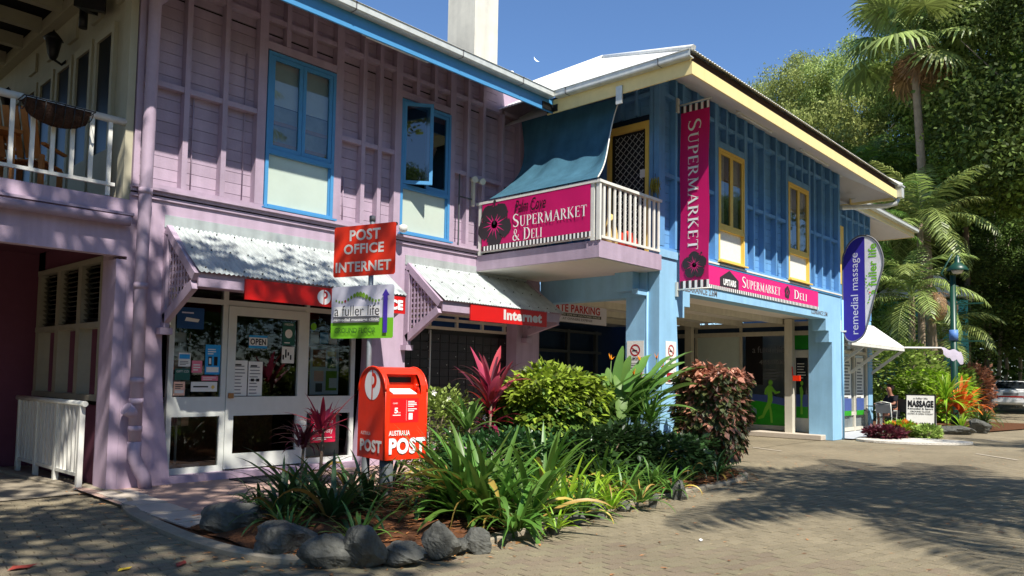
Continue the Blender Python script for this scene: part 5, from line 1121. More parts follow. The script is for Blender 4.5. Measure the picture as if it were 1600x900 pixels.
# ================================================================== PLANTS
def leaf_mesh(name, L_, w, bend, m, fold=.25, n=9, tip=2.2, base=.55, twist=0, wav=0):
    """strap leaf growing from the origin: rises along +z leaning to +x, arches over"""
    mb = MB(); x = z = 0; a = rad(8); b = len(mb.v); ds = L_/n
    for i in range(n+1):
        s_ = i/n; ww = w*(base+(1-base)*min(1, s_*3))*(1-s_**tip)**.8+.0008
        nx, nz = math.cos(a), -math.sin(a)      # direction is (sin a, cos a): normal
        tw = twist*s_; off = wav*math.sin(s_*9)
        for sgn in (-1, 0, 1):
            y = sgn*ww*math.cos(tw); lift = (abs(sgn)*fold*ww)+sgn*ww*math.sin(tw)
            mb.v.append(Vector((x+nx*lift*-1, y+off, z-nz*lift*1)))
        x += math.sin(a)*ds; z += math.cos(a)*ds; a += bend*(.3+1.4*s_)/n
    for i in range(n):
        for j in (0, 1): mb.f.append((b+3*i+j, b+3*i+j+1, b+3*i+j+4, b+3*i+j+3)); mb.m.append(0); mb.sm.append(True)
    return mb.mesh(name, m)
LM = {}
def leafset(key, m, L_, w, bends, **k):
    LM[key] = [leaf_mesh('leaf', L_*random.uniform(.85, 1.1), w*random.uniform(.85, 1.15), b, m, **k) for b in bends]; return LM[key]
leafset('strap', L_STRAP, 1, .045, [.3, .6, .9, 1.3, 1.8, 2.3, .5]); leafset('dark', L_DARK, 1, .035, [.9, 1.4, 1.9, 2.4, 2.8, 1.1])
leafset('yel', L_YEL, 1, .042, [.3, .7, 1.2, 1.7, 2.2]); leafset('red', L_RED, 1, .075, [.3, .8, 1.3, 1.8], tip=1.6); leafset('maroon', L_MAR, 1, .06, [.5, 1.1, 1.7, 2.3], tip=1.6)
leafset('pink', L_PINK, 1, .12, [.2, .5, .9, 1.5], tip=1.8); leafset('hel', L_HEL, 1, .10, [.5, .9, 1.4, .2], tip=2.4, fold=.35, wav=.02); leafset('spike', L_DARK, 1, .05, [.1, .4, .8, 1.2, 1.8], tip=1.6)
leafset('spiky', L_STRAP, 1, .045, [.1, .3, .6, 1.0, 1.5], tip=1.6); leafset('org', L_ORG, 1, .055, [.3, .8, 1.3, 1.9])
LM['dry'] = [leaf_mesh('leaf', .95, .03, b, leafm('withered_leaf', (168, 140, 70), .4, .2), twist=1.2) for b in (1.4, 2.2, 2.9)]
def clump(name, loc, n, key, Lr, tilt, label, cat, grp=None, seed=0, stem=None, az=None, part='leaf', rise=0, t=None):
    r = random.Random(seed); t = t or thing(name, loc, label, cat, grp); ms = LM[key]; n = int(n*1.45) if key in ('strap', 'dark', 'yel') and loc[0] < 14 else n
    for i in range(n):
        a = (i*2.39996+r.uniform(-.3, .3)) if az is None else rad(r.uniform(*az)); ti = rad(r.uniform(*tilt)); s_ = r.uniform(*Lr); rr = r.uniform(0, .06)
        inst(part, r.choice(LM['dry'] if key in ('strap', 'dark', 'yel') and r.random() < .07 else ms), t, (rr*math.cos(a), rr*math.sin(a), rise*r.random()+(stem or 0)), (0, ti, a), (s_, s_*r.uniform(.8, 1.2), s_))
    if stem: MB().tube([(loc[0]+.015, loc[1], loc[2]-.02), (loc[0], loc[1]+.01, loc[2]+stem*.5), (loc[0]+.01, loc[1], loc[2]+stem+.05)], [.022, .018, .015], 8).build('stem', BARK, t)
    return t
def gp(u, v, z=.1): p = G(u, v, z); return (p.x, p.y, .08)
# left dark strappy clumps
for k, (u, v, n, a, b, lb) in enumerate([(470, 800, 40, .6, 1.0, 'dense dark strappy clump at left of the bed under maroon cordylines'), (520, 815, 40, .55, .95, 'arching green strap-leaf clump left of the red post box'), (440, 815, 30, .45, .8, 'thin dark strappy clump at the left end of the bed'), (575, 800, 34, .5, .85, 'dark strap-leaf clump under the red box'), (560, 845, 16, .3, .5, 'short bright strappy clump in front of the grey post'), (645, 806, 16, .25, .42, 'loose strap-leaf clump right of the grey post')]):
    clump('strap_plant', gp(u, v), n, 'dark' if k != 4 else 'strap', (a, b), (5, 62), lb, 'plant', 'strap-leaved plants in the bed', 30+k)
# big bright clumps in the middle
for k, (u, v, n, a, b, ky, lb) in enumerate([(722, 806, 40, .6, 1.0, 'strap', 'large glossy strap-leaf clump just right of the post box'), (765, 812, 44, .65, 1.1, 'strap', 'largest bright green strap-leaf clump in the middle of the bed front'), (830, 812, 34, .6, 1.0, 'strap', 'big green strap-leaf clump right of the largest one'), (735, 800, 30, .8, 1.25, 'strap', 'tall upright strap-leaf clump behind the largest one'), (880, 795, 28, .4, .75, 'yel', 'yellow green lily clump with upright leaves'), (930, 780, 28, .35, .65, 'yel', 'pale green low lily clump by the kerb'), (975, 772, 26, .35, .6, 'strap', 'small green lily clump right of the pale one'), (1020, 760, 26, .35, .6, 'strap', 'low lily clump beneath the spiky dracaena'), (900, 760, 30, .5, .9, 'dark', 'dark strap-leaf clump under the lime bush'), (1075, 748, 34, .35, .6, 'dark', 'dark low clump at the foot of the copper bush'), (1120, 740, 34, .35, .65, 'dark', 'dark clump at the far right corner of the bed'), (960, 745, 30, .45, .8, 'dark', 'dark leafy clump behind the lilies'), (870, 822, 14, .22, .36, 'yel', 'small yellowing tuft at the kerb edge')]):
    clump('strap_plant', gp(u, v), n, ky, (a, b), (3, 66), lb, 'plant', 'strap-leaved plants in the bed', 60+k)
for k, (u, v, n, a, b, ky, lb) in enumerate([(405, 800, 18, .3, .5, 'dark', 'small dark strappy tuft behind the leftmost rock'), (450, 830, 14, .25, .4, 'strap', 'short green tuft between broad flat rock and cordyline'), (545, 775, 26, .45, .75, 'dark', 'dark strappy clump behind the red box post'), (610, 765, 20, .4, .7, 'dark', 'dark strappy clump right behind the grey post'), (690, 800, 20, .35, .55, 'strap', 'bright strap-leaf clump near the foot of the post box'), (805, 826, 26, .35, .6, 'strap', 'glossy clump spilling over the kerb in front'), (850, 770, 30, .7, 1.05, 'strap', 'tall glossy clump in front of the lime bush'), (905, 800, 24, .3, .55, 'strap', 'green lily clump spilling between small rocks'), (955, 792, 26, .3, .5, 'yel', 'yellowish lily clump over the kerb rocks'), (1000, 782, 26, .3, .5, 'strap', 'green lily clump over the kerb rocks near bed corner'), (1050, 765, 24, .3, .5, 'strap', 'small lily clump left of the pale stone'), (1010, 735, 30, .55, .85, 'strap', 'leafy green clump below the dracaena head'), (940, 760, 30, .5, .8, 'strap', 'green strap clump between lime bush and dracaena'), (700, 795, 26, .6, 1.0, 'strap', 'tall glossy clump below the pink cordyline')]):
    clump('strap_plant', gp(u, v), n, ky, (a, b), (3, 66), lb, 'plant', 'strap-leaved plants in the bed', 160+k)
# cordylines
c = gp(470, 790); clump('cordyline', (c[0], c[1], .05), 34, 'maroon', (.28, .42), (5, 80), 'dark maroon cordyline left of the door poster', 'plant', 'cordylines', 5, stem=.62, rise=.15)
c = gp(500, 788); clump('cordyline', (c[0], c[1], .05), 26, 'red', (.3, .42), (3, 70), 'crimson tipped cordyline in front of the right shop window', 'plant', 'cordylines', 6, stem=.78, rise=.12)
c = gp(745, 745); t_ = clump('cordyline', (7.3, 7.05, .05), 11, 'pink', (.55, .75), (2, 40), 'tall cordyline with big pink and burgundy leaves beside the lime bush', 'plant', 'cordylines', 8, stem=1.05, rise=.12)
clump('', (7.3, 7.05, .05), 10, 'maroon', (.6, .8), (2, 45), '', '', None, 9, rise=.3, t=t_, stem=1.0); clump('', (7.3, 7.05, .05), 22, 'red', (.35, .55), (15, 80), '', '', None, 10, rise=.4, t=t_, stem=.7)
def bush(name, c, rx, ry, z0, z1, n, m, lsz, label, grp=None, seed=0, droop=.6, m2=None, frac=0, box=.5, top=None, wid=.3, parent=None, part='foliage'):
    r = random.Random(seed); t = parent or thing(name, (c[0], c[1], 0), label, 'bush', grp); mb = MB(); h = z1-z0
    ms = [m]+([m2] if m2 else []); lumps = [(r.uniform(-1, 1), r.uniform(-1, 1), r.uniform(-.8, 1), r.uniform(.25, .5)) for _ in range(16)]
    for i in range(n):
        d = Vector((r.gauss(0, 1), r.gauss(0, 1), r.gauss(0, .9))).normalized()
        e = max(abs(d.x), abs(d.y), abs(d.z)); k = (1-box)+box/e; k *= (1-.42*r.random()**1.6)*(1+.26*noise.noise(d*2.6+Vector((seed, 0, 0)))+.14*noise.noise(d*6)+(.16*r.random() if r.random() < .03 else 0))
        p = Vector((c[0]+rx*d.x*k, c[1]+ry*d.y*k, z0+h*.5+h*.5*d.z*k))
        if p.z < z0*.3: p.z = z0*.3+r.random()*.1
        o = (d+Vector((r.gauss(0, .5), r.gauss(0, .5), -droop*r.uniform(.2, 1.6)))).normalized(); s_ = o.cross(Vector((0, 0, 1)))
        if s_.length < .1: s_ = Vector((1, 0, 0))
        s_ = (s_.normalized()+Vector((0, 0, r.gauss(0, .4)))).normalized(); nn = o.cross(s_); l = lsz*r.uniform(.6, 1.3); w = l*wid
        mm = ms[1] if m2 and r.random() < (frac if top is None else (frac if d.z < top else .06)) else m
        mb.add([p, p+o*l*.45+s_*w-nn*w*.3, p+o*l-nn*l*.15, p+o*l*.45-s_*w-nn*w*.3], [(0, 1, 2), (0, 2, 3)], mm)
    mb.build(part, None, t, kind='stuff')
    if part == 'foliage':
        for q in range(9):
            a = q*.7; s0 = MB().tube([(c[0]+.05*math.cos(a), c[1]+.05*math.sin(a), .02), (c[0]+rx*.3*math.cos(a), c[1]+ry*.3*math.sin(a), z0+h*.35), (c[0]+rx*.6*math.cos(a+.3), c[1]+ry*.6*math.sin(a+.3), z0+h*.72)], [.02, .014, .006], 5); s0.build('branch', BARK, t)
    return t
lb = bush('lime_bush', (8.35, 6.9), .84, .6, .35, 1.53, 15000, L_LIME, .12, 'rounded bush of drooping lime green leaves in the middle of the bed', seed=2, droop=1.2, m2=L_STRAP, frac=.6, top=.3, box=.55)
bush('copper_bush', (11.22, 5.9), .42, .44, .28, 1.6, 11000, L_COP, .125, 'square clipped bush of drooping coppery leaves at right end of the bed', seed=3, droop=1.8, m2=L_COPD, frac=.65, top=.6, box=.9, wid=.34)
bush('white_flower_bush', (6.75, 7.5), .5, .35, .2, 1.25, 4200, L_SMALL, .055, 'small pale leaved bush with white flowers behind the post box', seed=4, droop=.1, wid=.45)
fl = MB(); r_ = random.Random(8)
wf_ = [o for o in bpy.data.objects if o.name == 'white_flower_bush'][0]
for k in range(13):
    p_ = Vector((6.75+r_.uniform(-.5, .5), 7.15+r_.uniform(-.1, .25), r_.uniform(.3, 1.25))); fl = MB()
    for q in range(5):
        a = q*1.257; fl.face([p_, p_+Vector((.03*math.cos(a-.4), -.01, .03*math.sin(a-.4))), p_+Vector((.045*math.cos(a), -.02, .045*math.sin(a))), p_+Vector((.03*math.cos(a+.4), -.01, .03*math.sin(a+.4)))])
    fl.build('flower', PETW, wf_)
# heliconia
t = thing('heliconia', (9.75, 6.75, .05), 'tall heliconia with broad paddle leaves and yellow orange flowers in front of the blue pillar', 'plant')
r_ = random.Random(12)
for k in range(30):
    a = r_.uniform(-1.2, 2.2)+(2.6 if k % 5 == 0 else 0); L_ = r_.uniform(.6, 1.0); b_ = Vector((r_.uniform(-.35, .5), r_.uniform(-.3, .3), r_.uniform(.5, 1.15)))
    inst('leaf', r_.choice(LM['hel']), t, b_, (0, rad(r_.uniform(5, 60)), a-.6), (L_, L_*1.2, L_))
    MB().tube([(9.75+b_.x*.6, 6.75+b_.y*.6, .05), (9.75+b_.x, 6.75+b_.y, .05+b_.z+.02)], .012, 6).build('stalk', L_HEL, t)
for k in range(18):
    a = rad(r_.uniform(-85, 0)); b_ = Vector((r_.uniform(-.25, .25), r_.uniform(-.3, .2), r_.uniform(.75, 1.25))); L_ = r_.uniform(.7, 1.05)
    inst('leaf', r_.choice(LM['hel']), t, b_, (0, rad(r_.uniform(20, 62)), a), (L_, L_*1.5, L_))
def paddle(base, tip, w, sag, m=L_HEL):
    base, tip = Vector(base), Vector(tip); d = tip-base; mid = (base+tip)/2+Vector((0, 0, sag)); n = 12; side = d.cross(Vector((0, 0, 1))).normalized(); side = (side+Vector((0, 0, random.uniform(-.5, .5)))).normalized(); mb = MB(); b = 0
    for i in range(n+1):
        f = i/n; p_ = base*(1-f)**2+mid*2*f*(1-f)+tip*f*f; ww = w*max(.04, math.sin(math.pi*min(.985, max(0, (f-.3)/.7)*.93+.05))**.7 if f > .3 else .08); up_ = Vector((0, 0, ww*.35))
        mb.v += [p_-side*ww+up_, p_, p_+side*ww+up_]
    for i in range(n):
        for j in (0, 1): mb.f.append((3*i+j, 3*i+j+1, 3*i+j+4, 3*i+j+3)); mb.m.append(0); mb.sm.append(True)
    mb.build('leaf', m, t)
for (u, v, yy, w_, sg) in ((1082, 549, 6.0, .10, .55), (1104, 574, 5.9, .10, .5), (1070, 566, 6.2, .09, .5), (1050, 556, 6.3, .08, .5), (1090, 600, 5.8, .10, .45), (1046, 590, 6.1, .09, .4), (973, 541, 6.8, .09, .3), (985, 556, 6.7, .10, .25), (950, 575, 6.9, .09, .3), (940, 610, 6.7, .10, .4), (1020, 585, 6.4, .10, .45), (1064, 618, 5.9, .10, .4), (930, 650, 6.5, .09, .4), (1010, 610, 6.2, .1, .3)):
    tp = px(u, v, 1, yy); paddle((9.75+random.uniform(-.15, .15), 6.65+random.uniform(-.15, .15), .35+random.uniform(0, .3)), tp, w_, sg)
for k, (u, v) in enumerate([(955, 562), (999, 563), (1026, 560), (990, 585), (1035, 575)]):
    p_ = px(u, v, 1, 6.5); fb = MB()
    for q in range(9):
        a = q*.72+k; e_ = p_+Vector((.09*math.cos(a), .05*math.sin(a*1.3), .05+.05*math.sin(a))); s_ = Vector((.012, 0, .012)); fb.face([p_-s_, p_+s_, e_]); fb.face([p_-Vector((0, .012, 0)), p_+Vector((0, .012, 0)), e_])
    fb.build('flower', PETO, t); MB().tube([(p_.x+.05, p_.y+.1, .4), p_], .007, 5).build('stalk', L_HEL, t)
clump('dracaena', (9.7, 6.1, .05), 60, 'spiky', (.45, .62), (4, 85), 'dark green spiky dracaena head below the heliconia', 'plant', None, 14, stem=.75, rise=.12)
clump('dracaena', (9.15, 6.0, .05), 36, 'spiky', (.35, .55), (10, 95), 'smaller spiky green plant left of the dracaena', 'plant', None, 15, stem=.45, rise=.15)
t_ = clump('white_spathe_plant', (6.85, 7.0, .05), 16, 'hel', (.35, .5), (5, 50), 'broad leaved plant with one white spathe left of the pink cordyline', 'plant', None, 16, stem=.7, rise=.1)
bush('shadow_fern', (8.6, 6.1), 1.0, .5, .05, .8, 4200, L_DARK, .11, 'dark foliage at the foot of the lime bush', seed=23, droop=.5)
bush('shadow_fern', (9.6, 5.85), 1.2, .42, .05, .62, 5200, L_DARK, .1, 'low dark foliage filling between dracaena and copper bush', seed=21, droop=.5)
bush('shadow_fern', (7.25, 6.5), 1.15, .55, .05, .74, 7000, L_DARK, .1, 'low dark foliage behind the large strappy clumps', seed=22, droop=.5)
for k in range(10):
    p_ = px(random.uniform(400, 900), random.uniform(845, 870), 2, .06)

# ================================================================== RIGHT SIDE: terrace, garden, car, lamp
def facing(loc): d = Vector((CAM.x-loc[0], CAM.y-loc[1], 0)).normalized(); return Vector((0, 0, 1)).cross(d), d   # (right as seen, towards the camera)
p_ = px(1438, 676, 2, 0); SBx = Vector((p_.x, p_.y, 0)); U_, N_ = facing(SBx); U_ = (U_+N_*.12).normalized(); N_ = U_.cross(Zv)
t = thing('sandwich_board', SBx, 'white and black A-frame MASSAGE board standing on the pavement', 'sandwich board'); wv, hv = .39, 1.14; up_ = (Zv+-N_*.16).normalized()
MB().obox(SBx+up_*hv*.5, U_*wv, up_*hv*.5, N_*.012).build('front_board', PAPER, t); MB().obox(SBx-N_*.42+(Zv+N_*.2).normalized()*hv*.5, U_*wv, (Zv+N_*.2).normalized()*hv*.5, N_*.012).build('rear_board', PAPER, t)
fr = MB(); 
for a, b in (((-wv, 0), (-wv, hv)), ((wv, 0), (wv, hv)), ((-wv, hv), (wv, hv)), ((-wv, .05), (wv, .05))): fr.bar(SBx+U_*a[0]+up_*a[1], SBx+U_*b[0]+up_*b[1], .035, .035)
fr.build('board_frame', BLK, t); p = Print(SBx-U_*wv+N_*.014, U_, up_)
p.text('a fuller life', .2, 1.0, .58, 1.06, KPR, .01); p.text('MASSAGE', .05, .76, .74, .97, KPR, .06); p.text('Remedial & Sport', .05, .68, .73, .74, KPR, .04); p.text('GROUND FLOOR', .12, .61, .66, .655, KPR, .02); p.text('CLINIC IS OPEN TODAY', .05, .54, .73, .585, KPR, .02); p.text('0416 623034', .05, .15, .74, .31, KPR, .05); p.text('PLEASE CALL FIRST', .08, .08, .7, .12, KPR, .02); p.build(t)
# little planter of white gravel
gm = MB(); a_, b_ = G(1378, 690), G(1478, 692); cpl = (a_+b_)/2
pts = []
for k in range(26):
    a = 6.283*k/26; q = cpl+Vector((1.5*math.cos(a), .75*math.sin(a), 0)); q = Vector((cpl.x, cpl.y, 0))+((b_-a_).normalized()*1.35*math.cos(a)+Vector((.68, .74, 0))*.8*math.sin(a)); pts.append((q.x, q.y, .05+.01*math.sin(k*3)))
gm.prism([(x, y, 0) for x, y, z in pts], (0, 0, .05)); gm.build('gravel_bed', mat('white_gravel', (206, 200, 188), .9, .2, var=.35, scale=30, bump=1, bscale=60), kind='structure')
bush('groundcover', (G(1385, 688).x+.3, G(1385, 688).y+.1), .6, .4, .03, .3, 1400, L_MAR, .12, 'low burgundy groundcover at the left of the white gravel patch', seed=31, droop=0)
bush('groundcover', (G(1415, 683).x, G(1415, 683).y+.1), .6, .3, .03, .35, 1200, L_YEL, .14, 'yellow green and red small plants on the white gravel', seed=32, droop=0, m2=L_ORG, frac=.3)
bush('groundcover', (G(1448, 686).x, G(1448, 686).y), .5, .25, .03, .3, 900, L_SMALL, .12, 'grey green tuft at the right of the white gravel', seed=33, droop=0)
# garden behind
gd = sheet('garden_bed', [(26.2, 8.2), (26.6, 5.2), (30, 4.6), (60, 4.2), (90, 20), (70, 60), (30, 40), (26, 14)], .03, MULCH)
for k, (u, v, w, h, lb) in enumerate([(1470, 676, 42, 14, 'flat pale rock behind the sandwich board'), (1505, 678, 52, 14, 'long flat grey rock edging the far garden'), (1540, 676, 34, 22, 'grey rock at the right corner of the far garden'), (1412, 670, 40, 14, 'flat rock behind the seated person')]): rock(u, v, w, h, lb, 50+k, 'flat rocks edging the far garden')
def gx(u, dist):    # point on the ground on the line of sight of column u at a chosen depth
    d = fwd + RT*((u-800)/FPX); d.z = 0; d = d*(dist); return Vector((d.x, d.y, 0))
q = gx(1500, 25.5); 
t = clump('orange_bromeliad', (q.x, q.y, .1), 60, 'org', (.8, 1.3), (3, 75), 'large orange red strap-leaved plant in the far garden', 'plant', None, 41, stem=.3, rise=.5)
q = gx(1477, 25); clump('agave', (q.x, q.y, .1), 70, 'yel', (.8, 1.2), (2, 95), 'pale green spiky rosette behind the sandwich board', 'plant', None, 42, stem=.75, rise=.2)
q = gx(1535, 24.5); clump('strap_plant', (q.x, q.y, .1), 70, 'dark', (.55, .85), (3, 75), 'big dark strappy clump left of the white car', 'plant', None, 43, rise=.3)
q = gx(1500, 24); clump('strap_plant', (q.x, q.y, .1), 26, 'yel', (.5, .8), (3, 75), 'small yellow green strappy tuft on the far garden rocks', 'plant', None, 44)
q = gx(1528, 26); clump('strap_plant', (q.x, q.y, .1), 46, 'strap', (.7, 1.0), (3, 75), 'green strappy clump touching the car from the left', 'plant', None, 45)
for k, (u, d_, rx, z1, n, m, lb) in enumerate([(1400, 30, 2.0, 2.9, 5200, L_SMALL, 'large variegated shrub behind the seated person'), (1450, 29.5, 1.6, 1.9, 3600, L_YEL, 'yellow green shrub behind the sandwich board'), (1518, 34, .9, 2.3, 2400, L_COP, 'brown leaved shrub beside the green lamp post'), (1475, 33, 1.5, 2.2, 3000, L_TREE, 'green shrub behind the orange plant'), (1590, 50, 5, 3.6, 5000, L_TREE3, 'dark hedge behind the white car'), (1375, 33, 1.6, 3.2, 3600, L_TREE, 'tall dark shrub at the corner of the blue annexe')]):
    q = gx(u, d_); bush('garden_shrub', (q.x, q.y), rx, rx*.8, .1, z1, n, m, .2, lb, 'shrubs in the far garden', 70+k, droop=.3, wid=.35)
# lamp post
q = gx(1490, 26.5); t = thing('lamp_post', q, 'dark green street lamp with bell shade above the far garden', 'street lamp'); DG = mat('dark_green_paint', (18, 62, 46), .4, .5, var=.1)
hz = px(1488, 395, 0, q.x).z
dep = 26.5; ztop = 1.45+(603-432)/FPX*dep
MB().tube([(q.x, q.y, 0), (q.x, q.y, .4), (q.x-.0, q.y, ztop)], [.15, .12, .09], 12).build('pole', DG, t)
MB().tube([(q.x, q.y, 2.98), (q.x, q.y, 3.35)], .14, 12).build('band', mat('blue_band', (90, 130, 190), .5, .3), t); MB().tube([(q.x, q.y, ztop-.4), (q.x-.35*U_.x, q.y-.35*U_.y, ztop+.1), (q.x+.0*U_.x, q.y, ztop+.75)], .03, 6).build('arm', DG, t)
MB().lathe((q.x+U_.x*.15, q.y+U_.y*.15, ztop+.15), [(.33, 0), (.34, .03), (.27, .15), (.16, .25), (.1, .3), (.09, .45), (.04, .55), (0, .56)], 18).build('lamp_shade', DG, t); MB().lathe((q.x+U_.x*.15, q.y+U_.y*.15, ztop+.03), [(0, 0), (.14, .04), (.2, .14), (.1, .2)], 12).build('bulb', PAPER, t)
for zz in (ztop-1.0, ztop-2.3): MB().bar((q.x, q.y, zz), (q.x+U_.x*.9, q.y+U_.y*.9, zz), .03, .05).build('banner_arm', DG, t)
# white car seen from behind
cc_ = gx(1577, 36); back = Vector((cc_.x-CAM.x, cc_.y-CAM.y, 0)).normalized(); cR = back.cross(Zv)
t = thing('parked_car', (cc_.x, cc_.y, .25), 'white saloon car parked rear-on at the right edge beyond the garden', 'car'); CZ = .3
CW = mat('white_car_paint', (226, 226, 226), .25, .5, var=.02, coat=.5); CGL = mat('car_glass', (30, 34, 38), .05, .6, var=0)
def loft(secs, m, nm, par=t):
    mb = MB(); n = len(secs[0][1]); vs = []
    for y, prof_ in secs: vs += [Vector((cc_.x, cc_.y, CZ))+cR*x+back*y+Zv*z for x, z in prof_]
    fs_ = [(i*n+j, i*n+(j+1) % n, (i+1)*n+(j+1) % n, (i+1)*n+j) for i in range(len(secs)-1) for j in range(n)]+[tuple(range(n-1, -1, -1)), tuple((len(secs)-1)*n+j for j in range(n))]
    mb.add(vs, fs_, None, False); return mb.build(nm, m, par, .02)
def bp_(w, z0_, z1_, sh): return [(-w, z0_+.12), (-w*.93, z0_), (w*.93, z0_), (w, z0_+.12), (w*1.0, sh), (w*.93, z1_-.04), (w*.8, z1_), (-w*.8, z1_), (-w*.93, z1_-.04), (-w*1.0, sh)]
loft([(0, bp_(.80, .3, .86, .62)), (.12, bp_(.87, .25, .93, .66)), (.8, bp_(.89, .2, .97, .68)), (3.0, bp_(.89, .2, .96, .68)), (4.2, bp_(.87, .2, .86, .64)), (4.6, bp_(.78, .3, .72, .58))], CW, 'body')
def cp(w, z0_, z1_, wt): return [(-w, z0_), (w, z0_), (wt, z1_), (-wt, z1_)]
loft([(.75, cp(.78, .94, .97, .74)), (1.35, cp(.80, .94, 1.37, .58)), (2.3, cp(.80, .94, 1.40, .58)), (3.15, cp(.78, .93, .97, .72))], CW, 'cabin')
def pl_(pts, m, nm, off=.0): mb = MB(); mb.face([Vector((cc_.x, cc_.y, CZ))+cR*x+back*(y-off)+Zv*z for x, y, z in pts]); return mb.build(nm, m, t)
pl_([(-.67, .80, 1.0), (.67, .80, 1.0), (.53, 1.30, 1.345), (-.53, 1.30, 1.345)], CGL, 'rear_window', .012)
for s_ in (-1, 1):
    pl_([(s_*.5, -.004, .56), (s_*.79, .01, .56), (s_*.79, .01, .68), (s_*.5, -.004, .68)], mat('tail_light_red', (180, 30, 24), .2, .5), 'tail_light', .012)
    for y in (.9, 3.8):
        w0 = Vector((cc_.x, cc_.y, CZ))+cR*(s_*.76)+back*y+Zv*.06; wh = MB().tube([w0-cR*.1, w0+cR*.1], .31, 18).build('wheel', BLK, t); MB().tube([w0+cR*(s_*.1), w0+cR*(s_*.11)], .19, 12).build('rim', GUT, wh)
    MB().obox(Vector((cc_.x, cc_.y, CZ))+cR*(s_*.98)+back*2.9+Zv*1.0, cR*.08, back*.05, Zv*.06).build('mirror', CW, t)
pl_([(-.49, -.003, .6), (.49, -.003, .6), (.49, -.003, .67), (-.49, -.003, .67)], mat('tail_light_red', (180, 30, 24)), 'light_strip', .01); pl_([(-.3, -.003, .70), (.3, -.003, .70), (.3, .02, .83), (-.3, .02, .83)], GPR, 'number_plate', .02)
MB().obox(Vector((cc_.x, cc_.y, CZ))+back*.0+Zv*.44, cR*.84, back*.06, Zv*.07).build('bumper', CW, t); MB().tube([Vector((cc_.x, cc_.y, CZ))+cR*.5+Zv*.24-back*.05, Vector((cc_.x, cc_.y, CZ))+cR*.5+Zv*.24+back*.2], .04, 8).build('exhaust', GUT, t); MB().obox(Vector((cc_.x, cc_.y, CZ+.89))-back*.0, cR*.03, back*.01, Zv*.03).build('badge', GUT, t)
mb = MB(); mb.face([(40, -30, -.02), (120, -30, .5), (120, 60, .5), (40, 60, -.02)]); mb.v = [Vector((34, -30, -.012)), Vector((60, -30, .33)), Vector((60, 40, .33)), Vector((27, 40, -.012))]; mb.build('car_park', PAVF, kind='structure')
sheet('car_park_far', [(60, -30), (140, -30), (140, 40), (60, 40)], .33, PAVF)
# table, chair and seated person on the terrace
tb = Vector((24.6, 7.35, .03)); t = thing('cafe_table', tb, 'small round dark table on the terrace in front of the seated person', 'table')
MB().tube([tb+Zv*.72, tb+Zv*.74], .42, 20).build('tabletop', BLK, t); MB().tube([tb+Zv*.0, tb+Zv*.72], .03, 8).build('leg', GUT, t); MB().tube([tb, tb+Zv*.03], .25, 12).build('foot', BLK, t)
chp = Vector((23.7, 6.95, .03)); BLKC = BLK; t = thing('cafe_chair', chp, 'grey tubular metal chair left of the small terrace table', 'chair')
mb = MB()
for sx in (-1, 1):
    MB().tube([chp+Vector((.22, .22*sx, 0)), chp+Vector((.2, .22*sx, .44)), chp+Vector((.15, .25*sx, .64)), chp+Vector((-.18, .25*sx, .64))], .014, 6).build('leg', GUT, t); MB().tube([chp+Vector((-.27, .2*sx, 0)), chp+Vector((-.18, .2*sx, .44)), chp+Vector((-.27, .2*sx, .86))], .014, 6).build('leg', GUT, t)
MB().tube([chp+Vector((-.27, -.2, .86)), chp+Vector((-.31, 0, .9)), chp+Vector((-.27, .2, .86))], .014, 6).build('back_frame', GUT, t); MB().obox(chp+Vector((0, 0, .45)), (.21, 0, 0), (0, .21, 0), (0, 0, .01)).build('seat', BLK, t); MB().obox(chp+Vector((-.26, 0, .72)), (.01, 0, .03), (0, .19, 0), (-.02, 0, .12)).build('backrest', GPR, t)
# person: connected skeleton grown with the skin modifier
SKIN = mat('skin', (150, 100, 78), .55, .4, var=.05); CLOTH = mat('dark_clothing', (28, 28, 34), .85, .2, var=.2); HAIR = mat('dark_hair', (36, 28, 24), .7, .3, var=.2)
def skinned(name, verts, edges, m, parent, sub=2):
    me = bpy.data.meshes.new(name); me.from_pydata([v[0] for v in verts], edges, []); me.materials.append(m); o = bpy.data.objects.new(name, me); COL.objects.link(o); o.parent = parent
    o.modifiers.new('skin', 'SKIN').use_smooth_shade = True
    me.skin_vertices.new() if not me.skin_vertices else None
    for v, sv in zip(verts, me.skin_vertices[0].data): sv.radius = (v[1], v[1] if len(v) < 3 else v[2])
    me.skin_vertices[0].data[0].use_root = True
    s_ = o.modifiers.new('subdivision', 'SUBSURF'); s_.levels = sub; s_.render_levels = sub; return o
PL = Vector((25.35, 7.25, .03)); pt = thing('person', PL, 'person in dark clothes seated with bare legs crossed at the terrace table', 'person'); pt.rotation_euler = (0, 0, rad(-35))
# local frame: faces +x? sits facing -x (towards the table), knees forward
V = [((0, 0, .50), .15, .12), ((.02, 0, .72), .14, .11), ((-.02, 0, .95), .16, .10), ((-.06, 0, 1.06), .06), ((-.10, 0, 1.15), .07), ((-.12, 0, 1.25), .095, .08), ((-.11, 0, 1.33), .06),
     ((-.03, .18, 1.0), .055), ((-.16, .24, .80), .042), ((-.40, .14, .80), .03), ((-.48, .10, .80), .036, .016),
     ((-.03, -.18, 1.0), .055), ((-.14, -.25, .80), .042), ((-.38, -.14, .80), .03), ((-.46, -.08, .80), .036, .016),
     ((-.02, .10, .48), .09), ((-.42, .12, .52), .065), ((-.40, .13, .28), .055), ((-.36, .13, .08), .035), ((-.46, .13, .03), .035, .025),
     ((-.02, -.10, .48), .09), ((-.40, -.12, .50), .065), ((-.52, -.14, .26), .055), ((-.62, -.15, .08), .035), ((-.72, -.15, .04), .035, .025)]
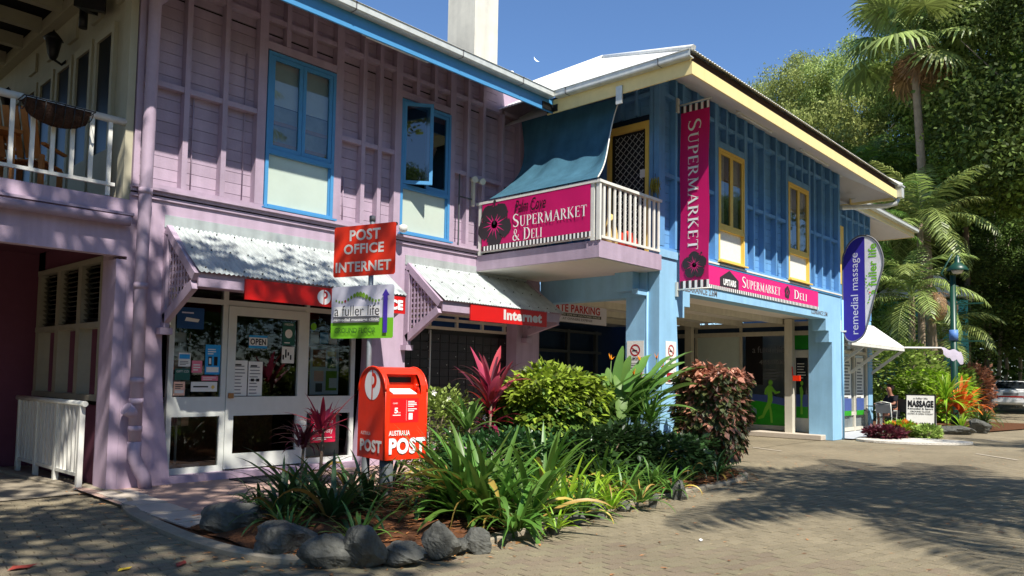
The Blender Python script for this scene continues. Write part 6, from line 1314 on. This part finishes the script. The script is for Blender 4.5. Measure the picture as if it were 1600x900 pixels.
Ed = [(0, 1), (1, 2), (2, 3), (3, 4), (4, 5), (5, 6), (2, 7), (7, 8), (8, 9), (9, 10), (2, 11), (11, 12), (12, 13), (13, 14), (0, 15), (15, 16), (16, 17), (17, 18), (18, 19), (0, 20), (20, 21), (21, 22), (22, 23), (23, 24)]
skinned('body', V, Ed, SKIN, pt)
for sgn, hx in ((1, -.48), (-1, -.46)):
    for k in range(5):
        y0 = sgn*.10-.03+.017*k; L_ = (.05, .075, .085, .08, .065)[k]
        skinned('finger', [((hx, y0, .80), .010), ((hx-L_*.6, y0+.003*(k-2), .80), .009), ((hx-L_, y0+.004*(k-2), .785), .007)], [(0, 1), (1, 2)], SKIN, pt, 1)
skinned('shirt', [((0, 0, .52), .165, .14), ((.02, 0, .74), .155, .13), ((-.02, 0, .95), .175, .115), ((-.05, 0, 1.04), .075), ((-.03, .18, 1.0), .075), ((-.13, .235, .85), .06), ((-.03, -.18, 1.0), .075), ((-.12, -.24, .85), .06)], [(0, 1), (1, 2), (2, 3), (2, 4), (4, 5), (2, 6), (6, 7)], CLOTH, pt)
skinned('shorts', [((0, 0, .50), .16, .13), ((-.02, .11, .49), .11), ((-.30, .12, .52), .09), ((-.02, -.11, .49), .11), ((-.28, -.12, .50), .09)], [(0, 1), (1, 2), (0, 3), (3, 4)], CLOTH, pt)
skinned('hair', [((-.08, 0, 1.29), .10, .09), ((-.06, 0, 1.35), .08, .07), ((-.03, 0, 1.2), .07, .06)], [(0, 1), (0, 2)], HAIR, pt)
mb = MB(); mb.tube([(-.215, 0, 1.245), (-.225, 0, 1.23)], [.012, .016], 6); inst('nose', mb.mesh('nose', SKIN), pt, (0, 0, 0))
t = thing('cafe_chair', PL+Vector((.05, 0, 0)), 'dark chair under the seated person', 'chair')
for a, b in ((-.2, -.2), (.2, -.2), (-.2, .2), (.2, .2)): MB().tube([PL+Vector((a, b, 0)), PL+Vector((a, b, .43))], .014, 6).build('leg', BLK, t)
MB().obox(PL+Vector((0, 0, .41)), (.22, 0, 0), (0, .22, 0), (0, 0, .012)).build('seat', BLK, t); MB().obox(PL+Vector((.2, -.12, .75)), (.012, .0, 0), (0, .2, 0), (0, 0, .2)).build('backrest', BLK, t)
sb_ = PL+Vector((.3, -.9, 0)); t = thing('shopping_bag', sb_, 'small pale printed bag on the ground by the seated person', 'bag'); MB().box(sb_-Vector((.12, .08, 0)), sb_+Vector((.12, .08, .3))).build('bag', PAPER, t); MB().tube([sb_+Vector((-.06, 0, .3)), sb_+Vector((-.03, 0, .42)), sb_+Vector((.05, 0, .3))], .006, 5).build('handle', BLK, t)

# ================================================================== TREES
def crown_mesh(seed, m, rx=1, rz=.8, clumps=42, per=190, cr=.26, leaf=.055, droop=.9, asp=.3):
    """a unit-size crown of leaf clumps, scaled when placed"""
    r = random.Random(seed); mb = MB(); cs = []
    for i in range(clumps):
        d = Vector((r.gauss(0, 1), r.gauss(0, 1), r.gauss(.15, .8))).normalized(); k = r.uniform(.35, .95)*(1+.25*noise.noise(d*1.7+Vector((seed*3.1, 0, 0))))
        cs.append((Vector((d.x*rx*k, d.y*rx*k, d.z*rz*k)), cr*r.uniform(.6, 1.3)))
    vs, fs = [], []
    for c, R_ in cs:
        for q in range(int(per*R_/cr)):
            p = c+Vector((r.gauss(0, .5), r.gauss(0, .5), r.gauss(0, .36)))*R_; l = leaf*r.uniform(.6, 1.4)
            o = Vector((r.gauss(0, 1), r.gauss(0, 1), r.gauss(-droop, .7))).normalized(); s_ = o.cross(Vector((r.gauss(0, 1), r.gauss(0, 1), r.gauss(0, 1)))).normalized()*l*asp
            b = len(vs); vs += [p, p+o*l*.5+s_, p+o*l, p+o*l*.5-s_]; fs.append((b, b+1, b+2, b+3))
    mb.v = vs; mb.f = fs; mb.m = [0]*len(fs); mb.sm = [False]*len(fs); return mb.mesh('crown', m), cs
CRN = {k: [crown_mesh(sd, m, **kw) for sd in sds] for k, sds, m, kw in (
    ('paper', (1, 2, 3), L_TREE2, dict(clumps=84, per=190, cr=.2, leaf=.05, droop=1.3, asp=.22, rz=1.0)), ('green', (4, 5), L_TREE, dict(clumps=66, per=330, cr=.22, leaf=.04)), ('deep', (6, 7), L_TREE3, dict(clumps=60, per=340, cr=.25, leaf=.042)), ('dapple', (8,), L_TREE, dict(clumps=30, per=60, cr=.25, leaf=.085, asp=.35)))}
def tree(loc, h, r_, kind, label, seed, grp='trees of the forest backdrop', tm=None, rz=1.0, base=.45, n=3, lean=(0, 0)):
    r = random.Random(seed); loc = Vector(loc); t = thing('tree', loc, label, 'tree', grp); tm = tm or BARK
    top = loc+Vector((lean[0], lean[1], h)); pts = [loc+Vector((0, 0, -.1)), loc+Vector((r.uniform(-.2, .2)+lean[0]*.2, r.uniform(-.2, .2)+lean[1]*.2, h*.3)), loc+Vector((lean[0]*.6+r.uniform(-.3, .3), lean[1]*.6, h*.6)), top-Vector((0, 0, h*.12))]
    R0 = .035*h**.9*.25
    tk = MB().tube(pts, [R0*1.3, R0, R0*.6, R0*.2], 10); tk.build('trunk', tm, t)
    for k in range(6):
        f = r.uniform(.38, .8); a = r.uniform(0, 6.28); p0 = loc+Vector((lean[0]*f, lean[1]*f, h*f)); e_ = p0+Vector((math.cos(a)*r_*.75, math.sin(a)*r_*.75, r.uniform(.3, 1.0)*r_*.6))
        MB().tube([p0, (p0+e_)/2+Vector((0, 0, -.1*r_)), e_], [R0*.4, R0*.25, R0*.08], 6).build('limb', tm, t)
    for k in range(n):
        me, _ = r.choice(CRN[kind]); f = base+(1-base)*(k+.5)/n; sc = r_*(1-.18*k)*r.uniform(.85, 1.1)
        inst('crown', me, t, (lean[0]*f+r.uniform(-.25, .25)*r_, lean[1]*f+r.uniform(-.25, .25)*r_, h*f), (r.uniform(-.2, .2), r.uniform(-.2, .2), r.uniform(0, 6.28)), (sc, sc, sc*rz*(1-base)*h/(n*r_)*1.05 if n > 1 else sc*rz))
    return t
KW = {'paper': 'tall weeping olive green paperbark with pale trunk', 'green': 'leafy mid green tree', 'deep': 'dark shaded evergreen tree'}
spots = [(1105, 46, 16.5, 4, 'paper', 'whose crown just clears the blue roof ridge'), (1140, 45, 18.6, 3.0, 'paper', 'second from the roof hip'), (1192, 44, 18.6, 3.2, 'paper', 'third from the roof hip'), (1232, 46, 17.6, 3.6, 'paper', 'filling below the sky notch'), (1290, 44, 19.6, 3.8, 'paper', 'between the rounded crown and the fan palm'), (1165, 43, 18.2, 3.4, 'paper', 'leftmost of those rising above the blue eave'), (1215, 48, 18.0, 3.6, 'paper', 'in the dip left of the tallest crown'), (1262, 41, 19.0, 3.9, 'paper', 'with the rounded crown against the sky'), (1318, 40, 19.4, 4.2, 'paper', 'just left of the tall fan palm'), (1372, 44, 22, 4.6, 'paper', 'straight behind the tall fan palm'),
  (1440, 42, 24, 5, 'green', 'right of the fan palm trunk'), (1508, 37, 23, 5, 'green', 'behind the street lamp'), (1640, 35, 23, 5.5, 'green', 'overhanging the parked car'), (1655, 30, 23, 5.5, 'deep', 'at the right edge of the picture'),
  (1340, 37, 10.5, 3.4, 'green', 'low and bright above the blue eave'), (1290, 38, 11, 3.2, 'green', 'low behind the middle of the blue roof'), (1402, 38, 10, 3.6, 'deep', 'low behind the blue annexe'), (1470, 40, 11, 4, 'deep', 'low behind the lamp post'), (1535, 42, 12, 4.4, 'deep', 'low left of the parked car'), (1600, 44, 12, 4.6, 'deep', 'low behind the parked car'), (1680, 38, 11, 4.5, 'deep', 'low at far right'), (1430, 52, 16, 5.5, 'deep', 'in the second row behind the lamp'), (1520, 52, 18, 6, 'deep', 'in the second row behind the car'), (1610, 55, 19, 6, 'deep', 'in the last row at right'), (1350, 52, 17, 5, 'green', 'in the second row behind the palm'), (1250, 55, 15, 5, 'green', 'in the second row behind the blue roof'), (1180, 55, 15, 5, 'green', 'far behind the blue roof hip'), (1700, 50, 20, 6, 'deep', 'in the last row beyond the frame')]
for k, (u, d_, h, r_, kd, lb) in enumerate(spots):
    q = gx(u, d_); tree((q.x, q.y, 0), h, r_, kd, KW[kd]+' '+lb, 100+k, tm=BARKP if kd == 'paper' else BARK, base=.42 if h > 14 else .3)
q = gx(1560, 62); bush('understorey', (q.x, q.y), 26, 5, 0, 7, 14000, L_TREE3, .5, 'dark tangled understorey filling the back of the forest', seed=90, droop=.4, wid=.4)
# bare pale stems in the dark forest
r_ = random.Random(77)
for k, u in enumerate((1424, 1462, 1488, 1513, 1538, 1556, 1572, 1593)):
    q = gx(u, 40+r_.uniform(0, 5)); h = r_.uniform(9, 13); t = MB(); pts = [Vector((q.x, q.y, 0))+Vector((r_.uniform(-.3, .3), r_.uniform(-.3, .3), h*i/5)) for i in range(6)]
    t.tube(pts, [.11, .1, .09, .07, .05, .02], 7)
    for j in range(3): e_ = pts[2+j]; t.tube([e_, e_+Vector((r_.uniform(-1.2, 1.2), r_.uniform(-1, 1), 1.6))], [.04, .015], 5)
    tag(t.build('bare_stem', BARKP, None, loc=(q.x, q.y, 0)), 'slender pale forked stem in the dark forest, '+('leftmost', 'just left of the lamp shade', 'behind the lamp pole', 'first right of the lamp', 'second right of the lamp', 'left of the white car roof', 'above the middle of the white car', 'rightmost at the picture edge')[k], 'tree trunk', 'slender stems in the forest')
# ---- palms
def fan_frond(seed, m):
    r = random.Random(seed); mb = MB(); pts = [Vector((0, 0, 0)), Vector((.5, 0, .14)), Vector((1.1, 0, .08))]; mb.tube(pts, [.022, .016, .01], 5); b0 = pts[-1]
    for k in range(30):
        a = rad(-148+k*296/29); L_ = .92*(.75+.25*math.cos(a*.6))*r.uniform(.9, 1.08); d = Vector((math.cos(a), math.sin(a), .0)); w = Vector((-d.y, d.x, 0))*.05; dr = r.uniform(.25, .6)
        p1 = b0+d*L_*.55+Vector((0, 0, -.06)); p2 = b0+d*L_*.85+Vector((0, 0, -.12-dr*.25)); p3 = b0+d*L_*.98+Vector((0, 0, -.2-dr*.6))
        up_ = Vector((0, 0, .02)); b = len(mb.v)
        mb.add([b0, p1-w, p1+up_, p1+w, p2-w*.6, p2+up_*.5, p2+w*.6, p3], [(0, 1, 2), (0, 2, 3), (1, 4, 5, 2), (2, 5, 6, 3), (4, 7, 5), (5, 7, 6)])
    return mb.mesh('frond', m)
def feather_frond(seed, m, bend=1.6, n=26, ll=.5):
    r = random.Random(seed); mb = MB(); x = z = 0; a = rad(35); pts = [Vector((0, 0, 0))]; N_ = 14
    for i in range(N_): x += math.sin(a)*.16; z += math.cos(a)*.16; a += bend/N_; pts.append(Vector((x, 0, z)))
    mb.tube(pts, [.022-.0014*i for i in range(len(pts))], 5)
    for k in range(n):
        f = .12+.88*k/n; i = min(int(f*N_), N_-1); p = pts[i].lerp(pts[i+1], f*N_-i); d = (pts[i+1]-pts[i]).normalized(); l = ll*math.sin(math.pi*min(.97, .15+f*.83))**.6*r.uniform(.85, 1.15)
        for sg in (-1, 1):
            o = (Vector((0, sg, 0))*.85+d*.55+Vector((0, 0, -.25*r.uniform(.3, 1.6)))).normalized(); w = d*.018; e_ = p+o*l+Vector((0, 0, -l*.25))
            mb.add([p-w, p+w, p+o*l*.55+w*1.4, e_, p+o*l*.55-w*1.4], [(0, 1, 2, 4), (4, 2, 3)])
    return mb.mesh('frond', m)
FF = [fan_frond(k, L_PALM) for k in range(3)]; FD = [fan_frond(k+5, L_PDRY) for k in range(2)]
PF = [feather_frond(k, L_PALM, b) for k, b in enumerate((1.2, 1.7, 2.2))]; PDk = [feather_frond(9, L_STRAP, 1.5), feather_frond(10, L_STRAP, 2.0)]
def palm(loc, h, kind, nf, sc, label, seed, lean=(0, 0), tr=.17, tilt=(5, 120), dry=0, grp=None):
    r = random.Random(seed); loc = Vector(loc); t = thing('palm_tree', loc, label, 'palm', grp); n = 22
    pts = [loc+Vector((lean[0]*(i/n)**1.3, lean[1]*(i/n)**1.3, h*i/n)) for i in range(n+1)]
    MB().tube(pts, [tr*(1.35-.5*min(1, i/5) if i < 5 else .87-.2*i/n)*(1+.04*(i % 2)) for i in range(n+1)], 12).build('trunk', PALMB, t)
    ln_ = Vector((lean[0], lean[1], h))
    for k in range(nf):
        me = r.choice(kind); a = k*2.39996; ti = rad(tilt[0]+(tilt[1]-tilt[0])*(k/nf)+r.uniform(-8, 8)); s_ = sc*r.uniform(.85, 1.1)
        inst('frond', me, t, ln_+Vector((0, 0, .15-.35*k/nf)), (0, ti-rad(60) if kind is FF else ti-rad(35), a), s_)
    for k in range(dry):
        a = r.uniform(-2.6, .9); inst('dry_frond', r.choice(FD if kind is FF else [FD[0]]), t, ln_+Vector((0, 0, -.2)), (r.uniform(-.5, .5), rad(r.uniform(28, 78)), a), sc*r.uniform(.55, .8))
    return t
q = gx(1459, 32); top = gx(1433, 32); palm((q.x, q.y, 0), 16.4, FF, 22, 1.72, 'very tall fan palm rising behind the blue annexe into the sky', 1, lean=(top.x-q.x, top.y-q.y), tr=.22, tilt=(-12, 104), dry=7)
q = gx(1440, 31); palm((q.x, q.y, 0), 8.0, PF, 22, 1.5, 'feathery palm with drooping fronds right of the blue annexe roof', 2, tilt=(0, 95), tr=.17)
q = gx(1425, 30); palm((q.x, q.y, 0), 4.9, PF, 18, 1.35, 'shorter feathery palm above the massage board', 3, tilt=(0, 95), tr=.16)
q = gx(1362, 36); palm((q.x, q.y, 0), 11.2, PDk, 16, 1.5, 'bright green feathery palm top above the end of the blue eave', 4, tilt=(0, 90), tr=.14)
q = gx(1345, 29.5); palm((q.x, q.y, 0), 7.4, PDk, 14, 1.2, 'small feathery palm in the gap above the rain head', 5, tilt=(0, 80), tr=.12)
q = gx(1470, 33); palm((q.x, q.y, 0), 3.4, PF, 14, 1.3, 'low feathery palm left of the lamp post', 6, tilt=(10, 80), tr=.15)
t = thing('dead_frond_skirt', gx(1462, 28.6)+Vector((0, 0, 4)), 'hanging bunch of dry grey palm fronds beside the lamp shade', 'dry fronds'); r_ = random.Random(3)
DFm = feather_frond(33, L_PDRY, 2.4, 22, .35)
for k in range(9): inst('dry_frond', DFm, t, (r_.uniform(-.15, .15), r_.uniform(-.15, .15), .9), (0, rad(r_.uniform(55, 80)), r_.uniform(0, 6.28)), .62)
# teal house glimpsed through the leaves
q = gx(1440, 36); t = thing('teal_house', (q.x, q.y, 0), 'turquoise timber house glimpsed behind the palms', 'building'); U2, N2 = facing(q); TEAL = mat('turquoise_paint', (112, 206, 196), .6, .3, var=.05)
for k in range(22): MB().obox(q+Zv*(.2+.24*k)+N2*(.004*(k % 2)), U2*1.9, N2*.04, Zv*.115).build('weatherboard', TEAL, t)
MB().obox(q+U2*.9+N2*.05+Zv*4.6, U2*.5, N2*.02, Zv*.7).build('window', PAPER, t); MB().prism([q-U2*2.2+Zv*5.5+N2*.5, q+U2*2.2+Zv*5.5+N2*.5, q+U2*.0+Zv*7.0+N2*.5], -N2*3).build('roof', ROOFW, t); MB().obox(q+Zv*2.7-N2*1.2, U2*1.9, N2*1.1, Zv*2.7).build('wall', TEAL, t)
# trees over and behind the photographer: they throw the dappled shade and show in the glass
tree((-4.2, -2.5, 0), 12.4, 3.2, 'dapple', 'spreading shade tree behind and left of the viewpoint', 201, 'trees along the near side of the drive', base=.85, n=1, lean=(3.9, 1.2), rz=.32)
t_ = bpy.data.objects.new('crown', CRN['dapple'][0][0]); COL.objects.link(t_); t_.parent = [o for o in bpy.data.objects if o.get('label', '').startswith('spreading shade tree')][0]; t_.location = (6.3, 5.0, 11.3); t_.scale = (2.5, 2.2, .9)
t2_ = bpy.data.objects.new('crown', CRN['dapple'][0][0]); COL.objects.link(t2_); t2_.parent = t_.parent; t2_.location = (4.6, 1.2, 11.6); t2_.scale = (3.0, 2.6, 1.0); t2_.rotation_euler = (0, 0, 2)
MB().tube([(-1.5, -1.5, 8.2), (.5, 0, 10.4), (2.2, 2.2, 11.2)], [.12, .08, .03], 7).build('limb', BARK, t_.parent)
t3_ = bpy.data.objects.new('crown', CRN['dapple'][0][0]); COL.objects.link(t3_); t3_.parent = t_.parent; t3_.location = (4.4, 6.4, 11.3); t3_.scale = (2.4, 2.6, .9); t3_.rotation_euler = (0, 0, 4)
palm((7.6, -3.0, 0), 8.2, PF, 20, 1.8, 'feathery palm on the near side of the drive whose shadow crosses the pavers', 7, tilt=(10, 100), tr=.16, lean=(.2, .1), grp='palms along the near side of the drive')
palm((10.2, -4.2, 0), 9.0, PF, 18, 1.8, 'second feathery palm on the near side of the drive', 8, tilt=(10, 100), tr=.16, grp='palms along the near side of the drive')
palm((19.5, -4.2, 0), 9.5, PF, 14, 1.5, 'far feathery palm on the near side of the drive', 9, tilt=(10, 100), tr=.16, grp='palms along the near side of the drive')
for k, (x, y, h, rr, kd) in enumerate([(-16, -3, 12, 5, 'green'), (-13, 7, 11, 4.5, 'deep'), (-9, -12, 13, 5.5, 'deep'), (0, -17, 12, 5.5, 'green'), (9, -16, 13, 5.5, 'deep'), (18, -17, 13, 5.5, 'green'), (28, -15, 14, 6, 'deep'), (39, -13, 14, 6, 'green'), (50, -9, 15, 6, 'deep'), (58, 2, 16, 6, 'deep'), (62, 14, 17, 7, 'deep'), (-20, 16, 12, 5, 'deep')]):  # unseen ring of trees, added to cut sky light and darken the shade
    tree((x, y, 0), h, rr, kd, ('leafy mid green' if kd == 'green' else 'dark evergreen')+' unseen tree added behind the viewpoint, '+('far left', 'left, beside the verandah side', 'behind left', 'straight behind', 'behind, opposite the balcony', 'opposite the drive-through', 'opposite the massage clinic', 'opposite the far garden', 'opposite the white car', 'past the white car', 'closing the end of the car park', 'left of the verandah back')[k], 220+k, 'trees along the near side of the drive', base=.25)
# pale moon
MD = fwd + RT*((841-800)/FPX) - UP*((90-PCY)/FPX); MD.normalize(); mp_ = CAM+MD*900; mu, mn = RT, UP; mb = MB(); R_ = 4.6; n = 20; vs = []
for i in range(n+1):
    a = rad(165+i*125/n); a2 = a; o_ = mu*math.cos(a)*R_+mn*math.sin(a)*R_; q2 = mu*(math.cos(a)*R_*1.0+1.0*math.sin(math.pi*i/n))+mn*(math.sin(a)*R_*1.0+1.0*math.sin(math.pi*i/n)); vs += [mp_+o_, mp_+q2]
mb.add(vs, [(2*i, 2*i+2, 2*i+3, 2*i+1) for i in range(n)]); tag(mb.build('moon', mat('moon_white', (240, 240, 240), .9, 0, var=0, emit=.5)), 'thin pale crescent in the blue sky between chimney and roof', 'moon')

bush('unseen_hedge', (18, -24), 46, 3, 0, 6.5, 16000, L_TREE3, .5, 'unseen dark hedge added behind the viewpoint to keep bright sky out of the glass', seed=91, droop=.3, wid=.45)  # hedge added out of view to block bright sky in window reflections
bush('unseen_hedge', (-26, 6), 3, 18, 0, 6.5, 6000, L_TREE3, .5, 'tall dark hedge row closing the left side behind the viewpoint', seed=92, droop=.3, wid=.45)

NAIL = mat('nail_head', (70, 66, 64), .6, .4, var=.2)
for a_, x0, x1 in ((0, 4.05, 7.28), (1, 7.96, 10.98)):
    aw_ = [o for o in bpy.data.objects if o.name.startswith('awning') and o.parent == pb][a_]
    mb = MB(); r_ = random.Random(40+a_)
    for f in (.08, .5, .92):
        for k in range(int((x1-x0)/.25)):
            x = x0+.15+k*.248; y = YF-.01+(8.78-YF)*f; z = 3.3+(2.64-3.3)*f+.014; mb.obox((x, y-.004, z), (.008, 0, 0), (0, .007, -.005), (0, .002, .004))
    mb.build('fixings', NAIL, aw_, kind='stuff')

B('corner_post', (XL-.02, YF-.06, 3.63), (XL+.3, YF+.3, 7.02), BLUW, bb)
MB().prism([(10.203, YF+.125, 6.32), (XL-.021, YF+.125, 6.32), (XL-.021, YF+.125, 7.08), (10.203, YF+.125, 7.08)], (0, .08, 0)).build('gap_filler', PURW, pb)  # filler added to close the shaded gap and hide the white roof behind
